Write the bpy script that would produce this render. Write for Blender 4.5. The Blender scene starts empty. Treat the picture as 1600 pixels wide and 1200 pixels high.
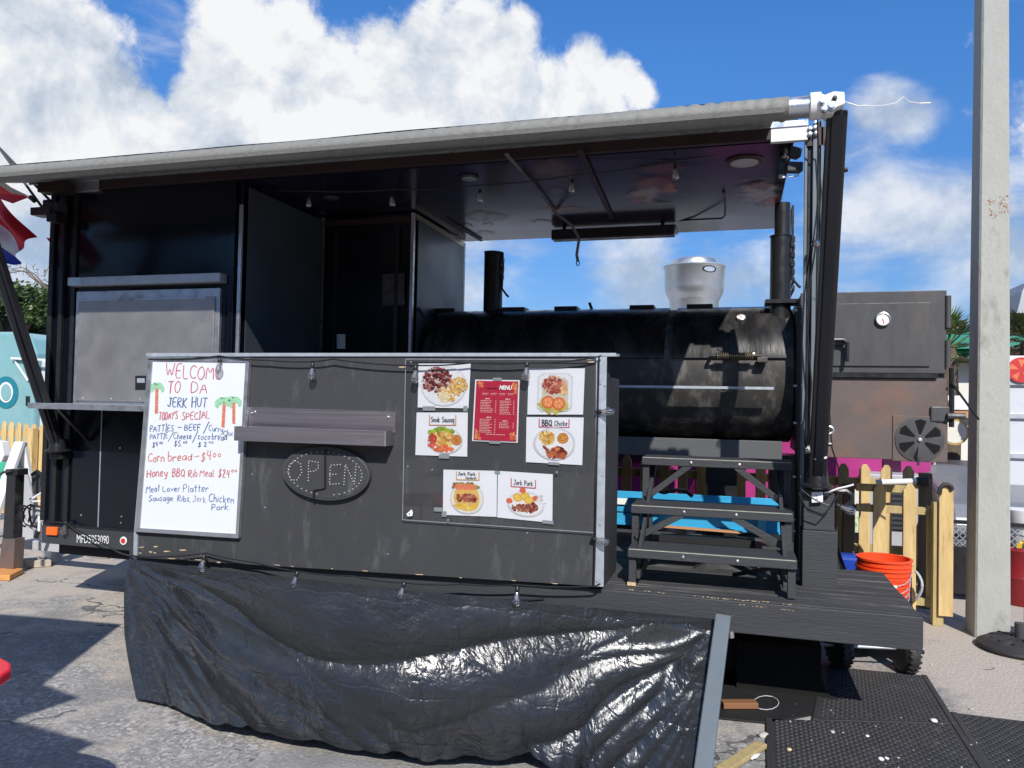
import bpy, bmesh, math, random
from mathutils import Vector, Matrix, noise
from math import sin, cos, pi, radians
random.seed(7)
R = random.Random(11)
SC = bpy.context.scene
COL = SC.collection

# ------------------------------------------------------------------ camera
CAMP = Vector((0, 0, 1.55))
CROT = (Matrix.Rotation(radians(16.3), 3, 'Z') @ Matrix.Rotation(radians(91.43), 3, 'X') @ Matrix.Rotation(radians(1.15), 3, 'Z'))
cd = bpy.data.cameras.new('camera'); cam = bpy.data.objects.new('camera', cd); COL.objects.link(cam)
cam.matrix_world = Matrix.Translation(CAMP) @ CROT.to_4x4()
cd.sensor_width = 36; cd.lens = 27; cd.clip_start = 0.05; cd.clip_end = 3000
SC.camera = cam

def ray(x, y): return CROT @ Vector(((x-800)/1200, -(y-600)/1200, -1))
def PY(x, y, Y): d = ray(x, y); return CAMP + d*(Y/d.y)
def PZ(x, y, Z=0.0): d = ray(x, y); return CAMP + d*((Z-1.55)/d.z)
def PX(x, y, X): d = ray(x, y); return CAMP + d*(X/d.x)

# ------------------------------------------------------------------ light
SUN = Vector((.40, -1, .90)).normalized()
SUN_EL = math.asin(SUN.z); SUN_ROT = math.atan2(SUN.x, SUN.y)
sl = bpy.data.lights.new('sun', 'SUN'); sl.energy = 5.0; sl.angle = radians(.53); sl.color = (1, .955, .89)
so = bpy.data.objects.new('sun', sl); COL.objects.link(so); so.location = (3, -6, 9)
so.rotation_euler = SUN.to_track_quat('Z', 'Y').to_euler()
SC.view_settings.view_transform = 'Standard'; SC.view_settings.look = 'None'
SC.view_settings.gamma = 1; SC.view_settings.use_curve_mapping = False
SC.view_settings.exposure = 0.15

W = bpy.data.worlds.new('World'); SC.world = W; W.use_nodes = True
NT = W.node_tree; NT.nodes.clear()
def wn(t, **k):
    n = NT.nodes.new(t)
    for a, b in k.items(): setattr(n, a, b)
    return n
def wl(a, b): NT.links.new(a, b)
def wmath(op, a, b=None, c=None, clamp=False):
    n = wn('ShaderNodeMath', operation=op); n.use_clamp = clamp
    for i, v in enumerate((a, b, c)):
        if v is None: continue
        if isinstance(v, (int, float)): n.inputs[i].default_value = v
        else: wl(v, n.inputs[i])
    return n.outputs[0]
sky = wn('ShaderNodeTexSky', sky_type='NISHITA'); sky.sun_disc = False
sky.sun_elevation = SUN_EL; sky.sun_rotation = SUN_ROT; sky.air_density = 1.0; sky.dust_density = .3; sky.ozone_density = 3.0
tc = wn('ShaderNodeTexCoord'); DIR = tc.outputs['Generated']
def wnoise(scale, detail, rough, vec, dist=0.0):
    n = wn('ShaderNodeTexNoise'); n.inputs['Scale'].default_value = scale; n.inputs['Detail'].default_value = detail
    n.inputs['Roughness'].default_value = rough; n.inputs['Distortion'].default_value = dist
    wl(vec, n.inputs['Vector']); return n.outputs['Fac']
def wofs(vec, o):
    n = wn('ShaderNodeVectorMath', operation='ADD'); wl(vec, n.inputs[0]); n.inputs[1].default_value = o; return n.outputs[0]
# cumulus banks: (pixel x, pixel y, radius px, strength) turned into fixed directions of the sky
BANK = [(385,55,72,1),(455,60,78,1),(345,112,52,1),(300,150,40,.9),(520,112,88,1),(600,92,74,1),(680,92,82,1),(750,76,70,1),(802,52,42,1),(800,130,84,1),(868,120,46,.9),(915,86,44,.95),(962,108,40,.95),(996,132,30,.85),(930,146,60,.95),
        (450,190,120,1),(600,190,110,1),(720,190,100,1),(330,240,90,1),(850,200,90,.9),
        (-10,30,105,1),(55,55,95,1),(115,85,80,1),(160,128,66,1),(100,150,115,1),(212,172,48,1),(200,205,75,1),(0,180,150,1),(260,232,75,1),
        (-250,100,240,.9),(-520,260,260,.9),(1950,120,200,.9),(2150,420,240,.8),(300,-460,240,.9),(1300,-560,220,.8),(-700,-300,300,.9)]
VEIL = [(1384,165,42,1.25),(1425,197,46,1.25),(1362,180,26,1.1),(1400,285,95,.9),(1350,330,90,.9),(1450,345,110,1),(1560,370,130,1),(1490,440,120,.9),(1340,430,100,.8),(720,440,80,1),(800,425,50,.6),(960,400,70,.6),(1010,420,90,.8),(1120,440,100,.9),(1190,400,80,.9),
        (1600,260,80,.8),(1300,290,60,.6),(30,330,170,1.1),(30,450,170,1),(300,330,200,1),(700,330,160,.7),(-350,420,260,1),(1900,420,240,1)]
def accum(bank, k, wide):
    acc = None
    for bx, by, br, st in bank:
        d = ray(bx, by).normalized()
        n = wn('ShaderNodeVectorMath', operation='DISTANCE'); wl(DIR, n.inputs[0]); n.inputs[1].default_value = d
        rr = br/1200*wide
        v = wmath('MULTIPLY_ADD', n.outputs['Value'], -st/rr, st)   # st*(1-dist/r)
        if acc is None: acc = v
        else:
            m = wn('ShaderNodeMath', operation='SMOOTH_MAX'); wl(acc, m.inputs[0]); wl(v, m.inputs[1]); m.inputs[2].default_value = k; acc = m.outputs[0]
    return acc
acc = accum([(x_, y_+(12 if 250 < x_ < 1050 else 0), r_, s_) for x_, y_, r_, s_ in BANK], .10, 1.12); veil = accum(VEIL, .2, 1.3)
# generic banks for the part of the sky behind the camera
big = wnoise(2.2, 3, .5, wofs(DIR, (5.1, 2.2, 0)))
sep = wn('ShaderNodeSeparateXYZ'); wl(DIR, sep.inputs[0])
behind = wmath('MULTIPLY_ADD', sep.outputs['Y'], -1.6, .1, clamp=True)
gen = wmath('MULTIPLY', wmath('MULTIPLY_ADD', big, 5.0, -2.6), behind)
acc = wmath('MAXIMUM', acc, wmath('ADD', gen, wmath('MULTIPLY_ADD', behind, 1.0, -1.0)))
n1 = wnoise(7.5, 10, .60, DIR, .25)
n2 = wnoise(7.5, 10, .60, wofs(DIR, (SUN.x*.035, 0, .05)), .25)
n3 = wnoise(24, 8, .65, DIR, .3)
dens = wmath('ADD', wmath('MULTIPLY', acc, 1.45), wmath('MULTIPLY_ADD', n1, 2.1, -.98))
dens = wmath('ADD', dens, wmath('MULTIPLY_ADD', n3, 1.05, -.52))
mask = wn('ShaderNodeMapRange', interpolation_type='SMOOTHSTEP'); wl(dens, mask.inputs['Value'])
mask.inputs['From Min'].default_value = .06; mask.inputs['From Max'].default_value = .62; mask.inputs['To Max'].default_value = .98
stm = wn('ShaderNodeMapping'); stm.inputs['Scale'].default_value = (1, 1, 2.6); wl(DIR, stm.inputs[0])
nv = wnoise(5.5, 9, .58, stm.outputs[0], .35)
vd = wmath('ADD', veil, wmath('MULTIPLY_ADD', nv, 3.0, -1.62))
vm = wn('ShaderNodeMapRange', interpolation_type='SMOOTHSTEP'); wl(vd, vm.inputs['Value']); vm.inputs['From Min'].default_value = -.05; vm.inputs['From Max'].default_value = .95; vm.inputs['To Max'].default_value = .80
MASK = wmath('MAXIMUM', mask.outputs[0], vm.outputs[0])
# shading of the clouds: bright where the vapour thins towards the sun, grey blue below and near the horizon
shade = wmath('MULTIPLY_ADD', wmath('SUBTRACT', n1, n2), 3.4, .58)
shade = wmath('ADD', shade, wmath('MULTIPLY_ADD', n3, .6, -.3))
lowz = wn('ShaderNodeMapRange'); wl(sep.outputs['Z'], lowz.inputs['Value'])
lowz.inputs['From Min'].default_value = .02; lowz.inputs['From Max'].default_value = .42; lowz.inputs['To Min'].default_value = -.50; lowz.inputs['To Max'].default_value = .26
shade = wmath('ADD', shade, lowz.outputs[0], clamp=True)
cc = wn('ShaderNodeValToRGB'); wl(shade, cc.inputs[0])
e = cc.color_ramp.elements; e[0].position = .0; e[0].color = (4.3, 5.1, 6.2, 1); e[1].position = .95; e[1].color = (9.0, 9.05, 9.1, 1)
m_ = e.new(.5); m_.color = (6.7, 7.2, 7.9, 1)
tint = wn('ShaderNodeMix', data_type='RGBA', blend_type='MULTIPLY'); tint.inputs[0].default_value = 1
wl(sky.outputs[0], tint.inputs[6])
el_t = wn('ShaderNodeMapRange'); wl(sep.outputs['Z'], el_t.inputs['Value']); el_t.inputs['From Min'].default_value = .0; el_t.inputs['From Max'].default_value = .42
tcol = wn('ShaderNodeMix', data_type='RGBA'); wl(el_t.outputs[0], tcol.inputs[0]); tcol.inputs[6].default_value = (.50, .60, .80, 1); tcol.inputs[7].default_value = (.54, 1.08, 1.64, 1)
wl(tcol.outputs[2], tint.inputs[7])
mix = wn('ShaderNodeMix', data_type='RGBA'); wl(MASK, mix.inputs[0]); wl(tint.outputs[2], mix.inputs[6]); wl(cc.outputs[0], mix.inputs[7])
bg = wn('ShaderNodeBackground'); bg.inputs['Strength'].default_value = .094; wl(mix.outputs[2], bg.inputs[0])
out = wn('ShaderNodeOutputWorld'); wl(bg.outputs[0], out.inputs[0])
SC.render.engine = 'CYCLES'
SC.cycles.max_bounces = 8; SC.cycles.transparent_max_bounces = 12

# ------------------------------------------------------------------ materials
MATS = {}
def lin(r, g, b):
    f = lambda c: (c/255/12.92) if c/255 <= .04045 else ((c/255+.055)/1.055)**2.4
    return (f(r), f(g), f(b))
def mat(name, col, rough=.5, metal=0, var=.12, vscale=6, bump=0, bscale=60, col2=None, thr=(.45, .62), c2scale=8, stretch=(1, 1, 1), coat=0, rvar=0, spec=.5, emit=None, trans=0, c2rough=None, detail=6, attr=False, bdist=.01, ior=1.45):
    if name in MATS: return MATS[name]
    m = bpy.data.materials.new(name); m.use_nodes = True; t = m.node_tree; N = t.nodes; b = N['Principled BSDF']
    L = t.links.new
    tcn = N.new('ShaderNodeTexCoord'); mp = N.new('ShaderNodeMapping'); mp.inputs['Scale'].default_value = stretch
    L(tcn.outputs['Object'], mp.inputs[0])
    nz = N.new('ShaderNodeTexNoise'); nz.inputs['Scale'].default_value = vscale; nz.inputs['Detail'].default_value = detail; nz.inputs['Roughness'].default_value = .62
    L(mp.outputs[0], nz.inputs['Vector'])
    mx = N.new('ShaderNodeMix'); mx.data_type = 'RGBA'; mx.blend_type = 'MIX'; L(nz.outputs['Fac'], mx.inputs[0])
    lo = [max(0, c*(1-var*1.6)) for c in col]; hi = [min(1, c*(1+var*1.6)) for c in col]
    mx.inputs[6].default_value = (*lo, 1); mx.inputs[7].default_value = (*hi, 1)
    oc = mx.outputs[2]
    if attr:
        at = N.new('ShaderNodeAttribute'); at.attribute_name = 'Col'
        mm = N.new('ShaderNodeMix'); mm.data_type = 'RGBA'; mm.blend_type = 'MULTIPLY'; mm.inputs[0].default_value = 1
        L(at.outputs['Color'], mm.inputs[6]); L(oc, mm.inputs[7]); oc = mm.outputs[2]
    if col2:
        n2 = N.new('ShaderNodeTexNoise'); n2.inputs['Scale'].default_value = c2scale; n2.inputs['Detail'].default_value = 9; n2.inputs['Roughness'].default_value = .68
        L(mp.outputs[0], n2.inputs['Vector'])
        mr = N.new('ShaderNodeMapRange'); L(n2.outputs['Fac'], mr.inputs[0]); mr.inputs[1].default_value = thr[0]; mr.inputs[2].default_value = thr[1]
        m2 = N.new('ShaderNodeMix'); m2.data_type = 'RGBA'; L(mr.outputs[0], m2.inputs[0]); L(oc, m2.inputs[6]); m2.inputs[7].default_value = (*col2, 1); oc = m2.outputs[2]
        if c2rough is not None:
            m3 = N.new('ShaderNodeMapRange'); L(mr.outputs[0], m3.inputs[0]); m3.inputs[3].default_value = rough; m3.inputs[4].default_value = c2rough; L(m3.outputs[0], b.inputs['Roughness'])
    L(oc, b.inputs['Base Color'])
    b.inputs['Roughness'].default_value = rough; b.inputs['Metallic'].default_value = metal; b.inputs['Specular IOR Level'].default_value = spec
    b.inputs['IOR'].default_value = ior
    if rvar:
        n4 = N.new('ShaderNodeTexNoise'); n4.inputs['Scale'].default_value = vscale*1.7; n4.inputs['Detail'].default_value = 7; L(mp.outputs[0], n4.inputs['Vector'])
        m4 = N.new('ShaderNodeMapRange'); L(n4.outputs['Fac'], m4.inputs[0]); m4.inputs[1].default_value = .3; m4.inputs[2].default_value = .7
        m4.inputs[3].default_value = max(.02, rough-rvar); m4.inputs[4].default_value = rough+rvar; L(m4.outputs[0], b.inputs['Roughness'])
    if coat: b.inputs['Coat Weight'].default_value = coat; b.inputs['Coat Roughness'].default_value = .08
    if trans: b.inputs['Transmission Weight'].default_value = trans
    if bump:
        n5 = N.new('ShaderNodeTexNoise'); n5.inputs['Scale'].default_value = bscale; n5.inputs['Detail'].default_value = 8; n5.inputs['Roughness'].default_value = .6
        L(mp.outputs[0], n5.inputs['Vector']); bp = N.new('ShaderNodeBump'); bp.inputs['Strength'].default_value = bump; bp.inputs['Distance'].default_value = bdist
        L(n5.outputs['Fac'], bp.inputs['Height']); L(bp.outputs[0], b.inputs['Normal'])
    MATS[name] = m; return m

M = {}
M['navy'] = mat('gloss_black_panel', (.004, .005, .010), .16, spec=.55, var=.25, vscale=1.5, bump=.05, bscale=3, rvar=.05, col2=(.009, .010, .014), thr=(.6, .8), c2scale=22)
M['blackpaint'] = mat('black_painted_wood', (.038, .040, .044), .58, var=.18, vscale=5, bump=.30, bscale=55, stretch=(.25, 1, 2.2), col2=(.095, .097, .10), thr=(.62, .78), c2scale=26)
M['board'] = mat('charcoal_painted_board', (.041, .042, .045), .55, var=.14, vscale=2.2, bump=.25, bscale=180, col2=(.090, .092, .096), thr=(.55, .76), c2scale=6, stretch=(1.6, 1, .5))
M['plank'] = mat('weathered_black_deck', (.046, .046, .048), .66, var=.35, vscale=6, bump=.6, bscale=50, stretch=(.14, 1.6, 2), col2=(.19, .18, .165), thr=(.54, .74), c2scale=18)
M['bare'] = mat('bare_wood_chip', (.55, .42, .24), .7, var=.3, vscale=60)
M['pine'] = mat('fresh_pine', (.58, .42, .19), .6, var=.34, vscale=5, bump=.2, bscale=40, stretch=(3, 3, .35), col2=(.34, .20, .08), thr=(.54, .72), c2scale=8)
M['pinepost'] = mat('treated_pine', (.40, .31, .14), .7, var=.30, vscale=6, bump=.3, bscale=40, stretch=(3, 3, .35), col2=(.22, .2, .10), thr=(.55, .7), c2scale=7)
M['oldpost'] = mat('weathered_post', (.13, .11, .07), .8, var=.35, vscale=8, bump=.4, bscale=40, stretch=(3, 3, .5))
M['alu'] = mat('aluminium_trim', (.55, .57, .60), .34, .85, var=.15, vscale=9, rvar=.12, bump=.05, bscale=90, col2=(.25, .26, .27), thr=(.62, .74), c2scale=24)
M['galv'] = mat('galvanised_channel', (.42, .46, .50), .5, .5, var=.15, vscale=14, rvar=.1, bump=.08, bscale=60)
M['steel'] = mat('brushed_stainless', (.60, .55, .57), .36, 1, var=.05, vscale=5, stretch=(.3, 1, 12), rvar=.04, bump=.03, bscale=20)
M['hatch'] = mat('satin_hatch_steel', (.36, .345, .34), .46, .75, var=.12, vscale=3, rvar=.08, bump=.06, bscale=6, col2=(.24, .24, .25), thr=(.55, .75), c2scale=5)
M['mirror'] = mat('polished_aluminium', (.64, .63, .61), .30, .95, var=.10, vscale=8, bump=.04, bscale=5, rvar=.06)
M['smoker'] = mat('smoker_black_steel', (.015, .015, .016), .27, .0, var=.4, vscale=4, rvar=.13, bump=.2, bscale=12, col2=(.060, .055, .050), thr=(.48, .72), c2scale=4, stretch=(1.6, 1, .5))
M['smokeash'] = mat('ashy_smoker_steel', (.045, .043, .041), .55, .0, var=.5, vscale=9, rvar=.12, bump=.3, bscale=30, col2=(.17, .155, .14), thr=(.50, .72), c2scale=9, stretch=(1, 1, .5))
M['rust'] = mat('heat_rusted_steel', (.115, .090, .082), .62, .1, var=.22, vscale=4, rvar=.1, bump=.15, bscale=40, col2=(.19, .10, .068), thr=(.50, .70), c2scale=2.2)
M['rustdark'] = mat('sooty_painted_steel', (.062, .062, .065), .50, .1, var=.25, vscale=4, rvar=.1, bump=.1, bscale=30, col2=(.10, .082, .07), thr=(.52, .72), c2scale=2.5, stretch=(2.2, 1, .7))
M['black'] = mat('black_metal', (.014, .014, .016), .38, .0, var=.2, vscale=9, rvar=.1, bump=.05, bscale=50)
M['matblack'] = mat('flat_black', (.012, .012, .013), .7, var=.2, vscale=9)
M['rubber'] = mat('black_rubber', (.028, .028, .029), .62, var=.3, vscale=12, bump=.2, bscale=70, col2=(.10, .09, .08), thr=(.58, .75), c2scale=14)
M['white'] = mat('white_enamel', (.72, .72, .71), .35, var=.04, vscale=5, bump=.02, bscale=20, col2=(.62, .61, .58), thr=(.62, .8), c2scale=9)
M['wboard'] = mat('whiteboard_face', (.64, .67, .70), .22, var=.02, vscale=2, col2=(.59, .62, .66), thr=(.55, .75), c2scale=3)
M['paper'] = mat('photo_paper', (.63, .64, .67), .32, var=.02, vscale=3, bump=.25, bscale=7)
M['print'] = mat('printed_ink', (.78, .78, .78), .35, var=.24, vscale=160, attr=True)
M['ink'] = mat('marker_ink', (.9, .9, .9), .6, var=.25, vscale=60, attr=True)
M['concrete'] = mat('cast_concrete', (.37, .37, .335), .85, var=.14, vscale=5, bump=.45, bscale=45, col2=(.21, .20, .18), thr=(.54, .72), c2scale=5, stretch=(1, 1, .45))
M['orange'] = mat('orange_bucket_plastic', (.80, .070, .015), .38, var=.06, vscale=5, bump=.03)
M['bluep'] = mat('blue_jug_plastic', (.012, .05, .33), .35, var=.1, vscale=5)
M['ladder'] = mat('blue_fibreglass', (.035, .32, .55), .42, var=.10, vscale=8, stretch=(.2, 1, 1), bump=.1, col2=(.02, .25, .48), thr=(.55, .75), c2scale=9)
M['fabric'] = mat('grey_awning_vinyl', (.20, .20, .185), .6, var=.12, vscale=40, bump=.3, bscale=90, stretch=(1, 1, 1), col2=(.15, .148, .135), thr=(.5, .75), c2scale=14)
M['red'] = mat('red_plastic', (.70, .012, .035), .35, var=.05)
M['magenta'] = mat('magenta_paint', (.36, .030, .18), .45, var=.10, vscale=3)
M['darkmag'] = mat('tinted_window', (.05, .012, .035), .2, var=.1)
M['teal'] = mat('teal_vinyl_wrap', (.19, .37, .39), .35, var=.10, vscale=2, col2=(.24, .40, .41), thr=(.5, .7), c2scale=2.5)
M['tealdark'] = mat('dark_teal_letter', (.015, .18, .24), .4, var=.08)
M['amber'] = mat('amber_lens', (.75, .13, .01), .25, var=.1, coat=.5)
M['pinkwood'] = mat('pale_pink_planks', (.66, .56, .55), .7, var=.16, vscale=4, stretch=(.3, 1, 4), bump=.2, col2=(.5, .38, .37), thr=(.56, .7), c2scale=8)
M['counterwood'] = mat('orange_stained_wood', (.50, .26, .12), .6, var=.2, vscale=5, stretch=(.3, 1, 3))
M['greyp'] = mat('grey_painted_panel', (.40, .41, .43), .5, var=.08, vscale=3, bump=.05, col2=(.30, .31, .33), thr=(.55, .75), c2scale=3)
M['darkgrey'] = mat('dark_grey_plastic', (.05, .052, .056), .5, var=.1)
M['greenroof'] = mat('green_metal_roof', (.03, .25, .13), .4, var=.1)
M['redwall'] = mat('red_panel', (.50, .03, .03), .5, var=.08)
M['cream'] = mat('cream_panel', (.62, .62, .55), .6, var=.06)
M['brick'] = mat('paver_brick', (.42, .37, .31), .85, var=.2, vscale=20, bump=.5, bscale=90)
M['sandy'] = mat('pale_pebble', (.42, .40, .36), .8, var=.25, vscale=30, bump=.3)
M['printdark'] = mat('ceiling_patch', (.9, .9, .9), .2, var=.10, vscale=12, attr=True)
M['leaf'] = mat('leaf_foliage', (1, 1, 1), .5, var=.25, vscale=3, attr=True)
M['palmleaf'] = mat('palm_frond', (1, 1, 1), .45, var=.25, vscale=5, attr=True)
M['trunk'] = mat('bark', (.12, .09, .065), .85, var=.3, vscale=14, bump=.6, bscale=30)
M['flag'] = mat('flag_cloth', (.9, .9, .9), .6, var=.08, vscale=9, attr=True)
M['copper'] = mat('brown_fascia', (.040, .024, .022), .5, .2, var=.3, vscale=8, stretch=(.4, 1, 1))
M['brass'] = mat('bulb_base', (.35, .30, .2), .35, .9, var=.1)
M['filament'] = mat('bulb_filament', (.75, .55, .28), .4, .6, var=.1)
M['ceiling'] = mat('dark_gloss_ceiling', (.014, .010, .026), .20, spec=.3, var=.35, vscale=1.2, rvar=.04, bump=.03, bscale=3)
M['greyframe'] = mat('grey_black_beam', (.085, .088, .092), .6, var=.12, vscale=4, bump=.1, bscale=30)
M['void'] = mat('dark_void', (.004, .004, .004), .95, var=.1)
M['greystrap'] = mat('grey_webbing', (.16, .16, .17), .6, var=.1)
M['galvblue'] = mat('grey_blue_post_paint', (.125, .150, .168), .55, .1, var=.10, vscale=8, rvar=.08, bump=.06, bscale=50)
M['tape'] = mat('grey_tape', (.22, .24, .26), .45, var=.1)
M['worn'] = mat('worn_bare_edge', (.33, .33, .28), .6, var=.3, vscale=30)
M['sky'] = mat('pale_blue_label', (.12, .55, .75), .4, var=.1)
M['ruststain'] = mat('rust_orange_stain', (.36, .20, .13), .9, var=.3, vscale=40)
M['greenposter'] = mat('leaf_poster', (.55, .60, .5), .5, var=.1, col2=(.12, .32, .05), thr=(.48, .55), c2scale=9)
M['drip'] = mat('orange_drip_paint', (.62, .17, .07), .5, var=.15)
M['goldpaint'] = mat('gold_paint', (.5, .34, .10), .4, .3, var=.1)
M['silver'] = mat('dusty_silver_paint', (.20, .21, .23), .35, .4, var=.15, vscale=3)
M['palegrey'] = mat('pale_grey_truck_paint', (.52, .55, .58), .4, var=.06, vscale=2, col2=(.42, .45, .48), thr=(.55, .75), c2scale=2)
M['darkred'] = mat('dark_red_drum', (.22, .015, .02), .4, var=.2)
M['mat'] = mat('mat_rubber', (.032, .032, .033), .55, var=.3, vscale=9, bump=.2, bscale=80, col2=(.12, .11, .095), thr=(.60, .80), c2scale=7)
M['chrome'] = mat('worn_dark_steel', (.08, .08, .085), .3, .8, var=.2, rvar=.1)
M['orangewood'] = mat('orange_wood', (.60, .27, .08), .6, var=.15, stretch=(1, 4, 1))
M['greensign'] = mat('green_sign_face', (.06, .40, .26), .4, var=.1)
M['litground'] = mat('sunlit_ground_tan', (.30, .27, .23), .9, var=.2)  # pale tan imitating sunlight on the ground
M['upperwall'] = mat('dark_navy_upper_wall', (.03, .035, .075), .5, var=.1)
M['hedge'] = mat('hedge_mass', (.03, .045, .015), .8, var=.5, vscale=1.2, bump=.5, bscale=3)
M['lining'] = mat('satin_sky_sheen', (.055, .070, .085), .38, .3, var=.25, vscale=1.3, rvar=.08)  # satin metal; its blue also stands in for reflected sky
M['scuffwhite'] = mat('white_led_lens', (.45, .45, .46), .4, var=.1)
M['brownshade'] = mat('shade_brown_timber', (.22, .10, .045), .7, var=.2)  # timber brown darkened in place of the shade under the deck
M['spun'] = mat('spun_aluminium', (.56, .56, .56), .36, .85, var=.06, vscale=8, stretch=(1, 1, 6))
M['car'] = mat('dark_car_paint', (.02, .021, .024), .2, .3, var=.1, coat=.6)
M['mud'] = mat('dusty_underbody', (.03, .028, .026), .8, var=.4, vscale=9)

def soft_patch():
    m = bpy.data.materials.new('soft_edged_patch'); m.use_nodes = True; t = m.node_tree; N = t.nodes; b = N['Principled BSDF']; L = t.links.new
    at = N.new('ShaderNodeAttribute'); at.attribute_name = 'Col'; uv = N.new('ShaderNodeUVMap'); uv.uv_map = 'UVMap'; sp = N.new('ShaderNodeSeparateXYZ'); L(uv.outputs[0], sp.inputs[0])
    tcn = N.new('ShaderNodeTexCoord'); nz = N.new('ShaderNodeTexNoise'); nz.inputs['Scale'].default_value = 9; nz.inputs['Detail'].default_value = 5; L(tcn.outputs['Object'], nz.inputs['Vector'])
    mx = N.new('ShaderNodeMix'); mx.data_type = 'RGBA'; mx.blend_type = 'MULTIPLY'; mx.inputs[0].default_value = .8; L(at.outputs['Color'], mx.inputs[6]); L(nz.outputs['Color'], mx.inputs[7]); L(mx.outputs[2], b.inputs['Base Color'])
    ma = N.new('ShaderNodeMath'); ma.operation = 'MULTIPLY_ADD'; L(nz.outputs[0], ma.inputs[0]); ma.inputs[1].default_value = 1.0; ma.inputs[2].default_value = -.5
    sb = N.new('ShaderNodeMath'); sb.operation = 'SUBTRACT'; L(sp.outputs['X'], sb.inputs[0]); L(ma.outputs[0], sb.inputs[1])
    mr = N.new('ShaderNodeMapRange'); mr.interpolation_type = 'SMOOTHSTEP'; L(sb.outputs[0], mr.inputs[0]); mr.inputs[1].default_value = .35; mr.inputs[2].default_value = .92; mr.inputs[3].default_value = .85; mr.inputs[4].default_value = 0
    L(mr.outputs[0], b.inputs['Alpha']); b.inputs['Roughness'].default_value = .22; b.inputs['Specular IOR Level'].default_value = .3
    return m
M['softpatch'] = soft_patch()
def glassy(name, base=.08, tint=(1, 1, 1), rough=.02, refl=.6):
    m = bpy.data.materials.new(name); m.use_nodes = True; t = m.node_tree; N = t.nodes; N.clear(); L = t.links.new
    o = N.new('ShaderNodeOutputMaterial'); mx = N.new('ShaderNodeMixShader'); tr = N.new('ShaderNodeBsdfTransparent'); tr.inputs[0].default_value = (*tint, 1)
    g = N.new('ShaderNodeBsdfGlossy'); g.inputs['Roughness'].default_value = rough
    lw = N.new('ShaderNodeLayerWeight'); lw.inputs[0].default_value = .3
    nz = N.new('ShaderNodeTexNoise'); nz.inputs['Scale'].default_value = 3; bp = N.new('ShaderNodeBump'); bp.inputs['Strength'].default_value = .05; L(nz.outputs[0], bp.inputs['Height']); L(bp.outputs[0], g.inputs['Normal'])
    ma = N.new('ShaderNodeMath'); ma.operation = 'MULTIPLY_ADD'; L(lw.outputs['Facing'], ma.inputs[0]); ma.inputs[1].default_value = refl; ma.inputs[2].default_value = base; ma.use_clamp = True
    L(ma.outputs[0], mx.inputs[0]); L(tr.outputs[0], mx.inputs[1]); L(g.outputs[0], mx.inputs[2]); L(mx.outputs[0], o.inputs[0])
    MATS[name] = m; return m
M['glass'] = glassy('bulb_glass', .26, (.93, .93, .92), .04, .7)
M['acrylic'] = glassy('clear_acrylic', .045, (.97, .97, .97), .03, .25)

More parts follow.
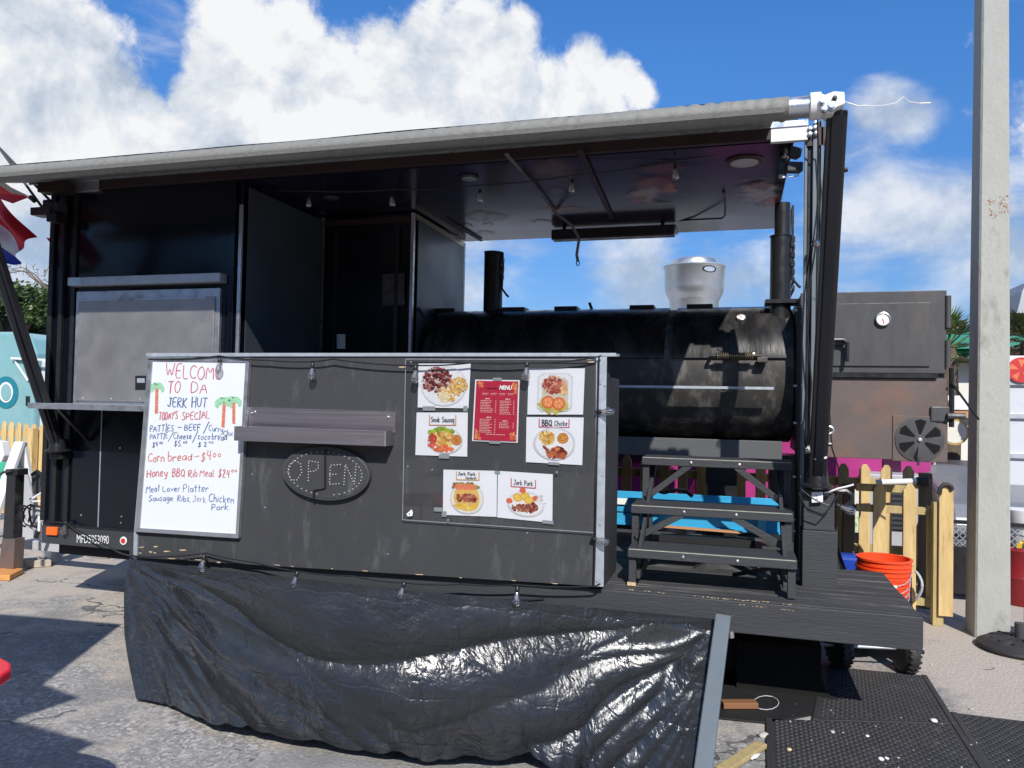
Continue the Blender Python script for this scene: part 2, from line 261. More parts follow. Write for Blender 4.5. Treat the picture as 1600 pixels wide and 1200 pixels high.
def tarp_material():
    m = bpy.data.materials.new('black_poly_tarp'); m.use_nodes = True; t = m.node_tree; N = t.nodes; b = N['Principled BSDF']; L = t.links.new
    b.inputs['Base Color'].default_value = (.020, .021, .022, 1); b.inputs['Specular IOR Level'].default_value = .9
    uv = N.new('ShaderNodeUVMap'); uv.uv_map = 'UVMap'
    mp = N.new('ShaderNodeMapping'); mp.inputs['Scale'].default_value = (3.6, 1.05, 1); L(uv.outputs[0], mp.inputs[0])
    def nd(t_, **k):
        n = N.new(t_)
        for q, v in k.items(): n.inputs[q].default_value = v
        return n
    def mm(op, a_, b_):
        n = N.new('ShaderNodeMath'); n.operation = op
        for i_, v in enumerate((a_, b_)):
            if isinstance(v, (int, float)): n.inputs[i_].default_value = v
            else: L(v, n.inputs[i_])
        return n.outputs[0]
    # distorted coordinates, then crumpled facets at three sizes
    dn = nd('ShaderNodeTexNoise', Scale=4.0, Detail=3.0); L(mp.outputs[0], dn.inputs['Vector'])
    dv = N.new('ShaderNodeVectorMath'); dv.operation = 'MULTIPLY_ADD'; L(dn.outputs['Color'], dv.inputs[0]); dv.inputs[1].default_value = (.16, .16, .16); L(mp.outputs[0], dv.inputs[2])
    tot = None
    for sc, w in ((5.5, .52), (17, .30), (46, .13)):
        vq = nd('ShaderNodeTexVoronoi', Scale=sc); vq.feature = 'F1'; L(dv.outputs[0], vq.inputs['Vector'])
        h = mm('MULTIPLY', vq.outputs['Distance'], w); tot = h if tot is None else mm('ADD', tot, h)
    pn = nd('ShaderNodeTexNoise', Scale=1.9, Detail=3.0); L(mp.outputs[0], pn.inputs['Vector'])
    pr_ = N.new('ShaderNodeMapRange'); L(pn.outputs[0], pr_.inputs[0]); pr_.inputs[1].default_value = .42; pr_.inputs[2].default_value = .62; pr_.inputs[3].default_value = .28
    tot = mm('MULTIPLY', tot, pr_.outputs[0])
    # packing creases: a loose grid of thin ridges
    su = N.new('ShaderNodeSeparateXYZ'); L(dv.outputs[0], su.inputs[0])
    for ch, per in (('X', .26), ('Y', .30)):
        fr = mm('FRACT', mm('DIVIDE', su.outputs[ch], per), 0.0); rid = mm('ABSOLUTE', mm('SUBTRACT', fr, .5), 0.0)
        rg = N.new('ShaderNodeMapRange'); L(rid, rg.inputs[0]); rg.inputs[1].default_value = .0; rg.inputs[2].default_value = .035; rg.inputs[3].default_value = .06; rg.inputs[4].default_value = .0
        tot = mm('ADD', tot, rg.outputs[0])
    sm = tot
    bp = N.new('ShaderNodeBump'); bp.inputs['Strength'].default_value = .8; bp.inputs['Distance'].default_value = .035; L(sm, bp.inputs['Height'])
    wv = N.new('ShaderNodeTexNoise'); wv.inputs['Scale'].default_value = 260; L(mp.outputs[0], wv.inputs['Vector'])
    b2 = N.new('ShaderNodeBump'); b2.inputs['Strength'].default_value = .25; b2.inputs['Distance'].default_value = .004; L(wv.outputs[0], b2.inputs['Height']); L(bp.outputs[0], b2.inputs['Normal'])
    L(b2.outputs[0], b.inputs['Normal'])
    rn = N.new('ShaderNodeTexNoise'); rn.inputs['Scale'].default_value = 5; L(mp.outputs[0], rn.inputs['Vector'])
    mr = N.new('ShaderNodeMapRange'); L(rn.outputs[0], mr.inputs[0]); mr.inputs[1].default_value = .3; mr.inputs[2].default_value = .7; mr.inputs[3].default_value = .20; mr.inputs[4].default_value = .36; L(mr.outputs[0], b.inputs['Roughness'])
    return m
M['tarp'] = tarp_material()

def ground_material():
    m = bpy.data.materials.new('worn_asphalt'); m.use_nodes = True; t = m.node_tree; N = t.nodes; b = N['Principled BSDF']; L = t.links.new
    tcn = N.new('ShaderNodeTexCoord'); P = tcn.outputs['Object']
    def nz(s, d=6, r=.6):
        n = N.new('ShaderNodeTexNoise'); n.inputs['Scale'].default_value = s; n.inputs['Detail'].default_value = d; n.inputs['Roughness'].default_value = r; L(P, n.inputs['Vector']); return n.outputs['Fac']
    def ramp(f, a, bb, ca, cb):
        r = N.new('ShaderNodeMapRange'); L(f, r.inputs[0]); r.inputs[1].default_value = a; r.inputs[2].default_value = bb
        x = N.new('ShaderNodeMix'); x.data_type = 'RGBA'; L(r.outputs[0], x.inputs[0]); 
        if isinstance(ca, tuple): x.inputs[6].default_value = (*ca, 1)
        else: L(ca, x.inputs[6])
        if isinstance(cb, tuple): x.inputs[7].default_value = (*cb, 1)
        else: L(cb, x.inputs[7])
        return x.outputs[2]
    base = ramp(nz(34, 5, .8), .38, .62, (.10, .10, .10), (.36, .35, .33))       # aggregate
    vo = N.new('ShaderNodeTexVoronoi'); vo.inputs['Scale'].default_value = 62; L(P, vo.inputs['Vector'])
    chips = ramp(vo.outputs['Color'], .66, .80, base, (.52, .50, .47))
    vo2 = N.new('ShaderNodeTexVoronoi'); vo2.inputs['Scale'].default_value = 30; L(P, vo2.inputs['Vector']); chips = ramp(vo2.outputs['Color'], .80, .90, chips, (.46, .44, .41))
    vo3 = N.new('ShaderNodeTexVoronoi'); vo3.inputs['Scale'].default_value = 80; L(P, vo3.inputs['Vector']); chips = ramp(vo3.outputs['Color'], .82, .92, chips, (.07, .07, .07))
    big = ramp(nz(.9, 5, .6), .40, .62, chips, (.19, .187, .18))
    sand = ramp(nz(60, 4), .3, .7, (.36, .31, .255), (.50, .44, .375))
    # sandy wear: right hand side strip near the fence and loose patches
    sx = N.new('ShaderNodeSeparateXYZ'); L(P, sx.inputs[0])
    def mth(op, a, bb, c=None, cl=False):
        k = N.new('ShaderNodeMath'); k.operation = op; k.use_clamp = cl
        for i, v in enumerate((a, bb, c)):
            if v is None: continue
            if isinstance(v, (int, float)): k.inputs[i].default_value = v
            else: L(v, k.inputs[i])
        return k.outputs[0]
    w = mth('MULTIPLY_ADD', sx.outputs['X'], .55, -.30)       # grows to the right
    w = mth('MINIMUM', w, .55)
    l2 = mth('MULTIPLY', mth('MULTIPLY_ADD', sx.outputs['X'], -.35, -.98, cl=True), mth('MULTIPLY_ADD', sx.outputs['Y'], .6, -2.0, cl=True))
    w = mth('MAXIMUM', w, mth('MULTIPLY', l2, .32))
    wn_ = mth('ADD', mth('MAXIMUM', w, -.2), mth('MULTIPLY_ADD', nz(1.6, 9, .72), 2.2, -1.05))
    colr = ramp(wn_, .08, .34, big, sand)
    cr = mth('SUBTRACT', nz(2.4, 3), .5); cr = mth('ABSOLUTE', cr, 0)
    vc = N.new('ShaderNodeTexVoronoi'); vc.feature = 'DISTANCE_TO_EDGE'; vc.inputs['Scale'].default_value = .75
    wv_ = N.new('ShaderNodeTexNoise'); wv_.inputs['Scale'].default_value = 2.5; wv_.inputs['Detail'].default_value = 6; L(P, wv_.inputs['Vector'])
    va = N.new('ShaderNodeVectorMath'); va.operation = 'MULTIPLY_ADD'; L(wv_.outputs['Color'], va.inputs[0]); va.inputs[1].default_value = (.7, .7, .7); L(P, va.inputs[2]); L(va.outputs[0], vc.inputs['Vector'])
    ck = mth('MULTIPLY', mth('LESS_THAN', vc.outputs['Distance'], .007), mth('GREATER_THAN', nz(1.3, 3), .52))
    colr = ramp(ck, .5, .9, colr, (.05, .05, .05))
    st_ = ramp(nz(.55, 7, .7), .56, .66, colr, (.11, .108, .105)); mxs = N.new('ShaderNodeMix'); mxs.data_type = 'RGBA'; mxs.inputs[0].default_value = .45; L(colr, mxs.inputs[6]); L(st_, mxs.inputs[7]); colr = mxs.outputs[2]
    dirt = ramp(nz(5.5, 8, .75), .35, .68, colr, (.36, .34, .32)); mxd = N.new('ShaderNodeMix'); mxd.data_type = 'RGBA'; mxd.inputs[0].default_value = .38; L(colr, mxd.inputs[6]); L(dirt, mxd.inputs[7]); colr = mxd.outputs[2]
    L(colr, b.inputs['Base Color']); b.inputs['Roughness'].default_value = .9
    hh = mth('ADD', mth('MULTIPLY', nz(55, 6, .7), 1.0), mth('MULTIPLY', vo.outputs['Distance'], .5))
    bp = N.new('ShaderNodeBump'); bp.inputs['Strength'].default_value = .8; bp.inputs['Distance'].default_value = .007; L(hh, bp.inputs['Height']); L(bp.outputs[0], b.inputs['Normal'])
    return m
M['ground'] = ground_material()

# ------------------------------------------------------------------ mesh builder
class MB:
    def __init__(s): s.v = []; s.f = []; s.c = []; s.uv = None
    def add(s, vs, fs, col=None):
        k = len(s.v); s.v += [Vector(p) for p in vs]; s.f += [tuple(i+k for i in f) for f in fs]; s.c += [col]*len(fs); return s
    def box(s, x0, x1, y0, y1, z0, z1, col=None):
        v = [(x, y, z) for z in (z0, z1) for y in (y0, y1) for x in (x0, x1)]
        return s.add(v, [(0,2,3,1),(4,5,7,6),(0,1,5,4),(2,6,7,3),(0,4,6,2),(1,3,7,5)], col)
    def hexa(s, a, b, col=None):   # two quads (lists of 4), outer then inner
        return s.add(list(a)+list(b), [(0,1,2,3),(7,6,5,4),(0,4,5,1),(1,5,6,2),(2,6,7,3),(3,7,4,0)], col)
    def bar(s, p, q, w, h, up=(0, 0, 1), col=None):
        p = Vector(p); q = Vector(q); d = (q-p).normalized(); u = Vector(up)
        if abs(d.dot(u)) > .98: u = Vector((0, 1, 0))
        r = d.cross(u).normalized()*(w/2); u = r.cross(d).normalized()*(h/2)
        a = [p-r-u, p+r-u, p+r+u, p-r+u]; b = [x+(q-p) for x in a]
        return s.add(a+b, [(3,2,1,0),(4,5,6,7),(0,1,5,4),(1,2,6,5),(2,3,7,6),(3,0,4,7)], col)
    def tube(s, pts, r, n=8, caps=True, col=None):
        pts = [Vector(p) for p in pts]; k = len(pts); rr = r if isinstance(r, (list, tuple)) else [r]*k
        t0 = (pts[1]-pts[0]).normalized(); u = Vector((0, 0, 1)) if abs(t0.z) < .9 else Vector((0, 1, 0)); vs = []
        for i, p in enumerate(pts):
            t = (pts[min(i+1, k-1)]-pts[max(i-1, 0)]).normalized(); a = t.cross(u)
            if a.length < 1e-4: a = t.orthogonal()
            a.normalize(); b = a.cross(t).normalized(); u = b
            vs += [p+(a*cos(2*pi*j/n)+b*sin(2*pi*j/n))*rr[i] for j in range(n)]
        fs = [(i*n+j, i*n+(j+1) % n, (i+1)*n+(j+1) % n, (i+1)*n+j) for i in range(k-1) for j in range(n)]
        if caps: fs += [tuple(range(n))[::-1], tuple((k-1)*n+j for j in range(n))]
        return s.add(vs, fs, col)
    def lathe(s, o, ax, prof, n=16, col=None):   # prof: (distance along axis, radius)
        ax = Vector(ax).normalized(); o = Vector(o)
        a = ax.orthogonal().normalized(); b = ax.cross(a); vs = []
        for d, r in prof: vs += [o+ax*d+(a*cos(2*pi*j/n)+b*sin(2*pi*j/n))*r for j in range(n)]
        k = len(prof)
        fs = [(i*n+j, i*n+(j+1) % n, (i+1)*n+(j+1) % n, (i+1)*n+j) for i in range(k-1) for j in range(n)]
        fs += [tuple(range(n))[::-1], tuple((k-1)*n+j for j in range(n))]
        return s.add(vs, fs, col)
    def prism(s, poly, ext, col=None):
        ext = Vector(ext); n = len(poly); a = [Vector(p) for p in poly]
        return s.add(a+[p+ext for p in a], [tuple(range(n)), tuple(range(2*n-1, n-1, -1))]+[(i, i+n, (i+1) % n+n, (i+1) % n) for i in range(n)], col)
    def build(s, name, m, parent=None, bevel=0, smooth=False, seg=2, kind=None, origin=None):
        me = bpy.data.meshes.new(name)
        if parent is not None: off = wloc(parent)
        elif origin is not None: off = Vector(origin)
        else:
            xs = [p.x for p in s.v]; ys = [p.y for p in s.v]; zs = [p.z for p in s.v]
            off = Vector(((min(xs)+max(xs))/2, (min(ys)+max(ys))/2, min(zs)))
        me.from_pydata([p-off for p in s.v], [], s.f)
        if s.uv: 
            ul = me.uv_layers.new(name='UVMap')
            for l in me.loops: ul.data[l.index].uv = s.uv[l.vertex_index]
        if any(c is not None for c in s.c):
            ca = me.color_attributes.new('Col', 'FLOAT_COLOR', 'CORNER')
            for p, c in zip(me.polygons, s.c):
                for li in p.loop_indices: ca.data[li].color = (*(c or (1, 1, 1)), 1)
        bm = bmesh.new(); bm.from_mesh(me); bmesh.ops.recalc_face_normals(bm, faces=bm.faces)
        if not s.uv and not any(c is not None for c in s.c) : pass
        bm.to_mesh(me); bm.free()
        me.materials.append(M[m] if isinstance(m, str) else m)
        if smooth:
            for p in me.polygons: p.use_smooth = True
            try: me.set_sharp_from_angle(angle=radians(40))
            except Exception: pass
        o = bpy.data.objects.new(name, me); COL.objects.link(o)
        if parent is not None: o.parent = parent; o['_w'] = 0; WL[o.name] = off
        else: o.location = off; WL[o.name] = off
        if bevel:
            bv = o.modifiers.new('bevel', 'BEVEL'); bv.width = bevel; bv.segments = seg; bv.limit_method = 'ANGLE'; bv.angle_limit = radians(35)
        if kind: o['kind'] = kind
        if '_w' in o: del o['_w']
        return o
WL = {}
def wloc(o): return WL[o.name]
def tag(o, label=None, cat=None, group=None, kind=None):
    if label: o['label'] = label
    if cat: o['category'] = cat
    if group: o['group'] = group
    if kind: o['kind'] = kind
    return o
def thing(name, label, cat, loc, group=None):
    o = bpy.data.objects.new(name, None); COL.objects.link(o); o.location = loc; o.empty_display_size = .1
    WL[o.name] = Vector(loc); return tag(o, label, cat, group)
def copy_tree(o, loc, label=None, parent=None, rotz=0):
    c = o.copy(); COL.objects.link(c); c.parent = parent
    if parent is None: c.location = loc; c.rotation_euler.z = o.rotation_euler.z+rotz
    if label: c['label'] = label
    WL[c.name] = Vector(loc)
    for ch in [x for x in bpy.data.objects if x.parent == o]: copy_tree(ch, loc, None, c)
    return c
def B(x0, x1, y0, y1, z0, z1): return MB().box(x0, x1, y0, y1, z0, z1)
def T(pts, r, n=8): return MB().tube(pts, r, n)
def quadY(pix, Y):   # polygon of photo points lying on the vertical plane at depth Y
    return [PY(x, y, Y) for x, y in pix]
def slab(pix, Y, th, name, m, parent=None, **k):
    q = quadY(pix, Y); return MB().prism(q, (0, th, 0)).build(name, m, parent, **k)
# ================================================================== setting
g = MB(); n = 60
g.add([(-500, -60, 0), (500, -60, 0), (500, 900, 0), (-500, 900, 0)], [(0, 1, 2, 3)])
tag(g.build('ground', 'ground', origin=(0, 0, 0)), kind='structure')

# ================================================================== food trailer
YB = 4.5; XL = -4.90; XR = .37; ZT = 3.11; ZD = .597; YK = 6.7
tr = thing('food_trailer', 'long black catering trailer with open side and porch deck, licence numbers low on its left', 'food trailer', (-2.2, 5.6, 0))
# kitchen body (left)
XK = -3.265
B(XL, XK, YB, YK, .45, ZT-.02).build('kitchen_wall', 'navy', tr, bevel=.006)
B(XK+.001, -2.47, 5.55, YK, .60, 3.03).build('closet_wall', 'navy', tr, bevel=.004)
B(XL-.01, XR-.06, YB-.005, YK+.02, 3.12, 3.20).build('roof', 'black', tr, bevel=.01)
B(XK+.002, XR-.08, YB+.02, YK, 3.045, 3.118).build('ceiling', 'ceiling' if 'ceiling' in M else 'navy', tr)
# fascia along the roof edge: bare aluminium at left, brown painted middle, right end whitened to look sunlit
B(XL+.05, -4.46, YB-.035, YB-.001, 3.03, 3.118).build('fascia', 'alu', tr, bevel=.003)
B(-4.459, .165, YB-.035, YB-.001, 3.045, 3.118).build('fascia', 'copper', tr, bevel=.003)
B(.166, .36, YB-.037, YB-.001, 3.03, 3.135).build('fascia', 'white', tr, bevel=.003)
# corner and joint trims
for x0, x1, mm, y0 in ((XL-.012, XL+.03, 'black', YB-.02), (-4.80, -4.765, 'black', YB-.03), (-4.70, -4.665, 'black', YB-.018), (-3.335, -3.30, 'navy', YB-.03), (XK-.012, XK+.012, 'alu', YB-.022)):
    B(x0, x1, y0, YB-.001, .62 if mm != 'alu' else 1.75, 3.03 if mm != 'alu' else 2.87).build('corner_trim', mm, tr, bevel=.003)
B(XK+.004, XK+.022, 5.53, 5.549, .62, 3.03).build('corner_trim', 'alu', tr)
B(-2.469, -2.445, 5.53, 5.56, .62, 3.03).build('corner_trim', 'alu', tr)
B(-2.469, -2.44, YK-.03, YK+.01, .62, 3.03).build('corner_trim', 'galv', tr)
B(-2.469, -2.44, 5.57, YK-.04, 2.99, 3.03).build('corner_trim', 'brass', tr)
B(XK+.03, -2.48, 5.53, 5.549, 2.96, 3.0).build('corner_trim', 'copper', tr)
B(XK+.0225, XK+.027, YB+.03, 5.50, .62, 3.0).build('sheen_lining', 'lining', tr)
B(-2.4385, -2.435, 5.60, YK-.05, .62, 2.985).build('sheen_lining', 'lining', tr)  # added bluish plate imitates the sky's reflection on the partition
# closet door with light switch plate, notice and handle
d = B(-3.10, -2.60, 5.528, 5.549, .63, 2.90).build('door', 'navy', tr, bevel=.003)
B(-3.135, -3.103, 5.520, 5.549, .63, 2.93).build('door_frame', 'black', tr)
B(-2.597, -2.565, 5.520, 5.549, .63, 2.93).build('door_frame', 'black', tr)
q = quadY([(526, 522), (539, 522), (539, 545), (526, 545)], 5.52)
MB().prism(q, (0, .006, 0)).build('switch_plate', 'cream', tr, bevel=.002)
q = quadY([(530, 528), (535, 528), (535, 539), (530, 539)], 5.514); MB().prism(q, (0, .005, 0)).build('switch', 'white', tr)
nt = slab([(597, 428), (632, 427), (632, 478), (597, 477)], 5.524, .003, 'notice', 'darkgrey', tr)
mb = MB(); rr = random.Random(4)
for k in range(13):
    y = 430+k*3.6; x = 600
    while x < 629:
        w = rr.uniform(2, 6)
        if rr.random() < .7: mb.add(quadY([(x, y), (x+w, y), (x+w, y+1.1), (x, y+1.1)], 5.5225), [(0, 1, 2, 3)], (.20, .21, .24))
        x += w+1.3
mb.build('lettering', 'print', nt)
# left lower skirt panels, seams, screws
B(-4.40, -4.392, YB-.004, YB-.0005, .47, 1.44).build('seam', 'galv', tr)
B(XL+.01, -3.70, YB-.012, YB-.0005, .585, .60).build('skirt_trim', 'black', tr, bevel=.002)
B(XL, -3.3, YB-.008, YB-.0005, .452, .584).build('skirt', 'blackpaint', tr, bevel=.002)
for x, y in ((104, 748), (101, 804), (127, 805), (190, 807), (189, 817), (188, 700), (35+93, 466)):
    p = PY(x, y, YB-.004); MB().lathe(p, (0, -1, 0), [(0, .008), (.004, .006), (.005, .002)], 8).build('screw', 'alu', tr, smooth=True)
# marker light, reflector, licence number
q = quadY([(72, 823), (89, 824), (88, 837), (71, 836)], YB-.03); MB().prism(q, (0, .02, 0)).build('marker_light', 'amber', tr, bevel=.005)
p = PY(193, 845, YB-.012)
rf = MB().lathe(p, (0, -1, 0), [(0, .030), (.004, .028)], 20).build('round_sticker', 'white', tr, smooth=True)
MB().lathe(p+Vector((0, -.0045, 0)), (0, -1, 0), [(0, .019), (.001, .019)], 16).build('sticker_centre', 'redwall', rf)

def font_mesh(s, bold=0.0, res=3, ext=.0):
    cu = bpy.data.curves.new('t', 'FONT'); cu.body = s; cu.size = 1; cu.offset = bold; cu.resolution_u = res; cu.extrude = ext
    o = bpy.data.objects.new('t', cu); me = bpy.data.meshes.new_from_object(o); bpy.data.objects.remove(o)
    V = [v.co.copy() for v in me.vertices]; F = [tuple(p.vertices) for p in me.polygons]; bpy.data.meshes.remove(me); bpy.data.curves.remove(cu)
    return V, F
def text_on(s, x0, yb0, x1, yb1, h, Y, name, m, parent, bold=0, col=None, th=0, slant=0):
    """print the words s between two photo points of its baseline on the vertical plane at depth Y"""
    V, F = font_mesh(s, bold); xa = min(v.x for v in V); xb = max(v.x for v in V); ca = max(v.y for v in V)
    P = []
    for v in V:
        u = (v.x-xa)/(xb-xa); P.append(PY(x0+(x1-x0)*u+slant*v.y*h/ca, yb0+(yb1-yb0)*u-v.y/ca*h, Y-th))
    mb = MB().add(P, F, col)
    return mb.build(name, m, parent)
text_on('MFD5953090', 120, 848, 170, 850, 13, YB-.0105, 'licence_lettering', 'white', tr, bold=.0)
# serving hatch (stainless drop door) with awning channel above and shelf below
zt, zb = 2.30, 1.475; hx0, hx1 = -4.635, -3.405
B(hx0, hx1, YB-.028, YB-.001, zb, zt).build('hatch_frame', 'alu', tr, bevel=.003)
hd = B(hx0+.035, hx1-.035, YB-.040, YB-.029, zb+.03, zt-.06).build('hatch_door', 'hatch', tr, bevel=.003)
B(hx0+.05, hx1-.10, YB-.046, YB-.0405, zt-.075, zt-.062).build('hatch_rib', 'alu', hd)
lt = slab([(211, 587), (229, 587), (229, 609), (211, 609)], YB-.046, .006, 'latch', 'black', hd, bevel=.002)
slab([(214, 591), (226, 591), (226, 598), (214, 598)], YB-.048, .002, 'latch_handle', 'galv', hd)
for k in range(5):
    x = hx0+.1+k*.25; MB().lathe((x, YB-.0405, zb+.05), (0, -1, 0), [(0, .007), (.003, .004)], 8).build('rivet', 'alu', hd)
B(hx0-.02, hx1+.035, YB-.085, YB-.001, 2.335, 2.395).build('hatch_rail', 'galv', tr, bevel=.004)
B(hx0-.021, hx0+.10, YB-.088, YB-.084, 2.337, 2.393).build('rail_end', 'alu', tr)
sh = B(-4.70, -3.40, 4.17, 4.455, 1.462, 1.485).build('serving_shelf', 'galv', tr, bevel=.003)
B(-4.70, -3.40, 4.158, 4.169, 1.447, 1.487).build('shelf_lip', 'alu', sh, bevel=.002)
for x in (-4.5, -3.55): MB().bar((x, 4.22, 1.455), (x, 4.49, 1.22), .025, .025).build('shelf_bracket', 'black', tr)
# right end frame: white trim, posts, channel
ex = .36
def vpost(xa, xb, ya, yb, Y, depth, m, name='frame_post', bev=.003):
    a = PY(xa, (ya+yb)/2, Y); b = PY(xb, (ya+yb)/2, Y); t = PY(xa, ya, Y).z; u = PY(xa, yb, Y).z
    return B(a.x, b.x, Y, Y+depth, u, t).build(name, m, tr, bevel=bev)
vpost(1255, 1259, 200, 790, YB-.01, .04, 'galvblue', 'edge_trim', 0)
vpost(1259.5, 1267.5, 205, 790, YB, .06, 'black')
vpost(1268, 1274.5, 196, 730, YB-.03, .03, 'galvblue', 'awning_track')
vpost(1275, 1283, 190, 760, YB-.005, .05, 'black')
vpost(1281, 1284, 184, 700, YB-.02, .02, 'galvblue', 'edge_trim', 0)
B(PY(1257, 600, YB).x, PY(1287, 600, YB).x, YB-.02, YB-.006, 3.0, 3.10).build('hinge_plate', 'copper', tr)
for dx, dz in ((0, 0), (.028, .004), (0, -.03), (.033, -.028), (.03, .03)):
    p = PY(1268, 202, YB-.035)+Vector((dx-.01, 0, dz)); MB().lathe(p, (0, -1, 0), [(0, .014), (.012, .013), (.014, .006), (.02, .005)], 10).build('bolt', 'mirror', tr, smooth=True)
x0 = PY(1254, 830, YB-.08).x; x1 = PY(1309, 830, YB-.08).x
B(x0, x1, YB-.08, YB+.10, ZD, .90).build('post_block', 'blackpaint', tr, bevel=.004)
B(x0+.004, x1-.016, YB-.074, YB+.08, .902, 1.10).build('post_block', 'blackpaint', tr, bevel=.004)
# bright pipe in front of the smoker end and clips
p0 = PY(1248, 482, 4.75); p1 = PY(1248, 838, 4.75); xx = PY(1248, 660, 4.75).x
T([(xx, 4.75, ZD+.04), (xx, 4.75, p0.z)], .020, 14).build('upright_pipe', 'black', tr, smooth=True)
for y in (485, 603, 661, 745, 812, 830):
    z = PY(1248, y, 4.75).z; B(xx-.03, xx+.03, 4.735, 4.765, z-.006, z+.006).build('pipe_clip', 'alu', tr, bevel=.002)
T([(xx+.005, 4.73, 2.06), (xx+.10, 4.55, 2.08)], .007, 6).build('pipe_clip', 'alu', tr)
# right end wall panel under the roof: grey louvre and dark triangle, back corner post
B(.375, .39, 5.95, 6.6, 2.62, 3.045).build('end_panel', 'black', tr)
for k in range(7): B(.392, .40, 5.95, 6.6, 2.42+k*.06, 2.455+k*.06).build('louvre', 'mud', tr)
sp = thing('floodlight', 'black double floodlight under the right end of the trailer roof', 'floodlight', PY(1240, 262, 4.62))
c0 = PY(1240, 262, 4.62)
for dz, tl in ((.0, .0), (.085, .5)):
    cc_ = c0+Vector((0, 0, dz)); r_ = Vector((cos(.3+tl), sin(.3), -.25*tl)); MB().bar(cc_-r_*.045, cc_+r_*.045, .06, .055).build('lamp_housing', 'darkgrey', sp, bevel=.006)
MB().bar(c0+Vector((.03, 0, -.045)), c0+Vector((-.06, 0, -.052)), .01, .01).build('bracket', 'alu', sp)
B(c0.x-.08, c0.x-.045, c0.y, c0.y+.05, c0.z-.06, c0.z+.12).build('bracket', 'black', sp)
# underframe, floor and wheels
B(XK, XR+.06, 4.06, 6.0, .43, .555).build('floor_frame', 'mud', tr)
B(XL+.05, XK-.002, 4.6, 6.6, .36, .449).build('floor_frame', 'mud', tr)
for y in (4.9, 6.3): B(-4.8, .4, y, y+.07, .30, .358).build('chassis_beam', 'mud', tr)
B(-.9, .35, 5.2, 5.9, .22, .42).build('chassis_box', 'mud', tr)
for y in (4.62, 6.35):
    for x in (-.05, -.88):
        w = thing('wheel', None, None, (x, y, .33)); w.parent = tr; w.location = Vector((x, y, .33))-Vector((-2.2, 5.6, 0)); 
        MB().lathe((x, y, .33), (0, 1, 0), [(.0, .19), (.0, .29), (.03, .325), (.17, .325), (.2, .29), (.2, .19)], 28).build('tyre', 'rubber', w, smooth=True)
        MB().lathe((x, y, .33), (0, 1, 0), [(.02, .05), (.03, .07), (.05, .16), (.03, .189), (.1, .189)], 20).build('rim', 'galv', w, smooth=True)
T([(-.05, 4.7, .33), (-.05, 6.4, .33)], .04).build('axle', 'mud', tr); T([(-.88, 4.7, .33), (-.88, 6.4, .33)], .04).build('axle', 'mud', tr)
# black mud guard whose lower corner curls forward
P = [PY(x, y, 4.44) for x, y in ((1150, 1000), (1284, 1010), (1283, 1045), (1287, 1068), (1296, 1088), (1320, 1103), (1300, 1104), (1270, 1096), (1150, 1080))]
P = [Vector((p.x, p.y, max(p.z, .006))) for p in P]
MB().prism(P, (0, .16, 0)).build('mud_guard', 'void', tr, bevel=.006)
# porch deck: planks run along the trailer
dk = thing('deck', None, None, (-1.4, 4.5, 0)); dk.parent = tr; dk.location = Vector((-1.4, 4.5, 0))-Vector((-2.2, 5.6, 0))
yy = 4.028; rr = random.Random(9); k = 0
while yy < 5.95:
    w = .138; xe = .842 if yy < 4.98 else XR+.05
    xe -= (yy-4.0)*.0
    xa = -3.24
    j = [xa, xe] if k % 2 else [xa, -1.35+rr.uniform(-.4, .3), xe]
    for a, b in zip(j[:-1], j[1:]):
        dz = rr.uniform(-.003, .003)
        mb = MB().box(a+.002, b-.002, yy, yy+w-.006, .558, ZD+dz)
        mb.build('plank', 'plank', dk, bevel=.004)
    yy += w; k += 1
fb = MB(); fb.box(-3.66, .849, 4.0, 4.027, .434, .590); fb.build('front_board', 'blackpaint', dk, bevel=.004)
B(.822, .848, 4.028, 5.02, .44, .556).build('end_board', 'blackpaint', dk, bevel=.004)
# bare-wood chips along the board edge
rr = random.Random(3); mb = MB()
for x, y, w in [(1090, 931, 12), (1112, 933.5, 30), (1150, 936.5, 44), (1190, 940, 34), (1232, 944, 18), (1035, 926, 14), (1010, 923, 9), (985, 921, 8), (1187, 948, 24), (1232, 953, 26), (1160, 945, 10)]:
    for j in range(max(2, int(w/6))):
        xa = x-w/2+j*6+rr.uniform(-1, 1); ww = rr.uniform(2.5, 6.5); h = rr.uniform(.5, 1.4); yb = y+(xa-x)*.09+rr.uniform(-.6, .6)
        q = [PY(xa, yb, 3.998), PY(xa+ww, yb+.4, 3.998), PY(xa+ww*.8, yb+h, 3.998), PY(xa+ww*.2, yb+h*.8, 3.998)]
        mb.add(q, [(0, 1, 2, 3)])
mb.build('paint_chips', 'bare', dk, kind='stuff')

# ceiling fittings and patches
def ceil(x, y, z=3.042): return PZ(x, y, z)
def ringy(x, y, r, m1, m2, nm):
    p = ceil(x, y); o_ = MB().lathe(p, (0, 0, -1), [(0, r), (.008, r*.95), (.010, r*.8)], 24).build(nm, m1, tr, smooth=True)
    MB().lathe(p-Vector((0, 0, .0105)), (0, 0, -1), [(0, r*.72), (.003, r*.7)], 20).build('lens', m2, o_)
ringy(733, 277, .065, 'black', 'galv', 'ceiling_light'); ringy(1163, 252, .115, 'copper', 'greyp', 'ceiling_light'); ringy(517, 309, .06, 'darkgrey', 'darkgrey', 'ceiling_light')
def blob(cx, cy, rx, ry, col, z, n=22, wob=.22, seed=1, jag=3):
    rr = random.Random(seed); ph = [rr.uniform(0, 6.28) for _ in range(4)]; P = []
    for k in range(n):
        a = 2*pi*k/n; s = 1+wob*(.5*sin(2*a+ph[0])+.35*sin(3*a+ph[1])+.3*sin(jag*2*a+ph[2]))
        P.append(ceil(cx+rx*s*cos(a), cy+ry*s*sin(a), z))
    return P
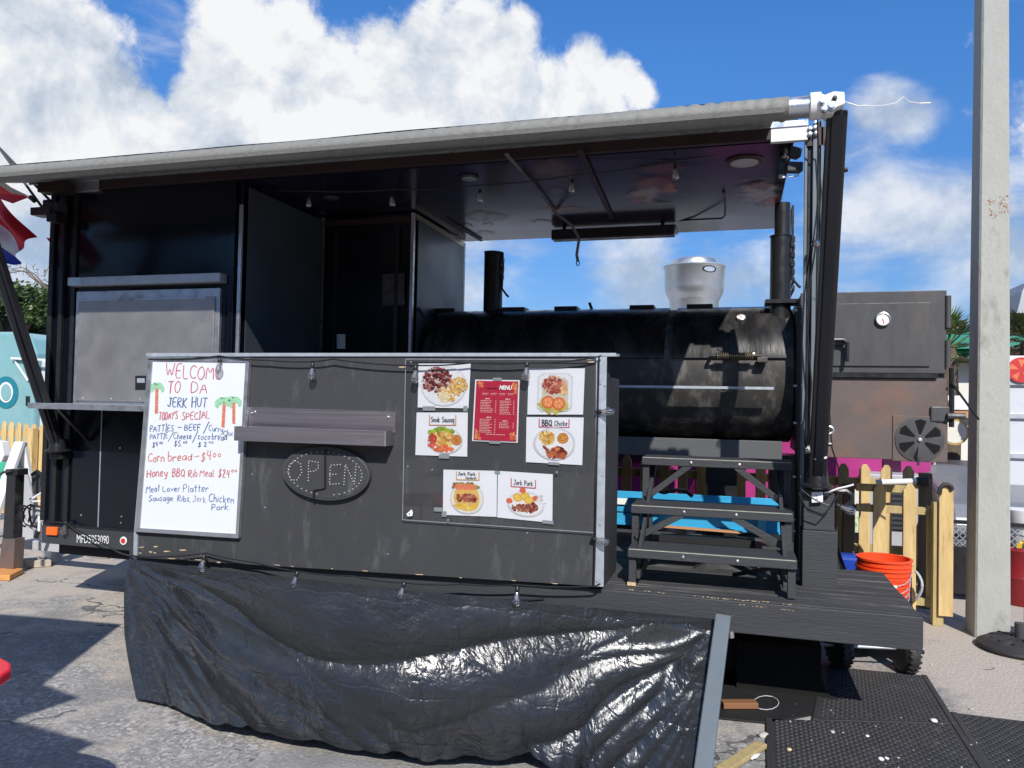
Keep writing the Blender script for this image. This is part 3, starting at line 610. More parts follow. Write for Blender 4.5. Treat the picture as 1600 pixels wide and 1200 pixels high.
# soft food-coloured patches just below the ceiling
PR = [(866, 266, 38, 20, (.20, .12, .07), 1), (872, 300, 18, 9, (.14, .10, .07), 2), (880, 327, 36, 5, (.50, .20, .07), 3), (758, 337, 30, 12, (.22, .13, .08), 4), (750, 338, 22, 7, (.42, .28, .17), 5),
      (763, 351, 12, 3, (.5, .48, .44), 6), (758, 365, 20, 7, (.42, .30, .2), 7), (731, 353, 8, 4, (.4, .2, .1), 15), (848, 347, 20, 4, (.35, .35, .33), 8), (1038, 262, 46, 9, (.20, .05, .06), 9), (1020, 294, 38, 26, (.35, .07, .05), 10),
      (1010, 304, 30, 18, (.60, .52, .44), 11), (1022, 319, 22, 5, (.12, .22, .04), 16), (998, 312, 14, 8, (.52, .14, .06), 12), (1045, 292, 15, 14, (.58, .22, .10), 13), (1190, 302, 36, 26, (.56, .52, .50), 14), (1205, 316, 19, 9, (.52, .06, .06), 17), (1186, 290, 16, 9, (.35, .17, .10), 18)]
for i, (cx, cy, rx, ry, c, sd) in enumerate(PR):
    rim = blob(cx, cy, rx*1.15, ry*1.15, c, 3.0435-.0004*i, seed=sd, wob=.30); cen_ = sum(rim, Vector())/len(rim)
    mb = MB(); mb.add([cen_]+rim, [(0, k+1, (k+1) % 22+1) for k in range(22)], c); mb.uv = [(0, 0)]+[(1, 0)]*22; mb.build('food_patch', 'softpatch', tr)
# seam battens, light bar, cable
def cbar(pts, w, h, m, nm, z=3.04):
    mb = MB()
    q = [ceil(x, y, z-h/2-.001) for x, y in pts]
    for a, b in zip(q[:-1], q[1:]): mb.bar(a, b, w, h)
    return mb.build(nm, m, tr)
cbar([(905, 233), (957, 342)], .035, .010, 'copper', 'ceiling_batten'); cbar([(640, 345), (715, 372)], .03, .02, 'galv', 'ceiling_batten'); cbar([(700, 345), (752, 376)], .02, .014, 'darkgrey', 'ceiling_batten')
a = PY(864, 347, 6.35); b_ = PY(1055, 339, 6.35)
mb = MB(); mb.bar((a.x, 6.35, 2.983), (b_.x, 6.35, 2.983), .12, .085); hb = mb.build('heater_bar', 'black', tr, bevel=.01)
for x in (a.x+.1, b_.x-.1): B(x-.015, x+.015, 6.34, 6.36, 3.027, 3.044).build('bracket', 'black', hb)
B(a.x, b_.x, 6.45, YK, 3.030, 3.044).build('rear_trim', 'galv', tr)
T([PY(1055, 345, 6.3), PY(1085, 343, 6.2), PY(1128, 341, 6.0), PY(1133, 336, 5.95), PZ(1133, 320, 3.035), PZ(1130, 300, 3.035)], .007, 6).build('cable', 'black', tr, smooth=True)
T([PY(1130, 296, 5.5), PY(1131, 303, 5.5)], .012, 6).build('cable_clip', 'darkgrey', tr)
# roof tail at the rear right: pale underside of the raised rear panel
mb = MB(); mb.prism([PY(1090, 360, 6.72), PY(1213, 355, 6.72), PY(1213, 331, 6.72), PY(1180, 345, 6.72)], (0, .02, 0)); mb.build('rear_flap', 'greyp', tr)
# wall mounts at the top left
for (x0, y0, x1, y1, Y, m_) in ((58, 285, 100, 300, 4.35, 'copper'), (47, 324, 76, 336, 4.35, 'darkgrey'), (72, 333, 87, 346, 4.35, 'black'), (66, 317, 88, 330, 4.38, 'darkgrey')):
    slab([(x0, y0), (x1, y0-2), (x1, y1), (x0, y1)], Y, .10, 'wall_bracket', m_, tr, bevel=.004)
# ================================================================== smoker
AY, AZ, AR = 6.1, 1.80, .50
sx0, sx1 = -2.40, .39
sm = thing('smoker', 'large black barrel smoker lying along the porch with a square firebox at its right end', 'smoker', (-.6, 6.1, ZD))
def arc_shell(x0, x1, r, a0, a1, th, n=28):
    vs = []; fs = []
    for i in range(n+1):
        a = a0+(a1-a0)*i/n
        for rr_ in (r, r-th):
            for x in (x0, x1): vs.append((x, AY-rr_*cos(a), AZ+rr_*sin(a)))
    for i in range(n):
        k = 4*i; fs += [(k, k+1, k+5, k+4), (k+2, k+6, k+7, k+3), (k, k+4, k+6, k+2), (k+1, k+3, k+7, k+5)]
    fs += [(0, 2, 3, 1), (4*n, 4*n+1, 4*n+3, 4*n+2)]
    return MB().add(vs, fs)
MB().lathe((sx0, AY, AZ), (1, 0, 0), [(0, AR*.0+.02), (.001, AR-.02), (.012, AR), (sx1-sx0-.012, AR), (sx1-sx0-.001, AR-.02), (sx1-sx0, .02)], 72).build('barrel', 'smokeash', sm, smooth=True)
def smp(x, y, r=AR):   # where the sight line through a photo point meets the barrel
    d = ray(x, y); o = CAMP
    A = d.y**2+d.z**2; oy, oz = o.y-AY, o.z-AZ; Bq = oy*d.y+oz*d.z; Cq = oy*oy+oz*oz-r*r
    D = Bq*Bq-A*Cq
    t = (-Bq-math.sqrt(max(D, 0)))/A; return o+d*t
for xa, xb in ((648, 1038), (1052, 1236)):
    x0 = smp(xa, 550).x if xa > 700 else sx0+.02; x1 = smp(xb, 550).x
    ld = arc_shell(x0, min(x1, sx1-.06), AR+.016, .19, pi/2+.25, .014).build('lid', 'smoker', sm, smooth=True)
    arc_shell(x0+.0, min(x1, sx1-.06), AR+.022, .19, .235, .005, 3).build('lid_rim', 'smoker', ld, smooth=True)
arc_shell(smp(1204, 540).x, smp(1209, 540).x, AR+.019, .25, pi/2, .004).build('weld_band', 'smoker', sm, smooth=True)
for xa, xb in ((680, 716), (788, 824), (870, 905), (986, 1024), (1074, 1114)):
    p = PY(xa, 484, 6.1); q = PY(xb, 484, 6.1); B(p.x, q.x, 6.0, 6.16, AZ+AR-.02, AZ+AR+.035).build('hinge', 'black', sm, bevel=.004)
T([PY(925, 484, 6.15), PY(921, 473, 6.15)], .012, 8).build('pin', 'black', sm)
def gauge(p, nrm, r, nm='gauge', par=sm, needle=True):
    nrm = Vector(nrm).normalized(); o_ = MB().lathe(p-nrm*.02, nrm, [(0, r*.9), (.03, r), (.042, r*.98), (.044, r*.86), (.034, r*.84)], 24).build(nm, 'mirror', par, smooth=True)
    MB().lathe(p+nrm*.0145, nrm, [(0, r*.84), (.001, r*.84)], 20).build('dial', 'white', o_)
    a = nrm.orthogonal().normalized(); b = nrm.cross(a)
    mb = MB(); c0_ = p+nrm*.0175; mb.bar(c0_-b*r*.1, c0_+(a*.4+b*.6)*r, .004, .002, up=nrm)
    if needle: mb.build('needle', 'redwall', o_)
    return o_
gp = smp(1158, 499, AR+.016); gauge(gp, (0, -(AY-gp.y)*1, gp.z-AZ), .035)
for x, y in ((940, 505), (742, 508)):
    gp = smp(x, y, AR+.016); 
    nrm = Vector((0, -(AY-gp.y), gp.z-AZ)).normalized(); MB().lathe(gp, nrm, [(0, .03), (.02, .03), (.022, .02)], 16).build('gauge', 'black', sm, smooth=True)
# coiled spring handle
def spring(a, b, r, turns, wire, nm, m, par):
    a = Vector(a); b = Vector(b); d = (b-a); u = Vector((0, 0, 1)); v = d.normalized().cross(u); n_ = turns*10; pts = []
    for i in range(n_+1): t_ = i/n_; pts.append(a+d*t_+(u*cos(2*pi*turns*t_)+v*sin(2*pi*turns*t_))*r)
    return MB().tube(pts, wire, 5).build(nm, m, par, smooth=True)
ha = smp(1120, 556, AR+.09); hb_ = smp(1178, 556, AR+.09); hb_ = Vector((hb_.x, ha.y, ha.z))
hh = T([ha-Vector((.05, 0, 0)), hb_+Vector((.05, 0, 0))], .012, 8).build('handle', 'black', sm, smooth=True)
spring(ha, hb_, .019, 17, .0065, 'handle_coil', 'brass', hh)
for p in (ha-Vector((.045, 0, 0)), hb_+Vector((.045, 0, 0))): MB().bar(p, p+Vector((0, .10, -.01)), .02, .02).build('handle_bracket', 'smokeash', hh)
ha2 = Vector((-1.25, ha.y, ha.z)); hh2 = T([ha2-Vector((.2, 0, 0)), ha2+Vector((.2, 0, 0))], .012, 8).build('handle', 'black', sm, smooth=True)
for dx in (-.19, .19): MB().bar(ha2+Vector((dx, 0, 0)), ha2+Vector((dx, .10, -.01)), .02, .02).build('handle_bracket', 'black', hh2)
B(hb_.x+.02, hb_.x+.09, ha.y-.01, ha.y+.06, ha.z-.045, ha.z-.005).build('handle_stop', 'smokeash', sm, bevel=.008)
# front work shelf: angle edge and expanded steel grate
zs = PY(1100, 606, 5.50).z
B(sx0, smp(1208, 600).x, 5.50, 5.506, zs-.006, zs+.012).build('shelf_edge', 'galv', sm)
mb = MB(); rr = random.Random(5)
xk = sx0
while xk < .02:
    for j in range(1):
        y0 = 5.507+j*.05; mb.bar((xk, y0, zs-.012), (xk+.03, y0+.012, zs-.026), .005, .005); mb.bar((xk+.03, y0+.012, zs-.026), (xk+.06, y0, zs-.012), .005, .005)
    xk += .06
mb.build('grate', 'smokeash', sm, kind='stuff')
# supporting beam and legs under the barrel
zb0 = PY(1100, 715, 5.62).z; zb1 = PY(1100, 686, 5.62).z
B(-2.4, PY(1222, 700, 5.62).x, 5.62, 5.66, zb0, zb1).build('support_beam', 'greyframe', sm, bevel=.004)
B(-2.4, PY(1222, 700, 5.62).x, 5.66, 6.4, zb1-.05, zb1-.01).build('support_tray', 'black', sm)
for xp, xq in ((1103, 1152), (1203, 1246)):
    a = PY(xp, 740, 5.86).x; b_ = PY(xq, 740, 5.86).x; B(a, b_, 5.86, 6.2, ZD, zb0+.02).build('leg', 'black', sm, bevel=.004)
B(-2.35, -2.2, 5.9, 6.1, ZD, zb0+.02).build('leg', 'black', sm)
# chimneys
def chimney(xa, xb, yt, Yc, flue=None):
    a = PY(xa, 430, Yc); b_ = PY(xb, 430, Yc); r_ = (b_.x-a.x)/2; xc = (a.x+b_.x)/2; zt_ = PY((xa+xb)/2, yt, Yc).z
    o_ = MB().lathe((xc, Yc, AZ+.3), (0, 0, 1), [(0, r_), (zt_-AZ-.3, r_), (zt_-AZ-.3, r_-.006), (zt_-AZ-.5, r_-.006)], 28).build('chimney', 'black', sm, smooth=True)
    MB().lathe((xc, Yc, zt_+.003), (0.03, 0, 1), [(0, r_*1.08), (.006, r_*1.08)], 24).build('chimney_cap', 'black', o_)
    T([(xc+r_+.005, Yc-.02, zt_), (xc+r_+.012, Yc-.02, zt_-.12), (xc+r_+.004, Yc-.02, zt_-.30), (xc+r_+.05, Yc-.02, zt_-.36), (xc+r_+.065, Yc-.02, zt_-.37)], .009, 6).build('damper_rod', 'black', o_, smooth=True)
    for k in range(3): B(xc+r_-.004, xc+r_+.016, Yc-.04, Yc, zt_-.08-.07*k, zt_-.045-.07*k).build('chimney_hinge', 'black', o_)
    if flue: MB().lathe((xc+.01, Yc+.02, zt_+.02), (0, 0, 1), [(0, flue), (3.04-zt_-.02, flue)], 20).build('flue', 'black', o_, smooth=True)
    return xc, r_
chimney(757, 785, 396, 6.1); chimney(1203, 1236, 371, 5.85, .055)
B(PY(1195, 470, 5.85).x, PY(1246, 470, 5.85).x, 5.75, 5.95, PY(1220, 476, 5.85).z, PY(1220, 470, 5.85).z).build('chimney_flange', 'black', sm)
# paddle leaning at the left end
T([PY(652, 481, 5.55), PY(664, 496, 5.58)], .018, 8).build('scoop_handle', 'black', sm, smooth=True)
# firebox
FY = 5.40
fx0 = .405; fx1 = 1.262; fz0 = 1.245; fz1 = 2.318; zm = PY(1380, 586, FY).z
fbx = B(fx0, fx1, FY+.03, 6.35, fz0, fz1).build('firebox', 'rustdark', sm, bevel=.006)
B(fx0-.004, fx1+.004, FY, FY+.029, zm+.012, fz1).build('upper_frame', 'rustdark', fbx, bevel=.004)
B(fx0+.0, fx1-.09, FY-.012, FY-.001, zm+.055, fz1-.075).build('firebox_door', 'rustdark', fbx, bevel=.005)
B(fx0, fx1+.012, FY-.008, FY+.029, fz0-.005, zm-.02).build('lower_plate', 'rust', fbx, bevel=.003)
B(fx0, fx1-.05, FY-.03, FY+.02, zm-.018, zm+.010).build('drip_lip', 'black', fbx)
gauge(PY(1379, 499, FY-.012), (0, -1, 0), .045, par=fbx)
mb = MB(); p = PY(1300, 531, FY-.06); q_ = PY(1318, 531, FY-.06); r2 = PY(1324, 536, FY-.06); r3 = PY(1323, 565, FY-.06)
T([p-Vector((.05, 0, 0)), q_, r2, r3], .014, 8).build('door_handle', 'black', fbx, smooth=True)
B(p.x-.02, q_.x+.01, FY-.05, FY-.012, p.z-.03, p.z+.01).build('handle_plate', 'rustdark', fbx, bevel=.004)
for ya, yb in ((462, 512), (532, 574)):
    a = PY(1474, ya, FY-.01); b_ = PY(1474, yb, FY-.01); T([Vector((fx1+.012, FY+.0, a.z)), Vector((fx1+.012, FY+.0, b_.z))], .018, 10).build('hinge', 'rustdark', fbx, smooth=True)
# vent wheel on the lower door
vc = PY(1437, 687, FY-.02); vr = .142
B(vc.x-.155, vc.x+.155, FY-.016, FY-.009, vc.z-.14, vc.z+.15).build('vent_plate', 'rust', fbx, bevel=.004)
vo_ = MB(); N_ = 40
vo_.lathe(Vector((vc.x, FY-.0165, vc.z)), (0, -1, 0), [(0, vr), (.005, vr), (.006, vr-.008)], 40); vd = vo_.build('vent_wheel', 'rustdark', fbx, smooth=True)
for k in range(6):
    a0 = radians(12+60*k); a1 = a0+radians(32)
    if k == 4: a1 = a0+radians(12)
    mb = MB(); pts = [(vc.x+cos(a_)*r_, FY-.0235, vc.z+sin(a_)*r_) for a_, r_ in ((a0+.1, .035), (a1-.1, .035), (a1, vr-.02), ((a0+a1)/2, vr-.012), (a0, vr-.02))]
    mb.prism(pts, (0, .0015, 0)); mb.build('vent_opening', 'void', vd)
MB().lathe((vc.x, FY-.022, vc.z), (0, -1, 0), [(0, .013), (.012, .012), (.014, .006)], 10).build('vent_bolt', 'galv', vd, smooth=True)
MB().bar((vc.x-.01, FY-.03, vc.z-.115), (vc.x-.012, FY-.04, vc.z-.16), .014, .02).build('vent_tab', 'black', vd)
# latch and drop rod on the right edge
lx = PY(1490, 650, FY-.03)
B(fx1-.09, fx1+.02, FY-.03, FY-.009, lx.z-.04, lx.z+.06).build('latch', 'rustdark', fbx, bevel=.01)
T([(fx1+.03, FY-.02, lx.z+.30), (fx1+.03, FY-.02, lx.z-.07)], .016, 8).build('latch_bar', 'black', fbx)
T([(fx1+.0, FY-.045, lx.z+.0), (fx1+.10, FY-.045, lx.z+.0)], .02, 8).build('latch_pin', 'rustdark', fbx, smooth=True)
MB().bar((fx1+.02, FY-.05, lx.z+.21), (fx1+.20, FY+.05, lx.z-.02), .010, .010).build('prop_arm', 'black', fbx)

# ================================================================== roof exhaust fan on the booth behind -> built with the booth (below)
# ================================================================== awning
AWY, AWZ = 3.68, 2.92
aw = thing('awning', 'rolled grey awning on two black folding arms across the top of the trailer', 'awning', (-2.2, 4.48, 2.9))
ta = PY(1232, 162, AWY)
# grey fabric wound round the roller, wrinkled on the slant towards its right end
mb = MB(); nu, nv = 420, 22; x0, x1 = -5.3, ta.x; vs = []
for i in range(nu+1):
    u = i/nu; x = x0+(x1-x0)*u; xr = x1-x; 
    for j in range(nv):
        a = 2*pi*j/nv
        amp = .0050*math.exp(-max(0, xr)/1.1)+.0005+.002*math.exp(-((xr-3.9)/.5)**2)
        w_ = sin(x*88-a*2.6+4*noise.noise(Vector((x*2.2, a, 0))))*noise.noise(Vector((x*3, a*.8, 3)))*2.2
        r_ = .046+.006*u+amp*w_+.0005*noise.noise(Vector((x*1.1, a, 9)))+(.002 if u < .2 else 0)
        sag = -.006*sin(pi*u)
        vs.append((x, AWY-r_*cos(a), AWZ+sag+r_*sin(a)))
fs = [(i*nv+j, i*nv+(j+1) % nv, (i+1)*nv+(j+1) % nv, (i+1)*nv+j) for i in range(nu) for j in range(nv)]+[tuple(range(nv)), tuple(nu*nv+j for j in range(nv))]
MB().add(vs, fs).build('rolled_fabric', 'fabric', aw, smooth=True)
hz_ = MB(); hz_.bar((x0, AWY-.046, AWZ-.024), (x1-.02, AWY-.050, AWZ-.022), .004, .022, up=(0, -.4, 1)); hz_.build('loose_hem', 'fabric', aw)
# stretch of canvas from the roller up to the roof rail
mb = MB(); nx, ny = 90, 8; vs = []
for i in range(nx+1):
    x = -5.1+(PY(1205, 195, 4.5).x+5.1)*i/nx
    for j in range(ny+1):
        t_ = j/ny; y = AWY+(4.455-AWY)*t_; z = 2.972+(3.125-2.972)*t_-.02*sin(pi*t_)+.006*noise.noise(Vector((x*1.5, y*3, 0)))
        vs.append((x, y, z))
top = len(vs); vs += [(x, y, z-.003) for x, y, z in vs]
fs = []
for i in range(nx):
    for j in range(ny):
        a = i*(ny+1)+j; fs += [(a, a+1, a+ny+2, a+ny+1), (top+a, top+a+ny+1, top+a+ny+2, top+a+1)]
MB().add(vs, fs).build('canopy', 'fabric', aw, smooth=True)
xe = PY(1264, 160, AWY).x
MB().lathe((ta.x, AWY, AWZ), (1, 0, 0), [(0, .0475), (xe-ta.x, .0475)], 28).build('roller_tube', 'alu', aw, smooth=True)
MB().lathe((xe, AWY, AWZ), (1, 0, 0), [(0, .054), (.004, .060), (.048, .060), (.054, .05), (.068, .045)], 28).build('end_cap', 'white', aw, smooth=True)
B(-5.1, .36, 4.455, 4.464, 3.108, 3.14).build('rail', 'alu', aw)
def arm(x, nm='arm'):
    b0 = Vector((x, 4.42, 1.16)); t0 = Vector((x, AWY+.02, 2.90)); d = (t0-b0)
    o_ = MB().bar(b0, t0, .088, .05, up=(0, -1, .4)).build(nm, 'black', aw, bevel=.006)
    MB().bar(b0+d*.02+Vector((0, -.012, 0)), b0+d*.99+Vector((0, -.012, 0)), .05, .05, up=(0, -1, .4)).build('arm_channel', 'navy', o_, bevel=.006)
    for k in (.12, .86): MB().lathe(b0+d*k+Vector((.046, 0, 0)), (1, 0, 0), [(0, .012), (.014, .01)], 8).build('pivot_bolt', 'black', o_)
    MB().lathe(b0-Vector((0, 0, .035)), (0, 0, 1), [(0, .06), (.012, .085), (.022, .085), (.03, .06), (.10, .052)], 20).build('foot_bracket', 'black', o_, smooth=True)
    B(x-.06, x+.06, 4.40, 4.49, 1.08, 1.125).build('foot_bracket', 'black', o_, bevel=.01)
    return o_
ar = arm(.420); al = arm(-4.70)
# white cast end bracket, bolts and loose white tie
q = [(1283, 158), (1290, 147), (1303, 142), (1320, 143), (1320.5, 162), (1306, 168), (1303, 176), (1291, 177), (1284, 171)]
hb2 = slab(q, AWY-.055, .10, 'head_bracket', 'white', aw, bevel=.006)
for x, y, r_, m_ in ((1304, 154, .011, 'darkgrey'), (1299, 167, .022, 'mirror'), (1284, 160, .016, 'mirror'), (1287, 172, .014, 'mirror')):
    p = PY(x, y, AWY-.056); MB().lathe(p, (0, -1, 0), [(0, r_), (.012, r_*.95), (.013, r_*.55), (.022, r_*.5)], 12).build('bolt', m_, hb2, smooth=True)
T([PY(*p, AWY-.03) for p in ((1320, 158), (1328, 163), (1337, 165.5), (1355, 165.5), (1380, 165), (1400, 161), (1412, 151), (1420, 159), (1440, 162), (1454, 161))], .0022, 5).build('loose_tie', 'white', hb2, smooth=True)
for a_, b_ in (((1325, 161), (1339, 165.7)), ((1346, 165.7), (1356, 165.5)), ((1437, 162), (1454, 161))): T([PY(*a_, AWY-.03), PY(*b_, AWY-.03)], .004, 5).build('tie_tip', 'white', hb2)

# ================================================================== hanging strap under the ceiling
st = [PZ(790, 240, 3.036), PZ(838, 295, 3.034), PZ(872, 335, 3.036)]; e1 = PY(884, 346, 5.9)
mb = MB(); pts = [PZ(790, 240, 3.034), PZ(815, 268, 3.031), PZ(845, 303, 3.030), PZ(868, 333, 3.03)]
yv = pts[-1].y; pts += [PY(893, 352, yv), PY(905, 372, yv), PY(901, 398, yv), PY(903, 409, yv)]
for a_, b_ in zip(pts[:-1], pts[1:]): mb.bar(a_, b_, .022, .002, up=(.3, -1, .2))
sp_ = mb.build('strap', 'greystrap'); tag(sp_, 'thin grey webbing strap dangling from the ceiling in front of the sky', 'strap')
mb = MB(); c_ = pts[-1]
mb.tube([c_+Vector((cos(a)*.012, 0, sin(a)*.02-.01)) for a in [k*pi/5 for k in range(11)]], .004, 5); mb.build('strap_hook', 'black', sp_)

# ================================================================== counter panel with rail and end strip
PYF = 4.0
cp = thing('counter_panel', 'charcoal wooden counter front with metal edging that carries the menus and the whiteboard', 'counter panel', (-2.1, 3.95, .55))
q = [PY(232, 556, 3.955), PY(948, 556, 3.955), PY(938, 917, 3.955), PY(209, 871, 3.955)]
MB().prism(q, (0, .035, 0)).build('panel_board', 'board', cp, bevel=.003)
q2 = [PY(228, 551.5, 3.945), PY(962, 551.5, 3.945), PY(962, 557, 3.945), PY(228, 557, 3.945)]
MB().prism(q2, (0, .05, 0)).build('top_rail', 'galv', cp, bevel=.002)
q3 = [PY(931, 557.5, 3.945), PY(948, 557.5, 3.945), PY(943, 917, 3.945), PY(929, 917, 3.945)]
MB().prism(q3, (0, .008, 0)).build('edge_strip', 'galv', cp, bevel=.002)
q3 = [PY(209, 835, 3.944), PY(215, 835, 3.944), PY(214, 871, 3.944), PY(208, 871, 3.944)]
MB().prism(q3, (0, .010, 0)).build('edge_strip', 'galv', cp)
q3 = [PY(232, 557, 3.946), PY(234, 557, 3.946), PY(212, 835, 3.946), PY(209, 835, 3.946)]
MB().prism(q3, (0, .008, 0)).build('edge_strip', 'galv', cp)
# return board at the right end and shelf behind
a = PY(947, 588, 3.99); b_ = PY(944, 914, 3.99)
B(a.x-.028, a.x+.004, 3.992, 4.44, ZD+.004, a.z).build('end_board', 'blackpaint', cp, bevel=.003)
B(-3.25, a.x-.03, 4.0, 4.3, 1.70, 1.73).build('counter_shelf', 'blackpaint', cp)
MB().bar(PY(948, 556, 3.96), PY(968, 555, 3.96), .012, .012).build('rail_pin', 'alu', cp)
# screws, staples and chips
rr = random.Random(12)
for x, y in ((948, 603), (938, 676), (944, 744), (936, 909), (940, 820), (941, 600), (675, 734), (637, 729), (394, 741), (824, 833), (606, 866), (414, 793)):
    if x < 930: p = PY(x, y, 3.954)
    else: p = PY(x-3, y, 3.944)
    MB().lathe(p, (0, -1, 0), [(0, .006), (.002, .004)], 8).build('screw', 'alu', cp)
mb = MB()
for k in range(16):
    x = rr.uniform(240, 925); y = 871+(x-209)*.0630-rr.uniform(1, 3); w = rr.uniform(3, 14); mb.add([PY(x, y, 3.9535), PY(x+w, y+.8, 3.9535), PY(x+w*.8, y+1.6, 3.9535), PY(x+w*.3, y+1.2, 3.9535)], [(0, 1, 2, 3)])
for k in range(9):
    x = rr.uniform(215, 262); y = rr.uniform(850, 866); w = rr.uniform(3, 8); mb.add([PY(x, y, 3.9535), PY(x+w, y+.8, 3.9535), PY(x+w*.8, y+1.8, 3.9535), PY(x+w*.3, y+1.4, 3.9535)], [(0, 1, 2, 3)])
for x, y in ((918, 565), (622, 573), (280, 859), (255, 861)): mb.add([PY(x, y, 3.9535), PY(x+9, y-.5, 3.9535), PY(x+12, y+1.2, 3.9535), PY(x+2, y+1.4, 3.9535)], [(0, 1, 2, 3)])
mb.build('paint_chips', 'bare', cp, kind='stuff')

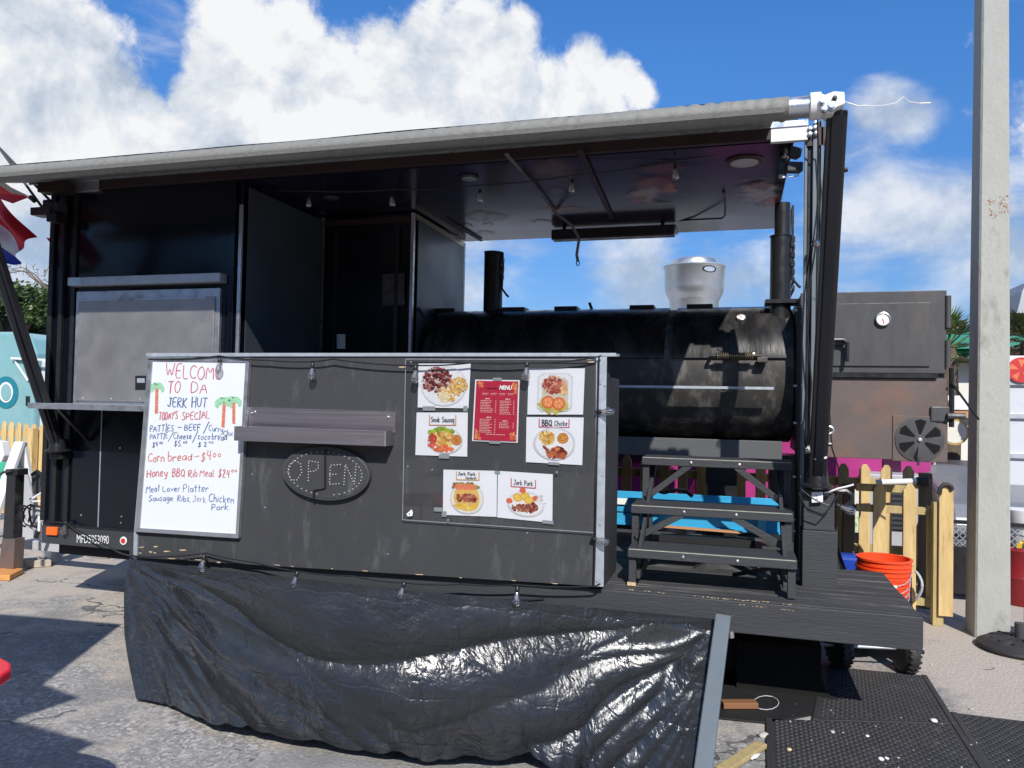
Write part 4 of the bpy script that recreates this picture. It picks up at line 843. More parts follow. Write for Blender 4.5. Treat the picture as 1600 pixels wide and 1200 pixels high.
# ================================================================== handwriting
G = {
'A': (.62, [[(0,0),(.30,1),(.62,0)],[(.12,.36),(.52,.38)]]), 'B': (.55, [[(.02,0),(0,1),(.42,.92),(.40,.62),(.04,.52),(.52,.40),(.50,.08),(.02,0)]]),
'C': (.55, [[(.55,.85),(.35,1),(.10,.85),(0,.45),(.12,.08),(.38,0),(.56,.15)]]), 'D': (.6, [[(.03,0),(0,1),(.38,.88),(.6,.5),(.42,.1),(.03,0)]]),
'E': (.5, [[(.5,1),(0,.96),(0,0),(.5,.04)],[(0,.5),(.42,.52)]]), 'F': (.5, [[(.5,1),(0,.97),(.02,0)],[(0,.5),(.4,.52)]]), 'H': (.55, [[(0,1),(.03,0)],[(.52,1),(.52,0)],[(.02,.5),(.52,.52)]]),
'I': (.3, [[(.15,1),(.15,0)],[(0,1),(.3,1)],[(0,0),(.3,0)]]), 'J': (.5, [[(.1,1),(.55,1)],[(.36,1),(.34,.15),(.2,0),(.02,.1),(0,.25)]]), 'K': (.55, [[(0,1),(.02,0)],[(.5,1),(.03,.45),(.55,0)]]),
'L': (.48, [[(0,1),(.02,0),(.48,.03)]]), 'M': (.75, [[(0,0),(.08,1),(.36,.4),(.64,1),(.72,0)]]), 'N': (.6, [[(0,0),(.03,1),(.55,.02),(.58,1)]]), 'O': (.62, [[(.32,1),(.06,.8),(0,.4),(.16,.03),(.44,.03),(.62,.4),(.55,.85),(.32,1)]]),
'P': (.5, [[(.03,0),(0,1),(.42,.92),(.46,.65),(.3,.48),(.02,.45)]]), 'Q': (.62, [[(.32,1),(.04,.7),(.04,.25),(.3,0),(.58,.25),(.58,.75),(.32,1)],[(.36,.25),(.66,-.08)]]), 'R': (.55, [[(.03,0),(0,1),(.42,.92),(.44,.66),(.04,.5),(.55,0)]]),
'S': (.5, [[(.5,.88),(.28,1),(.05,.82),(.12,.58),(.42,.42),(.46,.15),(.22,0),(0,.12)]]), 'T': (.6, [[(0,1),(.6,1)],[(.3,1),(.3,0)]]), 'U': (.58, [[(0,1),(.03,.25),(.25,0),(.5,.2),(.56,1)]]), 'W': (.8, [[(0,1),(.2,0),(.4,.7),(.6,0),(.8,1)]]), 'Y': (.55,[[(0,1),(.27,.5),(.55,1)],[(.27,.5),(.25,0)]]),
'a': (.45, [[(.42,.5),(.2,.58),(.02,.35),(.05,.08),(.25,.03),(.42,.3),(.42,.58),(.43,0)]]), 'b': (.42, [[(0,1),(.02,0),(.3,.02),(.42,.3),(.28,.55),(.03,.45)]]), 'c': (.4, [[(.4,.5),(.2,.6),(.02,.35),(.1,.05),(.38,.08)]]),
'd': (.45, [[(.42,.5),(.2,.58),(.02,.35),(.05,.08),(.25,.03),(.42,.3),(.44,1),(.44,0)]]), 'e': (.42, [[(.03,.3),(.4,.36),(.32,.58),(.1,.55),(.02,.25),(.12,.02),(.4,.1)]]), 'f': (.35,[[(.35,.95),(.2,1),(.13,.8),(.13,0)],[(0,.55),(.3,.55)]]),
'g': (.42,[[(.4,.5),(.15,.6),(.02,.3),(.2,.05),(.4,.3),(.4,.58),(.38,-.25),(.2,-.38),(.02,-.25)]]), 'h': (.42, [[(0,1),(.02,0)],[(.02,.4),(.22,.58),(.38,.45),(.42,0)]]), 'i': (.12, [[(.06,.55),(.06,0)],[(.06,.78),(.08,.74)]]),
'k': (.4, [[(0,1),(.02,0)],[(.36,.6),(.03,.28),(.4,0)]]), 'l': (.12, [[(.05,1),(.06,0)]]), 'm': (.65,[[(0,.58),(.02,0)],[(.02,.42),(.18,.58),(.3,.42),(.32,0)],[(.32,.42),(.48,.58),(.6,.42),(.64,0)]]),
'n': (.42, [[(0,.58),(.02,0)],[(.02,.42),(.22,.58),(.38,.45),(.42,0)]]), 'o': (.42, [[(.22,.6),(.02,.38),(.08,.06),(.3,.02),(.42,.3),(.36,.55),(.22,.6)]]), 'p': (.42, [[(0,.55),(.02,-.38)],[(.02,.42),(.25,.58),(.42,.35),(.25,.03),(.02,.12)]]),
'r': (.34, [[(0,.58),(.02,0)],[(.02,.38),(.18,.56),(.34,.52)]]), 's': (.35, [[(.34,.52),(.15,.6),(.03,.45),(.3,.25),(.28,.04),(0,.06)]]), 't': (.35, [[(.16,.95),(.17,.05),(.32,.02)],[(0,.6),(.34,.62)]]),
'w': (.6,[[(0,.56),(.15,0),(.3,.45),(.45,0),(.6,.56)]]), 'u': (.42, [[(0,.56),(.03,.12),(.2,0),(.38,.18),(.4,.56),(.42,0)]]), 'v': (.4,[[(0,.56),(.2,0),(.4,.56)]]), 'y': (.42,[[(0,.56),(.08,.15),(.38,.15)],[(.4,.56),(.34,-.2),(.1,-.36)]]), 'z': (.4,[[(0,.55),(.38,.55),(0,0),(.4,.02)]]),
'0': (.34,[[(.17,.9),(.02,.55),(.1,.1),(.3,.1),(.34,.6),(.17,.9)]]), '2': (.45, [[(.03,.8),(.22,1),(.42,.78),(.02,.02),(.45,.04)]]), '3': (.4,[[(.02,.9),(.3,1),(.36,.7),(.12,.52),(.4,.35),(.3,.02),(0,.08)]]), '4': (.45, [[(.1,1),(.02,.45),(.45,.48)],[(.38,.95),(.36,0)]]), '5': (.45, [[(.42,1),(.08,.98),(.04,.58),(.36,.55),(.4,.15),(.2,0),(0,.08)]]),
'$': (.45, [[(.44,.82),(.2,.9),(.05,.7),(.38,.4),(.38,.15),(.15,.05),(0,.15)],[(.24,1.1),(.2,-.12)]]), '-': (.4, [[(.02,.42),(.38,.44)]]), '/': (.5, [[(0,-.15),(.5,1.15)]]), '.': (.08, [[(.02,.02),(.06,.04)]]), ',': (.08, [[(.06,.04),(.0,-.15)]]), "'": (.1,[[(.05,1.05),(.03,.85)]]), ' ': (.35, []),
}
OFF = [0]
def strokes_mesh(polys, w, Y, col, mb, cyc=12):
    for P in polys:
        if len(P) < 2: continue
        # rounden the polyline a little
        Q = [P[0]]
        for i in range(1, len(P)-1):
            a, b, c = Vector(P[i-1]), Vector(P[i]), Vector(P[i+1]); Q += [tuple(b.lerp(a, .22)), tuple(b.lerp(c, .22))]
        Q.append(P[-1]); OFF[0] = (OFF[0]+1) % cyc; yo = Y-.0001-OFF[0]*.00012
        L_, R_ = [], []
        for i, p in enumerate(Q):
            a = Vector(Q[max(i-1, 0)]); b = Vector(Q[min(i+1, len(Q)-1)]); d = (b-a)
            if d.length < 1e-6: d = Vector((1, 0))
            d.normalize(); nn = Vector((-d.y, d.x))*(w/2)*R.uniform(.8, 1.15); L_.append(PY(p[0]+nn.x, p[1]+nn.y, yo)); R_.append(PY(p[0]-nn.x, p[1]-nn.y, yo))
        k = len(Q); mb.add(L_+R_, [(i, i+1, k+i+1, k+i) for i in range(k-1)], col)
def hand(s, x0, yb0, x1, yb1, h, col, mb, w=1.7, Y=3.93, jit=.06, slant=.09):
    tot = sum(G[c][0]+.16 for c in s)-.16; x = 0; out = []
    for c in s:
        gw, st_ = G[c]; jy = R.uniform(-jit, jit); sc = 1+R.uniform(-.10, .10)
        for P in st_:
            Q = []
            for (px_, py_) in P:
                u = (x+px_)/tot; Q.append((x0+(x1-x0)*u+slant*py_*h+R.uniform(-.3, .3), yb0+(yb1-yb0)*u-(py_*sc+jy)*h+R.uniform(-.3, .3)))
            out.append(Q)
        x += gw+.16
    strokes_mesh(out, w, Y, col, mb)

# ================================================================== whiteboard
wb = thing('whiteboard', 'white dry-erase board with red and blue handwriting and drawn palm trees', 'whiteboard', PY(300, 836, 3.94))
WY = 3.930
fo = [(231, 557), (389, 560), (372, 841.5), (210, 831)]; fi = [(238, 563.5), (383.5, 566), (368, 834), (218, 825)]
MB().prism(quadY(fi, WY), (0, .018, 0)).build('board_face', 'wboard', wb)
for i in range(4):
    j = (i+1) % 4; MB().prism(quadY([fo[i], fo[j], fi[j], fi[i]], WY-.008), (0, .030, 0)).build('frame_side', 'alu', wb, bevel=.002)
RED = (.60, .15, .17); RE2 = (.66, .22, .18); BLU = (.08, .14, .32); BL2 = (.15, .22, .42)
def wline(*ls):
    mb = MB()
    for l in ls: hand(*l[:-1], l[-1][0], mb, w=l[-1][1]*.84, Y=WY-.0005)
    return mb.build('handwriting', 'ink', wb)
wline(('WELCOME', 258, 589, 345, 594, 22, (RED, 1.9)))
wline(('TO', 262, 615, 281, 614, 17, (RED, 1.9)), ('DA', 298, 614, 323, 614, 17, (RED, 1.9)))
wline(('JERK', 262, 636, 291, 637, 15, (BLU, 1.9)), ('HUT', 299, 636, 323, 637, 16, (BLU, 1.9)))
wline(("TODAY'S", 248, 656, 277, 655, 12, (RED, 1.7)), ('SPECIAL', 284, 656, 327, 654, 12, (RED, 1.7)))
wline(('PATTIES', 234, 675, 271, 673, 10, (BLU, 1.5)), ('-', 277, 672, 284, 672, 10, (BLU, 1.6)), ('BEEF', 288, 672, 313, 673, 9.5, (BLU, 1.5)), ('/', 318, 676, 325, 674, 14, (BLU, 1.5)), ('Curry', 326, 673, 348, 676, 10, (BLU, 1.4)), ('Chic', 349, 680, 364, 681, 8, (BLU, 1.3)))
wline(('PATTIE', 234, 687, 262, 685, 9, (BLU, 1.4)), ('/', 263, 688, 270, 688, 12, (BLU, 1.4)), ('Cheeze', 271, 686, 299, 686, 10, (BLU, 1.4)), ('/', 301, 690, 308, 689, 14, (BLU, 1.4)), ('coco', 309, 687, 328, 687, 10, (BLU, 1.4)), ('bread', 331, 687, 354, 688, 11, (BLU, 1.4)))
wline(('$4', 238, 699, 246, 699, 8, (BLU, 1.4)), ('00', 249, 694, 254, 694, 4, (BLU, 1.2)), ('$5.', 272, 697, 284, 697, 8, (BLU, 1.4)), ('00', 286, 693, 292, 693, 4, (BLU, 1.2)), ('$', 309, 698, 314, 698, 8, (BLU, 1.4)), ('2', 318, 698, 323, 698, 8, (BLU, 1.4)), ('00', 326, 693, 333, 693, 4, (BLU, 1.2)))
wline(('Corn', 231, 722, 256, 721, 14, (RE2, 1.9)), ('bread', 262, 721, 299, 720, 14, (RE2, 1.8)), ('-', 303, 718, 311, 717, 12, (RE2, 1.8)), ('$4', 314, 721, 329, 719, 14, (RE2, 1.8)), ('00', 332, 715, 345, 714, 7, (RE2, 1.5)))
wline(('Honey', 229, 746, 261, 744, 13, (RED, 1.8)), ('BBQ', 269, 745, 288, 745, 12, (RED, 1.7)), ('Rib', 294, 745, 308, 745, 12, (RED, 1.6)), ('Meal.', 312, 745, 335, 745, 12, (RED, 1.6)), ('$24', 341, 746, 358, 746, 12, (RED, 1.7)), ('00', 361, 738, 370, 738, 4, (RED, 1.5)))
wline(('Meat', 228, 770, 249, 768, 11, (BL2, 1.5)), ('Lover', 254, 768, 281, 768, 9, (BL2, 1.5)), ('Platter', 286, 769, 325, 768, 11, (BL2, 1.5)))
wline(('Sausage.', 232, 783, 272, 783, 10, (BL2, 1.5)), ('Ribs,', 277, 783, 297, 784, 10, (BL2, 1.5)), ('Jerk.', 301, 784, 323, 785, 10, ((.22, .28, .42), 1.2)), ('Chicken', 326, 784, 365, 786, 12, (BL2, 1.6)))
wline(('Pork.', 330, 797, 359, 797, 10, (BL2, 1.6)))
def scribble(cx, cy, rx, ry, n, col, w, mb, seed=1):
    rr = random.Random(seed); P = []
    for k in range(n): P.append((cx+rx*sin(k*1.9+rr.uniform(-.4, .4)), cy+ry*(2*k/n-1)+rr.uniform(-.6, .6)))
    strokes_mesh([P], w, WY-.0007, col, mb)
def drawn_palm(cx, top, bot, lean, rx, seed):
    mb = MB(); GR = (.35, .66, .42)
    for a0 in range(9):
        a = radians(200-a0*27.5); ex_ = cx+cos(a)*rx; ey = top-abs(sin(a))*rx*.45+(rx*.45 if a0 in (0, 8) else 0)
        strokes_mesh([[(cx, top+2), ((cx+ex_)/2, min(top, ey)-2), (ex_, ey+3)], [(cx+1, top+1), ((cx+ex_)/2+1, (top+ey)/2), (ex_*.9+cx*.1, ey+5)]], 4.2, WY-.0007, GR, mb)
    mb.build('drawn_palm_leaves', 'ink', wb)
    mb = MB(); n_ = int((bot-top)/1.6)
    for k in range(n_):
        y = top+4+(bot-top-4)*k/n_; x = cx+lean*(k/n_); strokes_mesh([[(x-2.2, y+R.uniform(-1, 1)), (x+2.6, y+R.uniform(-1, 1))]], 1.9, WY-.0012, (.72, .22, .12), mb)
    mb.build('drawn_palm_trunk', 'ink', wb)
drawn_palm(245, 604, 646, -1, 11, 1); drawn_palm(350, 628, 668, -2, 14, 2); drawn_palm(365, 626, 662, 0, 12, 3)
# ================================================================== stainless wall tray on the panel
ty = thing('wall_tray', 'shallow stainless tray screwed to the counter panel beside the whiteboard', 'wall tray', PY(500, 690, 3.9))
MB().prism(quadY([(388.5, 636), (618, 643.5), (617, 676), (388.5, 668)], 3.950), (0, .004, 0)).build('back_plate', 'steel', ty)
f0, f1, f2, f3 = [PY(*p, 3.838) for p in ((366, 665), (602, 674.5), (602, 698.5), (366, 687.5))]
xa, xb = f0.x, f1.x; zt_, zb_ = (f0.z+f1.z)/2, (f2.z+f3.z)/2
B(xa, xb, 3.838, 3.842, zb_, zt_).build('front_lip', 'steel', ty, bevel=.0015)
B(xa, xb, 3.8425, 3.949, zb_, zb_+.004).build('tray_floor', 'steel', ty)
B(xb-.004, xb, 3.8425, 3.949, zb_+.0045, zt_).build('side_plate', 'steel', ty); B(xa, xa+.004, 3.8425, 3.949, zb_+.0045, zt_).build('side_plate', 'steel', ty)
T([(xb-.001, 3.84, zb_+.002), (xb-.001, 3.84, zt_)], .004, 8).build('weld_seam', 'mirror', ty)
for x, y in ((393, 646), (398, 644), (606, 652)): MB().lathe(PY(x, y, 3.949), (0, -1, 0), [(0, .009), (.004, .008), (.006, .003)], 10).build('screw', 'mirror', ty, smooth=True)
text_on('AVIVA', 560, 691.5, 583, 692.5, 3.6, 3.837, 'embossed_lettering', 'alu', ty)

# ================================================================== OPEN sign
og = thing('open_sign', 'black oval OPEN sign with unlit white dots under the steel tray', 'open sign', PY(508, 783, 3.93))
def oval(sx, sy, Y, k=48, cx=508.5, cy=740):
    return [PY(cx+sx*cos(2*pi*i/k), cy+sy*sin(2*pi*i/k)+.055*sx*cos(2*pi*i/k), Y) for i in range(k)]
MB().prism(oval(68.5, 42.5, 3.918), (0, .034, 0)).build('sign_case', 'darkgrey', og, bevel=.006)
MB().prism(oval(64.5, 38.5, 3.915), (0, .003, 0)).build('sign_face', 'board', og)
mb = MB().bar(PY(508, 702, 3.912), PY(508, 763, 3.912), .012, .006); mb.bar(PY(508, 763, 3.912), PY(491, 766, 3.912), .012, .006); mb.bar(PY(491, 765, 3.912), PY(490, 779, 3.912), .012, .006); mb.build('wire_channel', 'black', og)
D = []
for k in range(40):
    a = 2*pi*(k+.5)/40; D.append((508.5+57*cos(a), 740+33.5*sin(a)+3*cos(a)))
D = [d for d in D if not (abs(d[0]-508) < 7 and d[1] > 760)]
def dotted(s, x0, yb0, x1, yb1, h, step=4.6):
    W_ = {'O': .62, 'P': .46, 'E': .46, 'N': .58}; tot = sum(W_[c] for c in s)+.28*(len(s)-1); x = 0; res = []
    for c in s:
        for P in G[c][1]:
            Q = [(x0+(x1-x0)*(x+p)/tot+1.5*q, yb0+(yb1-yb0)*(x+p)/tot-q*h) for p, q in P]
            car = 0
            for a, b in zip(Q[:-1], Q[1:]):
                L_ = math.hypot(b[0]-a[0], b[1]-a[1]); t_ = car
                while t_ < L_: res.append((a[0]+(b[0]-a[0])*t_/L_, a[1]+(b[1]-a[1])*t_/L_)); t_ += step
                car = t_-L_
        x += W_[c]+.28
    return res
D += dotted('OP', 449, 751, 497, 751, 31)+dotted('EN', 515, 757, 555, 757, 31)
mb = MB()
for x, y in D: mb.lathe(PY(x, y, 3.9155), (0, -1, 0), [(0, .0040), (.003, .0036), (.005, .0016)], 6)
mb.build('led_dots', 'scuffwhite', og, smooth=True, kind='stuff')

# ================================================================== menus and food photographs on the panel
class Print:
    """flat print on a sheet: polygons given in sheet units (0..1 across, 0..1 down)"""
    def __init__(s, quad, Y, wav=.0): s.q = [PY(x, y, Y) for x, y in quad]; s.Y = Y; s.mb = MB(); s.k = 0
    def P(s, u, v, lift): 
        a, b, c, d = s.q; p = a.lerp(b, u).lerp(d.lerp(c, u), v); return Vector((p.x, p.y-lift, p.z))
    def poly(s, pts, col, lay=None):
        s.k += 1; l = .0004+(s.k % 900)*.0000035 if lay is None else lay
        s.mb.add([s.P(u, v, l) for u, v in pts], [tuple(range(len(pts)))], col)
    def blob(s, cx, cy, rx, ry, col, seed=0, n=12, wob=.18, rot=0):
        rr = random.Random(seed*77+int(cx*999)+int(cy*777)); ph = [rr.uniform(0, 6.3) for _ in range(3)]
        P = []
        for k in range(n):
            a = 2*pi*k/n; r_ = 1+wob*(.6*sin(2*a+ph[0])+.5*sin(3*a+ph[1])+.35*sin(5*a+ph[2])); x = rx*r_*cos(a); y = ry*r_*sin(a)
            P.append((cx+x*cos(rot)-y*sin(rot), cy+x*sin(rot)+y*cos(rot)))
        s.poly(P, col)
    def chunks(s, cx, cy, rx, ry, n, size, cols, seed=0, el=1.6):
        rr = random.Random(seed)
        for k in range(n):
            a = rr.uniform(0, 6.28); r_ = math.sqrt(rr.random()); c = rr.choice(cols); f = rr.uniform(.75, 1.25)
            z = size*rr.uniform(.6, 1.4); s.blob(cx+rx*r_*cos(a), cy+ry*r_*sin(a), z*el, z, tuple(min(.85, q*f) for q in c), seed=k+seed, n=7, wob=.3, rot=rr.uniform(0, 3.1))
    def done(s, parent, name='printed_picture'): return s.mb.build(name, 'print', parent)
MEAT = [(.16, .03, .03), (.26, .07, .06), (.40, .20, .18), (.55, .42, .38), (.10, .02, .02)]
MEAT2 = [(.28, .06, .03), (.40, .12, .06), (.18, .03, .02), (.50, .22, .14)]
MAC = [(.66, .36, .08), (.75, .48, .16), (.55, .27, .05), (.80, .60, .28)]
TOM = [(.75, .16, .06), (.80, .25, .10)]; YEL = [(.76, .46, .05), (.80, .55, .12)]; GRN = [(.40, .52, .06), (.25, .38, .04)]
def sheet(name, label, cat, quad, Y=3.9485, grp='food photographs taped to the counter panel'):
    b = MB(); Q = [PY(x, y, Y) for x, y in quad]; n_ = 8; vs = []; rr = random.Random(int(quad[0][0]))
    o1, o2 = rr.uniform(0, 9), rr.uniform(0, 9)
    for j in range(n_+1):
        for i in range(n_+1):
            u, v = i/n_, j/n_; p = Q[0].lerp(Q[1], u).lerp(Q[3].lerp(Q[2], u), v)
            vs.append((p.x, p.y+.0018*noise.noise(Vector((u*2+o1, v*2+o2, 0))) if 0 < i < n_ and 0 < j < n_ else p.y, p.z))
    b.add(vs, [(j*(n_+1)+i, j*(n_+1)+i+1, (j+1)*(n_+1)+i+1, (j+1)*(n_+1)+i) for j in range(n_) for i in range(n_)])
    o_ = b.build(name, 'paper', smooth=True); tag(o_, label, cat, grp); return o_
SHY = 3.9485
def heading(pr, u0, u1, v0, v1, col, txt, par):
    w = .018; pr.poly([(u0, v0), (u0+w, v0), (u0+w, v1), (u0, v1)], col); pr.poly([(u1-w, v0), (u1, v0), (u1, v1), (u1-w, v1)], col); pr.poly([(u0, v1-w), (u1, v1-w), (u1, v1), (u0, v1)], col)
def hand_on(pr, s, u0, v, u1, h, col=(.05, .05, .06), w=.006):
    tot = sum(G[c][0]+.16 for c in s)-.16; x = 0
    for c in s:
        gw, st_ = G[c]
        for P in st_:
            for a, b in zip(P[:-1], P[1:]):
                A_ = Vector((u0+(u1-u0)*(x+a[0])/tot, v-a[1]*h)); B_ = Vector((u0+(u1-u0)*(x+b[0])/tot, v-b[1]*h)); d = B_-A_
                if d.length < 1e-5: continue
                d.normalize(); n_ = Vector((-d.y, d.x))*w; pr.poly([tuple(A_+n_), tuple(B_+n_), tuple(B_-n_), tuple(A_-n_)], col)
        x += gw+.16
tape = []
def tape_at(par, u, v, w, h, quad):
    Q = [PY(x, y, SHY-.0045) for x, y in quad]
    f = lambda a, b: Q[0].lerp(Q[1], a).lerp(Q[3].lerp(Q[2], a), b)
    MB().add([f(u, v), f(u+w, v), f(u+w, v+h), f(u, v+h)], [(0, 1, 2, 3)]).build('tape', 'tape', par)
q1 = [(654, 568), (735.6, 568), (732, 638), (652.6, 636.6)]
s1 = sheet('food_photo', 'top left food photograph: chopped dark meat beside macaroni, taped to the counter panel', 'food picture', q1)
p = Print(q1, SHY-.003); p.blob(.5, .5, .46, .45, (.70, .72, .76), 1, 20, .03); p.blob(.5, .5, .42, .41, (.80, .81, .83), 1, 20, .03)
p.chunks(.36, .38, .27, .27, 216, 0.0296, MEAT, 1); p.chunks(.62, .68, .20, .17, 90, 0.0222, MAC, 4); p.chunks(.78, .50, .17, .18, 144, 0.0192, MAC, 2); p.chunks(.52, .74, .10, .10, 36, 0.0222, [(.72, .60, .34), (.78, .68, .44)], 3); p.done(s1)
tape_at(s1, .1, .97, .25, .10, q1); tape_at(s1, .9, .95, .08, .12, q1)
q2 = [(651, 644.5), (731, 644.5), (730, 713.5), (649, 711)]
s2 = sheet('food_photo', 'food photograph below the meat and macaroni one: sausages, lettuce and a dip on a plate', 'food picture', q2)
p = Print(q2, SHY-.003); heading(p, .25, .78, .06, .30, (.62, .26, .14), '', s2); hand_on(p, 'Smok Sausag', .29, .22, .74, .12)
p.blob(.57, .65, .34, .30, (.62, .63, .64), 1, 24, .02); p.blob(.57, .65, .31, .27, (.82, .82, .81), 1, 24, .02); p.chunks(.48, .45, .24, .08, 54, 0.0333, GRN, 2); p.chunks(.55, .62, .18, .16, 82, 0.0333, MAC, 3)
p.chunks(.33, .66, .07, .16, 39, 0.0296, [(.62, .05, .03), (.72, .13, .08), (.5, .1, .05)], 4); p.chunks(.55, .84, .15, .06, 21, 0.0333, TOM, 5); p.blob(.79, .63, .105, .125, (.48, .24, .10), 3, 18, .02); p.blob(.79, .63, .085, .10, (.62, .22, .04), 4, 18, .02); p.chunks(.79, .63, .06, .07, 21, 0.0111, [(.4, .15, .03), (.6, .3, .1)], 9); p.done(s2); tape_at(s2, .46, .96, .2, .10, q2)
qm = [(742.5, 593), (812, 594), (809, 692), (737.5, 689)]
s3 = sheet('menu_poster', 'red printed menu poster between the two columns of food photographs', 'menu', qm, grp=None)
p = Print(qm, SHY-.003); p.poly([(.03, .02), (.97, .02), (.97, .98), (.03, .98)], (.48, .025, .06))
for k, (cx, cy) in enumerate(((.12, .08), (.90, .10), (.12, .93), (.9, .90))): p.chunks(cx, cy, .07, .05, 21, 0.0185, [(.7, .20, .08), (.75, .35, .12), (.62, .12, .06)], k+20, 1.2)
for k in range(9): p.poly([(.06, .80+k*.018), (.10+.02*(k % 3), .81+k*.018), (.06, .825+k*.018)], (.72, .30, .12)); p.poly([(.94, .05+k*.018), (.90-.02*(k % 3), .06+k*.018), (.94, .075+k*.018)], (.72, .30, .12))
rr = random.Random(8)
def words(u0, u1, v, h, col, gap=.012, fill=1):
    x = u0
    while x < u1-.01:
        w = min(rr.uniform(.02, .07), u1-x); p.poly([(x, v), (x+w, v), (x+w, v+h), (x, v+h)], col); x += w+gap
words(.26, .54, .13, .026, (.10, .01, .02))
for i in range(4): words(.18+i*.19, .18+i*.19+.14, .215, .010, (.78, .45, .40)); words(.18+i*.19, .18+i*.19+.12, .235, .008, (.72, .35, .32))
for (u0, u1, v0, n_, hd_) in ((.15, .50, .30, 8, .25), (.58, .90, .30, 9, .70), (.15, .50, .60, 9, .30), (.58, .90, .65, 4, .66)):
    words(hd_, hd_+.10, v0, .014, (.80, .70, .60))
    for k in range(n_): words(u0, u1-rr.uniform(.06, .14), v0+.035+k*.026, .010, (.78, .50, .42)); p.poly([(u1-.02, v0+.035+k*.026), (u1, v0+.035+k*.026), (u1, v0+.045+k*.026), (u1-.02, v0+.045+k*.026)], (.8, .6, .5))
words(.3, .72, .875, .010, (.78, .50, .42)); pm = p.done(s3)
text_on('MENU', 780, 608.5, 799, 609, 6.5, SHY-.0072, 'menu_lettering', 'white', s3, bold=.04, slant=.2)
tape_at(s3, .4, -.035, .2, .05, qm); tape_at(s3, .38, .985, .24, .045, qm)
q4 = [(826, 576), (914, 575.5), (911, 647.7), (824, 647.7)]
s4 = sheet('food_photo', 'top right food photograph: clear box of shredded meat with two tomato slices', 'food picture', q4)
p = Print(q4, SHY-.003)
def rrect(u0, v0, u1, v1, col, r=.08): p.poly([(u0+r, v0), (u1-r, v0), (u1, v0+r), (u1, v1-r), (u1-r, v1), (u0+r, v1), (u0, v1-r), (u0, v0+r)], col)
rrect(.17, .10, .80, .93, (.66, .68, .71)); rrect(.20, .13, .77, .90, (.78, .79, .80)); rrect(.26, .2, .72, .9, (.62, .55, .42)); p.chunks(.47, .80, .24, .12, 36, 0.0444, [(.62, .52, .16), (.5, .42, .1)], 3)
p.chunks(.46, .36, .18, .19, 162, 0.0222, [(.34, .05, .04), (.48, .12, .08), (.22, .03, .03), (.62, .30, .2)], 7); p.chunks(.64, .46, .05, .12, 28, 0.0222, [(.7, .42, .2)], 8)
for cx, cy in ((.37, .73), (.56, .76)):
    p.blob(cx, cy, .115, .135, (.62, .08, .03), 3, 18, .03); p.blob(cx, cy, .098, .115, (.80, .26, .10), 3, 18, .03)
    for a in range(5): p.blob(cx+.05*cos(a*1.26), cy+.06*sin(a*1.26), .022, .026, (.82, .42, .2), a, 8, .1)
p.done(s4)
q5 = [(822.7, 651.5), (912, 652.4), (909.7, 726.8), (821.7, 722)]
s5 = sheet('food_photo', 'food photograph headed BBQ: chicken leg, macaroni and a dip on a round plate', 'food picture', q5)
p = Print(q5, SHY-.003); heading(p, .22, .76, .04, .22, (.62, .10, .22), '', s5); hand_on(p, 'BBQ', .28, .185, .45, .13, w=.008); hand_on(p, 'Chicke', .50, .175, .72, .10)
p.blob(.50, .57, .37, .36, (.62, .63, .66), 1, 28, .01); p.blob(.50, .57, .33, .32, (.82, .83, .84), 1, 28, .01); p.chunks(.37, .45, .13, .14, 108, 0.0222, MAC, 3); p.blob(.65, .45, .10, .12, (.45, .22, .1), 1, 16, .03); p.blob(.65, .45, .082, .10, (.66, .28, .05), 1, 16, .03)
p.chunks(.65, .45, .06, .07, 21, 0.0118, [(.48, .16, .03), (.7, .4, .1)], 5); p.chunks(.54, .76, .17, .10, 61, 0.0370, [(.30, .05, .03), (.45, .11, .04), (.55, .20, .08), (.16, .03, .02)], 6); p.blob(.35, .68, .08, .03, (.25, .06, .04), 4, 10, .1, .9); p.done(s5); tape_at(s5, .4, .97, .2, .06, q5)
q6 = [(692.8, 733.8), (776.7, 735.7), (776, 807.6), (692, 804.4)]
s6 = sheet('food_photo', 'lower left food photograph: open sandwich with meat, tomato and lettuce', 'food picture', q6)
p = Print(q6, SHY-.003); heading(p, .24, .68, .03, .22, (.62, .42, .12), '', s6); hand_on(p, 'Jerk Pork', .28, .115, .60, .07); hand_on(p, 'Sandwich', .42, .19, .62, .05, w=.004)
p.blob(.45, .62, .32, .34, (.66, .66, .68), 1, 26, .02); p.blob(.45, .62, .29, .31, (.84, .80, .62), 1, 26, .02); p.blob(.45, .62, .25, .28, (.72, .48, .16), 1, 20, .06); p.chunks(.42, .36, .24, .09, 61, 0.0259, [(.35, .42, .10), (.20, .25, .06), (.3, .12, .05)], 6); p.blob(.44, .47, .22, .07, (.78, .48, .12), 2, 14, .08)
for cx in (.30, .42, .54): p.blob(cx, .37, .085, .07, (.78, .22, .10), 2, 12, .05)
p.chunks(.44, .61, .20, .08, 72, 0.0244, MEAT2, 6); p.chunks(.44, .80, .20, .05, 28, 0.0259, YEL, 7); p.done(s6); tape_at(s6, -.02, .92, .09, .12, q6); tape_at(s6, -.17, .84, .16, .09, q6)
q7 = [(778, 735.7), (863.8, 741), (863, 817), (777, 808.5)]
s7 = sheet('food_photo', 'lower right food photograph: sliced meat, plantain and tomatoes on a plate', 'food picture', q7)
p = Print(q7, SHY-.003); heading(p, .24, .70, .14, .32, (.62, .12, .16), '', s7); hand_on(p, 'Jerk Pork', .30, .27, .64, .10)
p.blob(.52, .66, .34, .27, (.68, .69, .71), 1, 26, .01); p.blob(.52, .66, .30, .23, (.84, .84, .84), 1, 26, .01); 
for cx, cy in ((.37, .54), (.50, .50), (.58, .58)): p.blob(cx, cy, .09, .09, (.74, .42, .04), 2, 14, .04); p.blob(cx, cy, .065, .065, (.80, .55, .10), 2, 14, .04)
